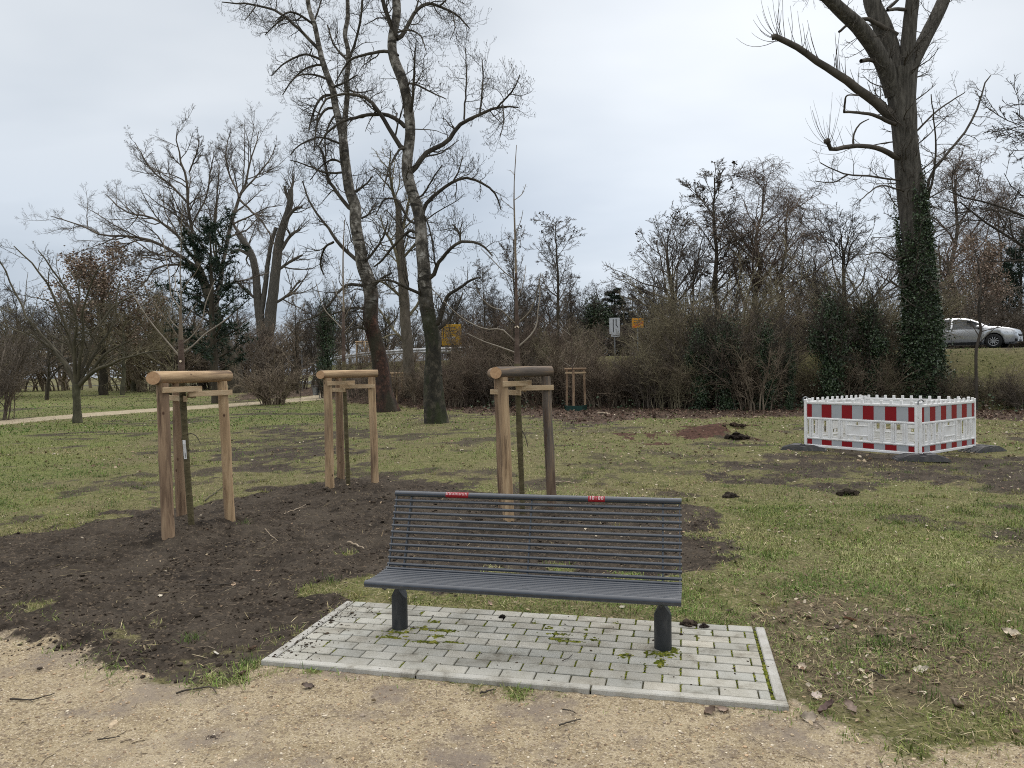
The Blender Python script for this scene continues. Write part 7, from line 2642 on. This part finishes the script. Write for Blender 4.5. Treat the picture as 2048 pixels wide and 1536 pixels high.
def deco_lane(root, w_, h_, zb):
    B = MB()
    stripe(B, -.13 * w_, zb + .10 * h_, -.13 * w_, zb + .86 * h_, .075 * w_)
    stripe(B, .14 * w_, zb + .55 * h_, .14 * w_, zb + .86 * h_, .075 * w_)
    stripe(B, .14 * w_, zb + .56 * h_, .32 * w_, zb + .40 * h_, .075 * w_)
    for x in (-.13, .14):
        stripe(B, (x - .05) * w_, zb + .86 * h_, x * w_, zb + .93 * h_, .05 * w_)
        stripe(B, (x + .05) * w_, zb + .86 * h_, x * w_, zb + .93 * h_, .05 * w_)
    B.build('arrows', MAT['ink'], root, False, True)
    B = MB()
    B.box((.06 * w_, 0, zb - .10 * h_), (.78 * w_, .03, .17 * h_), None, .005)
    o = B.build('plate', MAT['sign_white'], root, False, True)
    B = MB()
    x = -.2
    while x < .32:
        stripe(B, x * w_, zb - .10 * h_, (x + .05) * w_, zb - .10 * h_, .07 * h_)
        x += .085
    b2 = B.build('lettering', MAT['ink'], None, False, True)
    b2.parent = o


def deco_orange(root, w_, h_, zb):
    B = MB()
    for z in (.80, .60, .42):
        x = -.34
        while x < .3:
            l = rng.uniform(.05, .12)
            stripe(B, x * w_, zb + z * h_, (x + l) * w_, zb + z * h_, .07 * h_)
            x += l + .035
    B.build('lettering', MAT['ink'], root, False, True)
    B = MB()
    stripe(B, -.44 * w_, zb + .08 * h_, .44 * w_, zb + .56 * h_, .11 * h_, y=-.0195)
    B.build('red_bar', MAT['sign_red'], root, False, True)


sign('direction_sign', 884, 923, 649, 691, q_at(903, 38.3), MAT['yellow'], 'large yellow direction sign behind the mossy poplar', deco_yellow, (.2, .8))
sign('lane_sign', 1219, 1240, 636, 668, q_at(1230, 38.4), MAT['sign_white'], 'white sign with two black lane arrows above the thicket', deco_lane)
sign('detour_sign', 1264, 1287, 637, 656, q_at(1275, 38.6), MAT['orange'], 'orange sign with a red diagonal bar above the thicket', deco_orange)


def rail():
    ps = []
    for px in np.linspace(560, 1010, 26):
        d = q_at(px, 38.7)
        p = P(px, 768, d)
        ps.append([p[0], p[1], gz1(p[0], p[1])])
    ps = np.array(ps)
    root = thing('guard_rail', ps[13], 'grey steel guard rail along the road behind the poplars', 'guard rail')
    B = MB()
    sec = [(-.02, -.155), (.045, -.08), (-.02, 0), (.045, .08), (-.02, .155)]
    V, F = [], []
    T = np.gradient(ps[:, :2], axis=0); T /= np.linalg.norm(T, axis=1, keepdims=True)
    for p, t in zip(ps, T):
        nrm = np.array([t[1], -t[0]])
        for (o, z) in sec:
            V.append([p[0] + nrm[0] * o, p[1] + nrm[1] * o, p[2] + .60 + z])
    for i in range(len(ps) - 1):
        for j in range(4):
            F.append([i * 5 + j, (i + 1) * 5 + j, (i + 1) * 5 + j + 1, i * 5 + j + 1])
    B.add(V, F)
    B.build('rail', MAT['galv_light'], root)
    for p in ps[::2]:
        B = MB()
        B.box((p[0], p[1] + .06, p[2] + .3), (.06, .05, .9), None)
        B.build('post', MAT['pole'], root)


MAT['galv_light'] = nmat('galvanised_rail', [(.3, (.42, .43, .44)), (.7, (.58, .59, .6))], 5, .5, metal=.2)
rail()
# round sign seen from behind, and a litter bin by the side path
d = 70
c_ = P(603, 689, d)
g = gz1(c_[0], c_[1])
root = thing('round_sign', (c_[0], c_[1], g), 'small round grey road sign behind the guard rail', 'road sign')
B = MB()
th = np.linspace(0, 2 * PI, 25)[:-1]
B.rod(c_ + [0, -.01, 0], c_ + [0, .01, 0], .30, .30, 24)
B.build('disc', MAT['galv_light'], root)
B = MB(); B.rod((c_[0], c_[1] + .04, g - .2), (c_[0], c_[1] + .04, c_[2] + .25), .035, .035, 8)
B.build('post', MAT['pole'], root, True)
p = Gt(632, 797)
root = thing('litter_bin', p, 'small grey litter bin on a post at the end of the side path', 'litter bin')
B = MB()
wB = .42
B.tubes(np.array([[p[0], p[1], p[2] + .22], [p[0], p[1], p[2] + .75], [p[0], p[1], p[2] + .78]]), np.array([.19, .23, .235]), 14, cap=True)
B.build('bin', MAT['galv'], root, True)
B = MB(); B.box((p[0], p[1], p[2] + .86), (.5, .5, .03), None, .008); B.box((p[0] - .2, p[1], p[2] + .82), (.02, .1, .12)); B.box((p[0] + .2, p[1], p[2] + .82), (.02, .1, .12)); B.box((p[0], p[1], p[2]+.8), (.42, .02, .02))
B.build('rain_hood', MAT['galv'], root)
B = MB(); B.rod((p[0] + .26, p[1], p[2] - .2), (p[0] + .26, p[1], p[2] + 1.15), .03, .03, 8)
B.build('post', MAT['pole'], root, True)

# ------------------------------------------------------------------ car
def car():
    mt, nt, b = newmat('silver_paint')
    no = N(nt, 'ShaderNodeTexNoise'); no.inputs['Scale'].default_value = 1.2
    r = ramp(nt, [(.3, (.60, .615, .635)), (.7, (.68, .695, .715))])
    nt.links.new(no.outputs['Fac'], r.inputs[0]); nt.links.new(r.outputs[0], b.inputs['Base Color'])
    b.inputs['Metallic'].default_value = .55
    b.inputs['Roughness'].default_value = .28
    b.inputs['Coat Weight'].default_value = .8
    b.inputs['Coat Roughness'].default_value = .05
    MAT['silver'] = mt
    mt, nt, b = newmat('car_glass')
    no = N(nt, 'ShaderNodeTexNoise'); no.inputs['Scale'].default_value = 2.5
    r = ramp(nt, [(.35, (.015, .018, .02)), (.65, (.05, .057, .062))])
    nt.links.new(no.outputs['Fac'], r.inputs[0]); nt.links.new(r.outputs[0], b.inputs['Base Color'])
    b.inputs['Roughness'].default_value = .06
    b.inputs['Specular IOR Level'].default_value = .45
    MAT['glass'] = mt
    MAT['black_trim'] = nmat('black_trim', [(.3, (.010, .010, .011)), (.7, (.022, .022, .023))], 5, .5)
    MAT['tyre'] = nmat('tyre', [(.3, (.014, .014, .014)), (.7, (.028, .028, .028))], 9, .85)
    MAT['alloy'] = nmat('alloy', [(.3, (.40, .41, .42)), (.7, (.52, .53, .54))], 5, .35, metal=.6)
    MAT['lamp'] = nmat('lamp_glass', [(.3, (.45, .48, .52)), (.7, (.7, .73, .76))], 30, .12, spec=.8)
    WF, WR, RW = 1.33, -1.30, .325
    # where it stands: front wheel seen at (1993, 697)
    dw = q_at(1993, 40.6)
    pw = P(1988, 768, dw)
    e_ = .05
    gxq = (road_q(pw[0] + e_, pw[1]) - road_q(pw[0] - e_, pw[1])) / (2 * e_)
    gyq = (road_q(pw[0], pw[1] + e_) - road_q(pw[0], pw[1] - e_)) / (2 * e_)
    ang = math.atan2(-gxq, gyq) - math.radians(5)
    hd = np.array([math.cos(ang), math.sin(ang)]); lf = np.array([-hd[1], hd[0]])
    org = pw[:2] - hd * WF + lf * .80
    root = thing('car', (org[0], org[1], ROADZ + .004), 'silver hatchback car driving on the road behind the ivy wrapped tree', 'car', rz=ang)
    top = [(-2.19, .62), (-2.16, .86), (-2.10, .98), (-1.95, 1.14), (-1.70, 1.32), (-1.4, 1.405), (-1.0, 1.45), (-.5, 1.47), (0, 1.455), (.35, 1.39), (.65, 1.26), (.95, 1.09), (1.12, 1.0), (1.3, 1.0), (1.6, .965), (1.9, .905), (2.06, .845), (2.15, .74), (2.19, .55)]
    belt = [(-2.19, .60), (-2.1, .82), (-1.9, .94), (-1.5, .965), (-.5, .94), (.5, .915), (1.05, .91), (1.5, .89), (1.9, .835), (2.1, .75), (2.19, .53)]
    hw = [(-2.19, .60), (-2.1, .76), (-1.8, .86), (-1.2, .893), (0, .90), (1.0, .895), (1.6, .87), (1.9, .80), (2.08, .70), (2.19, .55)]
    rw = [(-2.19, .52), (-2.1, .62), (-1.7, .60), (-1.0, .625), (0, .625), (.5, .64), (1.0, .74), (1.3, .76), (1.8, .70), (2.1, .58), (2.19, .48)]
    fi = lambda t, x: np.interp(x, [a for a, _ in t], [b_ for _, b_ in t])
    xs = np.unique(np.concatenate([np.linspace(-2.19, 2.19, 70), np.linspace(WF - .40, WF + .40, 25), np.linspace(WR - .40, WR + .40, 25)]))
    ns = len(xs)
    bot = np.where(np.abs(xs) > 1.9, .22 + (np.abs(xs) - 1.9) * .28, .19)
    arch = bot.copy()
    for wx in (WF, WR):
        dd = np.abs(xs - wx)
        arch = np.maximum(arch, np.where(dd < .375, .315 + np.sqrt(np.maximum(0, .375 ** 2 - dd ** 2)), 0))
    V = []
    NR = 15
    for x, zb, za in zip(xs, bot, arch):
        zt, zl, w_, r_ = fi(top, x), min(fi(belt, x), fi(top, x) - .01), fi(hw, x), fi(rw, x)
        za = min(za, zl - .03)
        zs = max(za, .30)
        zmid = max(za + .01, .62 * 1.0) if za < .6 else za + .02
        zmid = min(zmid, zl - .015)
        half = [(0, zb if za < .3 else za), (w_ * .86, zb if za < .3 else za), (w_ * .965, min(zs, zmid - .005)), (w_ * 1.0, zmid), (w_ * .975, zl), (r_ + (w_ * .975 - r_) * .12, zl + (zt - zl) * .86 if zt - zl > .05 else zl + (zt - zl) * .5), (r_ * .82, zl + (zt - zl) * .975), (0, zt)]
        ring = [(y, z) for y, z in half] + [(-y, z) for y, z in half[-2:0:-1]]
        V += [[x, -y, z] for y, z in ring]
    n = 14
    F = []
    for i in range(ns - 1):
        for j in range(n):
            F.append([i * n + j, i * n + (j + 1) % n, (i + 1) * n + (j + 1) % n, (i + 1) * n + j])
    B = MB()
    B.add(V, F)
    B.add(V, [list(range(n))[::-1], [(ns - 1) * n + k for k in range(n)]])
    o = B.build('body', MAT['silver'], root, True, True)

    def side(x, z, s, off=.008):
        zt, zl, w_, r_ = fi(top, x), fi(belt, x), fi(hw, x), fi(rw, x)
        z86 = zl + (zt - zl) * .86
        if z <= zl:
            y = w_ * .985
        else:
            t = min(1, (z - zl) / (z86 - zl + 1e-6))
            y = w_ * .975 + (r_ + (w_ * .975 - r_) * .12 - w_ * .975) * t
        return [x, s * (y + off), z]

    def sidepoly(pts, s, mat, name, off=.008, cuts=5):
        """pts: lower edge and upper edge as two x,z lists of the same length"""
        lo, hi = pts
        B = MB()
        m_ = len(lo)
        V, F = [], []
        for k in range(cuts + 1):
            t = k / cuts
            for (a, b_) in zip(lo, hi):
                V.append(side(a[0] + (b_[0] - a[0]) * t, a[1] + (b_[1] - a[1]) * t, s, off))
        for k in range(cuts):
            for i in range(m_ - 1):
                q = [k * m_ + i, k * m_ + i + 1, (k + 1) * m_ + i + 1, (k + 1) * m_ + i]
                F.append(q if s < 0 else q[::-1])
        B.add(V, F)
        return B.build(name, mat, root, False, True)

    for s in (-1, 1):
        up = lambda x: fi(belt, x) + (fi(top, x) - fi(belt, x)) * .84
        xx = np.linspace(-.30, .82, 9)
        sidepoly(([(x, fi(belt, x) + .015) for x in xx], [(x - .0, max(fi(belt, x) + .02, min(up(x), fi(belt, x) + .02 + max(0, (.95 - x)) * .95))) for x in xx]), s, MAT['glass'], 'front_window')
        xx = np.linspace(-1.18, -.38, 6)
        sidepoly(([(x, fi(belt, x) + .015) for x in xx], [(x, up(x)) for x in xx]), s, MAT['glass'], 'rear_window')
        xx = np.linspace(-1.62, -1.24, 4)
        sidepoly(([(x, fi(belt, x) + .02) for x in xx], [(x, up(x) - .04 - max(0, -x - 1.3) * .45) for x in xx]), s, MAT['glass'], 'quarter_window')
        xx = np.linspace(-1.66, .95, 14)
        sidepoly(([(x, fi(belt, x) - .012) for x in xx], [(x, fi(belt, x) + .006) for x in xx]), s, MAT['black_trim'], 'window_trim', .010, 1)
        for xd in (-.34, .86, -1.2):
            sidepoly(([(xd, .34), (xd + .012, .34)], [(xd, fi(belt, xd) - .02), (xd + .012, fi(belt, xd) - .02)]), s, MAT['black_trim'], 'door_gap', .006, 4)
        for xd in (-.52, -1.30 + .25):
            B = MB(); p_ = side(xd, .82, s, .02)
            B.box(p_, (.17, .03, .03), None, .008)
            B.build('door_handle', MAT['silver'], root, True, True)
        xx = np.linspace(-.9, .9, 8)
        sidepoly(([(x, .215) for x in xx], [(x, .30) for x in xx]), s, MAT['black_trim'], 'sill', .006, 1)
        # lamps
        B = MB()
        V, F = [], []
        for (xa, za, zb_) in ((1.72, .70, .75), (1.86, .67, .785), (2.0, .65, .765), (2.09, .64, .71)):
            y = fi(hw, xa) * .99 + .008
            V += [[xa, s * y, za], [xa, s * (y - .02), zb_]]
        for i in range(3):
            q = [2 * i, 2 * i + 2, 2 * i + 3, 2 * i + 1]
            F.append(q if s < 0 else q[::-1])
        V += [[2.165, s * .58, .63], [2.165, s * .57, .70]]
        F.append([6, 8, 9, 7] if s < 0 else [7, 9, 8, 6])
        B.add(V, F)
        B.build('headlight', MAT['lamp'], root, False, True)
        B = MB(); B.box((.78, s * .99, .985), (.20, .20, .13), None, .045); B.box((.78, s * .90, .955), (.06, .12, .03), None, .01)
        B.build('wing_mirror', MAT['silver'], root, True, True)
        B = MB(); B.box((2.135, s * .52, .36), (.08, .30, .11), None, .02)
        B.build('fog_lamp', MAT['black_trim'], root, True, True)
        for wx in (WF, WR):
            ww = bpy.data.objects.new('wheel', None)
            yw = s * .79
            B = MB()
            prof = [(.205, -.10), (.30, -.105), (.322, -.08), (RW, 0), (.322, .08), (.30, .105), (.205, .10)]
            sd = 36
            V, F = [], []
            for k in range(sd):
                a = 2 * PI * k / sd
                for (r_, y) in prof:
                    V.append([wx + r_ * math.cos(a), yw + y, RW - .005 + r_ * math.sin(a)])
            m_ = len(prof)
            for k in range(sd):
                for j in range(m_ - 1):
                    F.append([k * m_ + j, k * m_ + j + 1, ((k + 1) % sd) * m_ + j + 1, ((k + 1) % sd) * m_ + j])
            B.add(V, F)
            wheel = B.build('wheel', MAT['tyre'], root, True, True)
            B = MB()
            yo = yw + s * .075
            B.rod((wx, yo - s * .01, RW), (wx, yo + s * .012, RW), .05, .045, 12)
            for k in range(10):
                a = 2 * PI * k / 10
                c_, s_ = math.cos(a), math.sin(a)
                R = np.array([[c_, 0, -s_], [0, 1, 0], [s_, 0, c_]])
                B.box((wx + c_ * .12, yo, RW + s_ * .12), (.19, .02, .034), R, .006)
            th = np.linspace(0, 2 * PI, 33)
            B.tubes(np.stack([wx + .208 * np.cos(th), 0 * th + yo, RW + .208 * np.sin(th)], 1), np.full(33, .016), 6)
            rim = B.build('rim', MAT['alloy'], None, True, True)
            rim.parent = wheel
            B = MB()
            B.rod((wx, yw - s * .03, RW), (wx, yw + s * .03, RW), .20, .20, 20)
            br = B.build('brake', MAT['black_trim'], None, True, True)
            br.parent = wheel
    B = MB(); B.box((0, 0, .30), (3.9, 1.45, .2), None, .03)
    for wx in (WF, WR):
        B.box((wx, 0, .50), (.74, 1.42, .36), None, .05)
    B.build('underbody', MAT['black_trim'], root, False, True)
    # windscreen
    B = MB()
    V, F = [], []
    for x in np.linspace(.42, 1.06, 6):
        zt, r_ = fi(top, x), fi(rw, x)
        for y in np.linspace(-.80, .80, 7):
            zz_ = fi(belt, x) + (zt - fi(belt, x)) * (1 - .022 * (abs(y) / .8) ** 2 * 1.1)
            V.append([x + .008, y * r_, zz_ + .010])
    for i in range(5):
        for j in range(6):
            F.append([i * 7 + j, (i + 1) * 7 + j, (i + 1) * 7 + j + 1, i * 7 + j + 1])
    B.add(V, F)
    B.build('windscreen', MAT['glass'], root, True, True)
    B = MB()
    B.box((2.165, 0, .575), (.06, .80, .12), None, .02)
    B.box((2.15, 0, .34), (.08, .60, .12), None, .02)
    B.box((2.19, 0, .455), (.012, .03, .08))
    B.build('grille', MAT['black_trim'], root, True, True)


car()
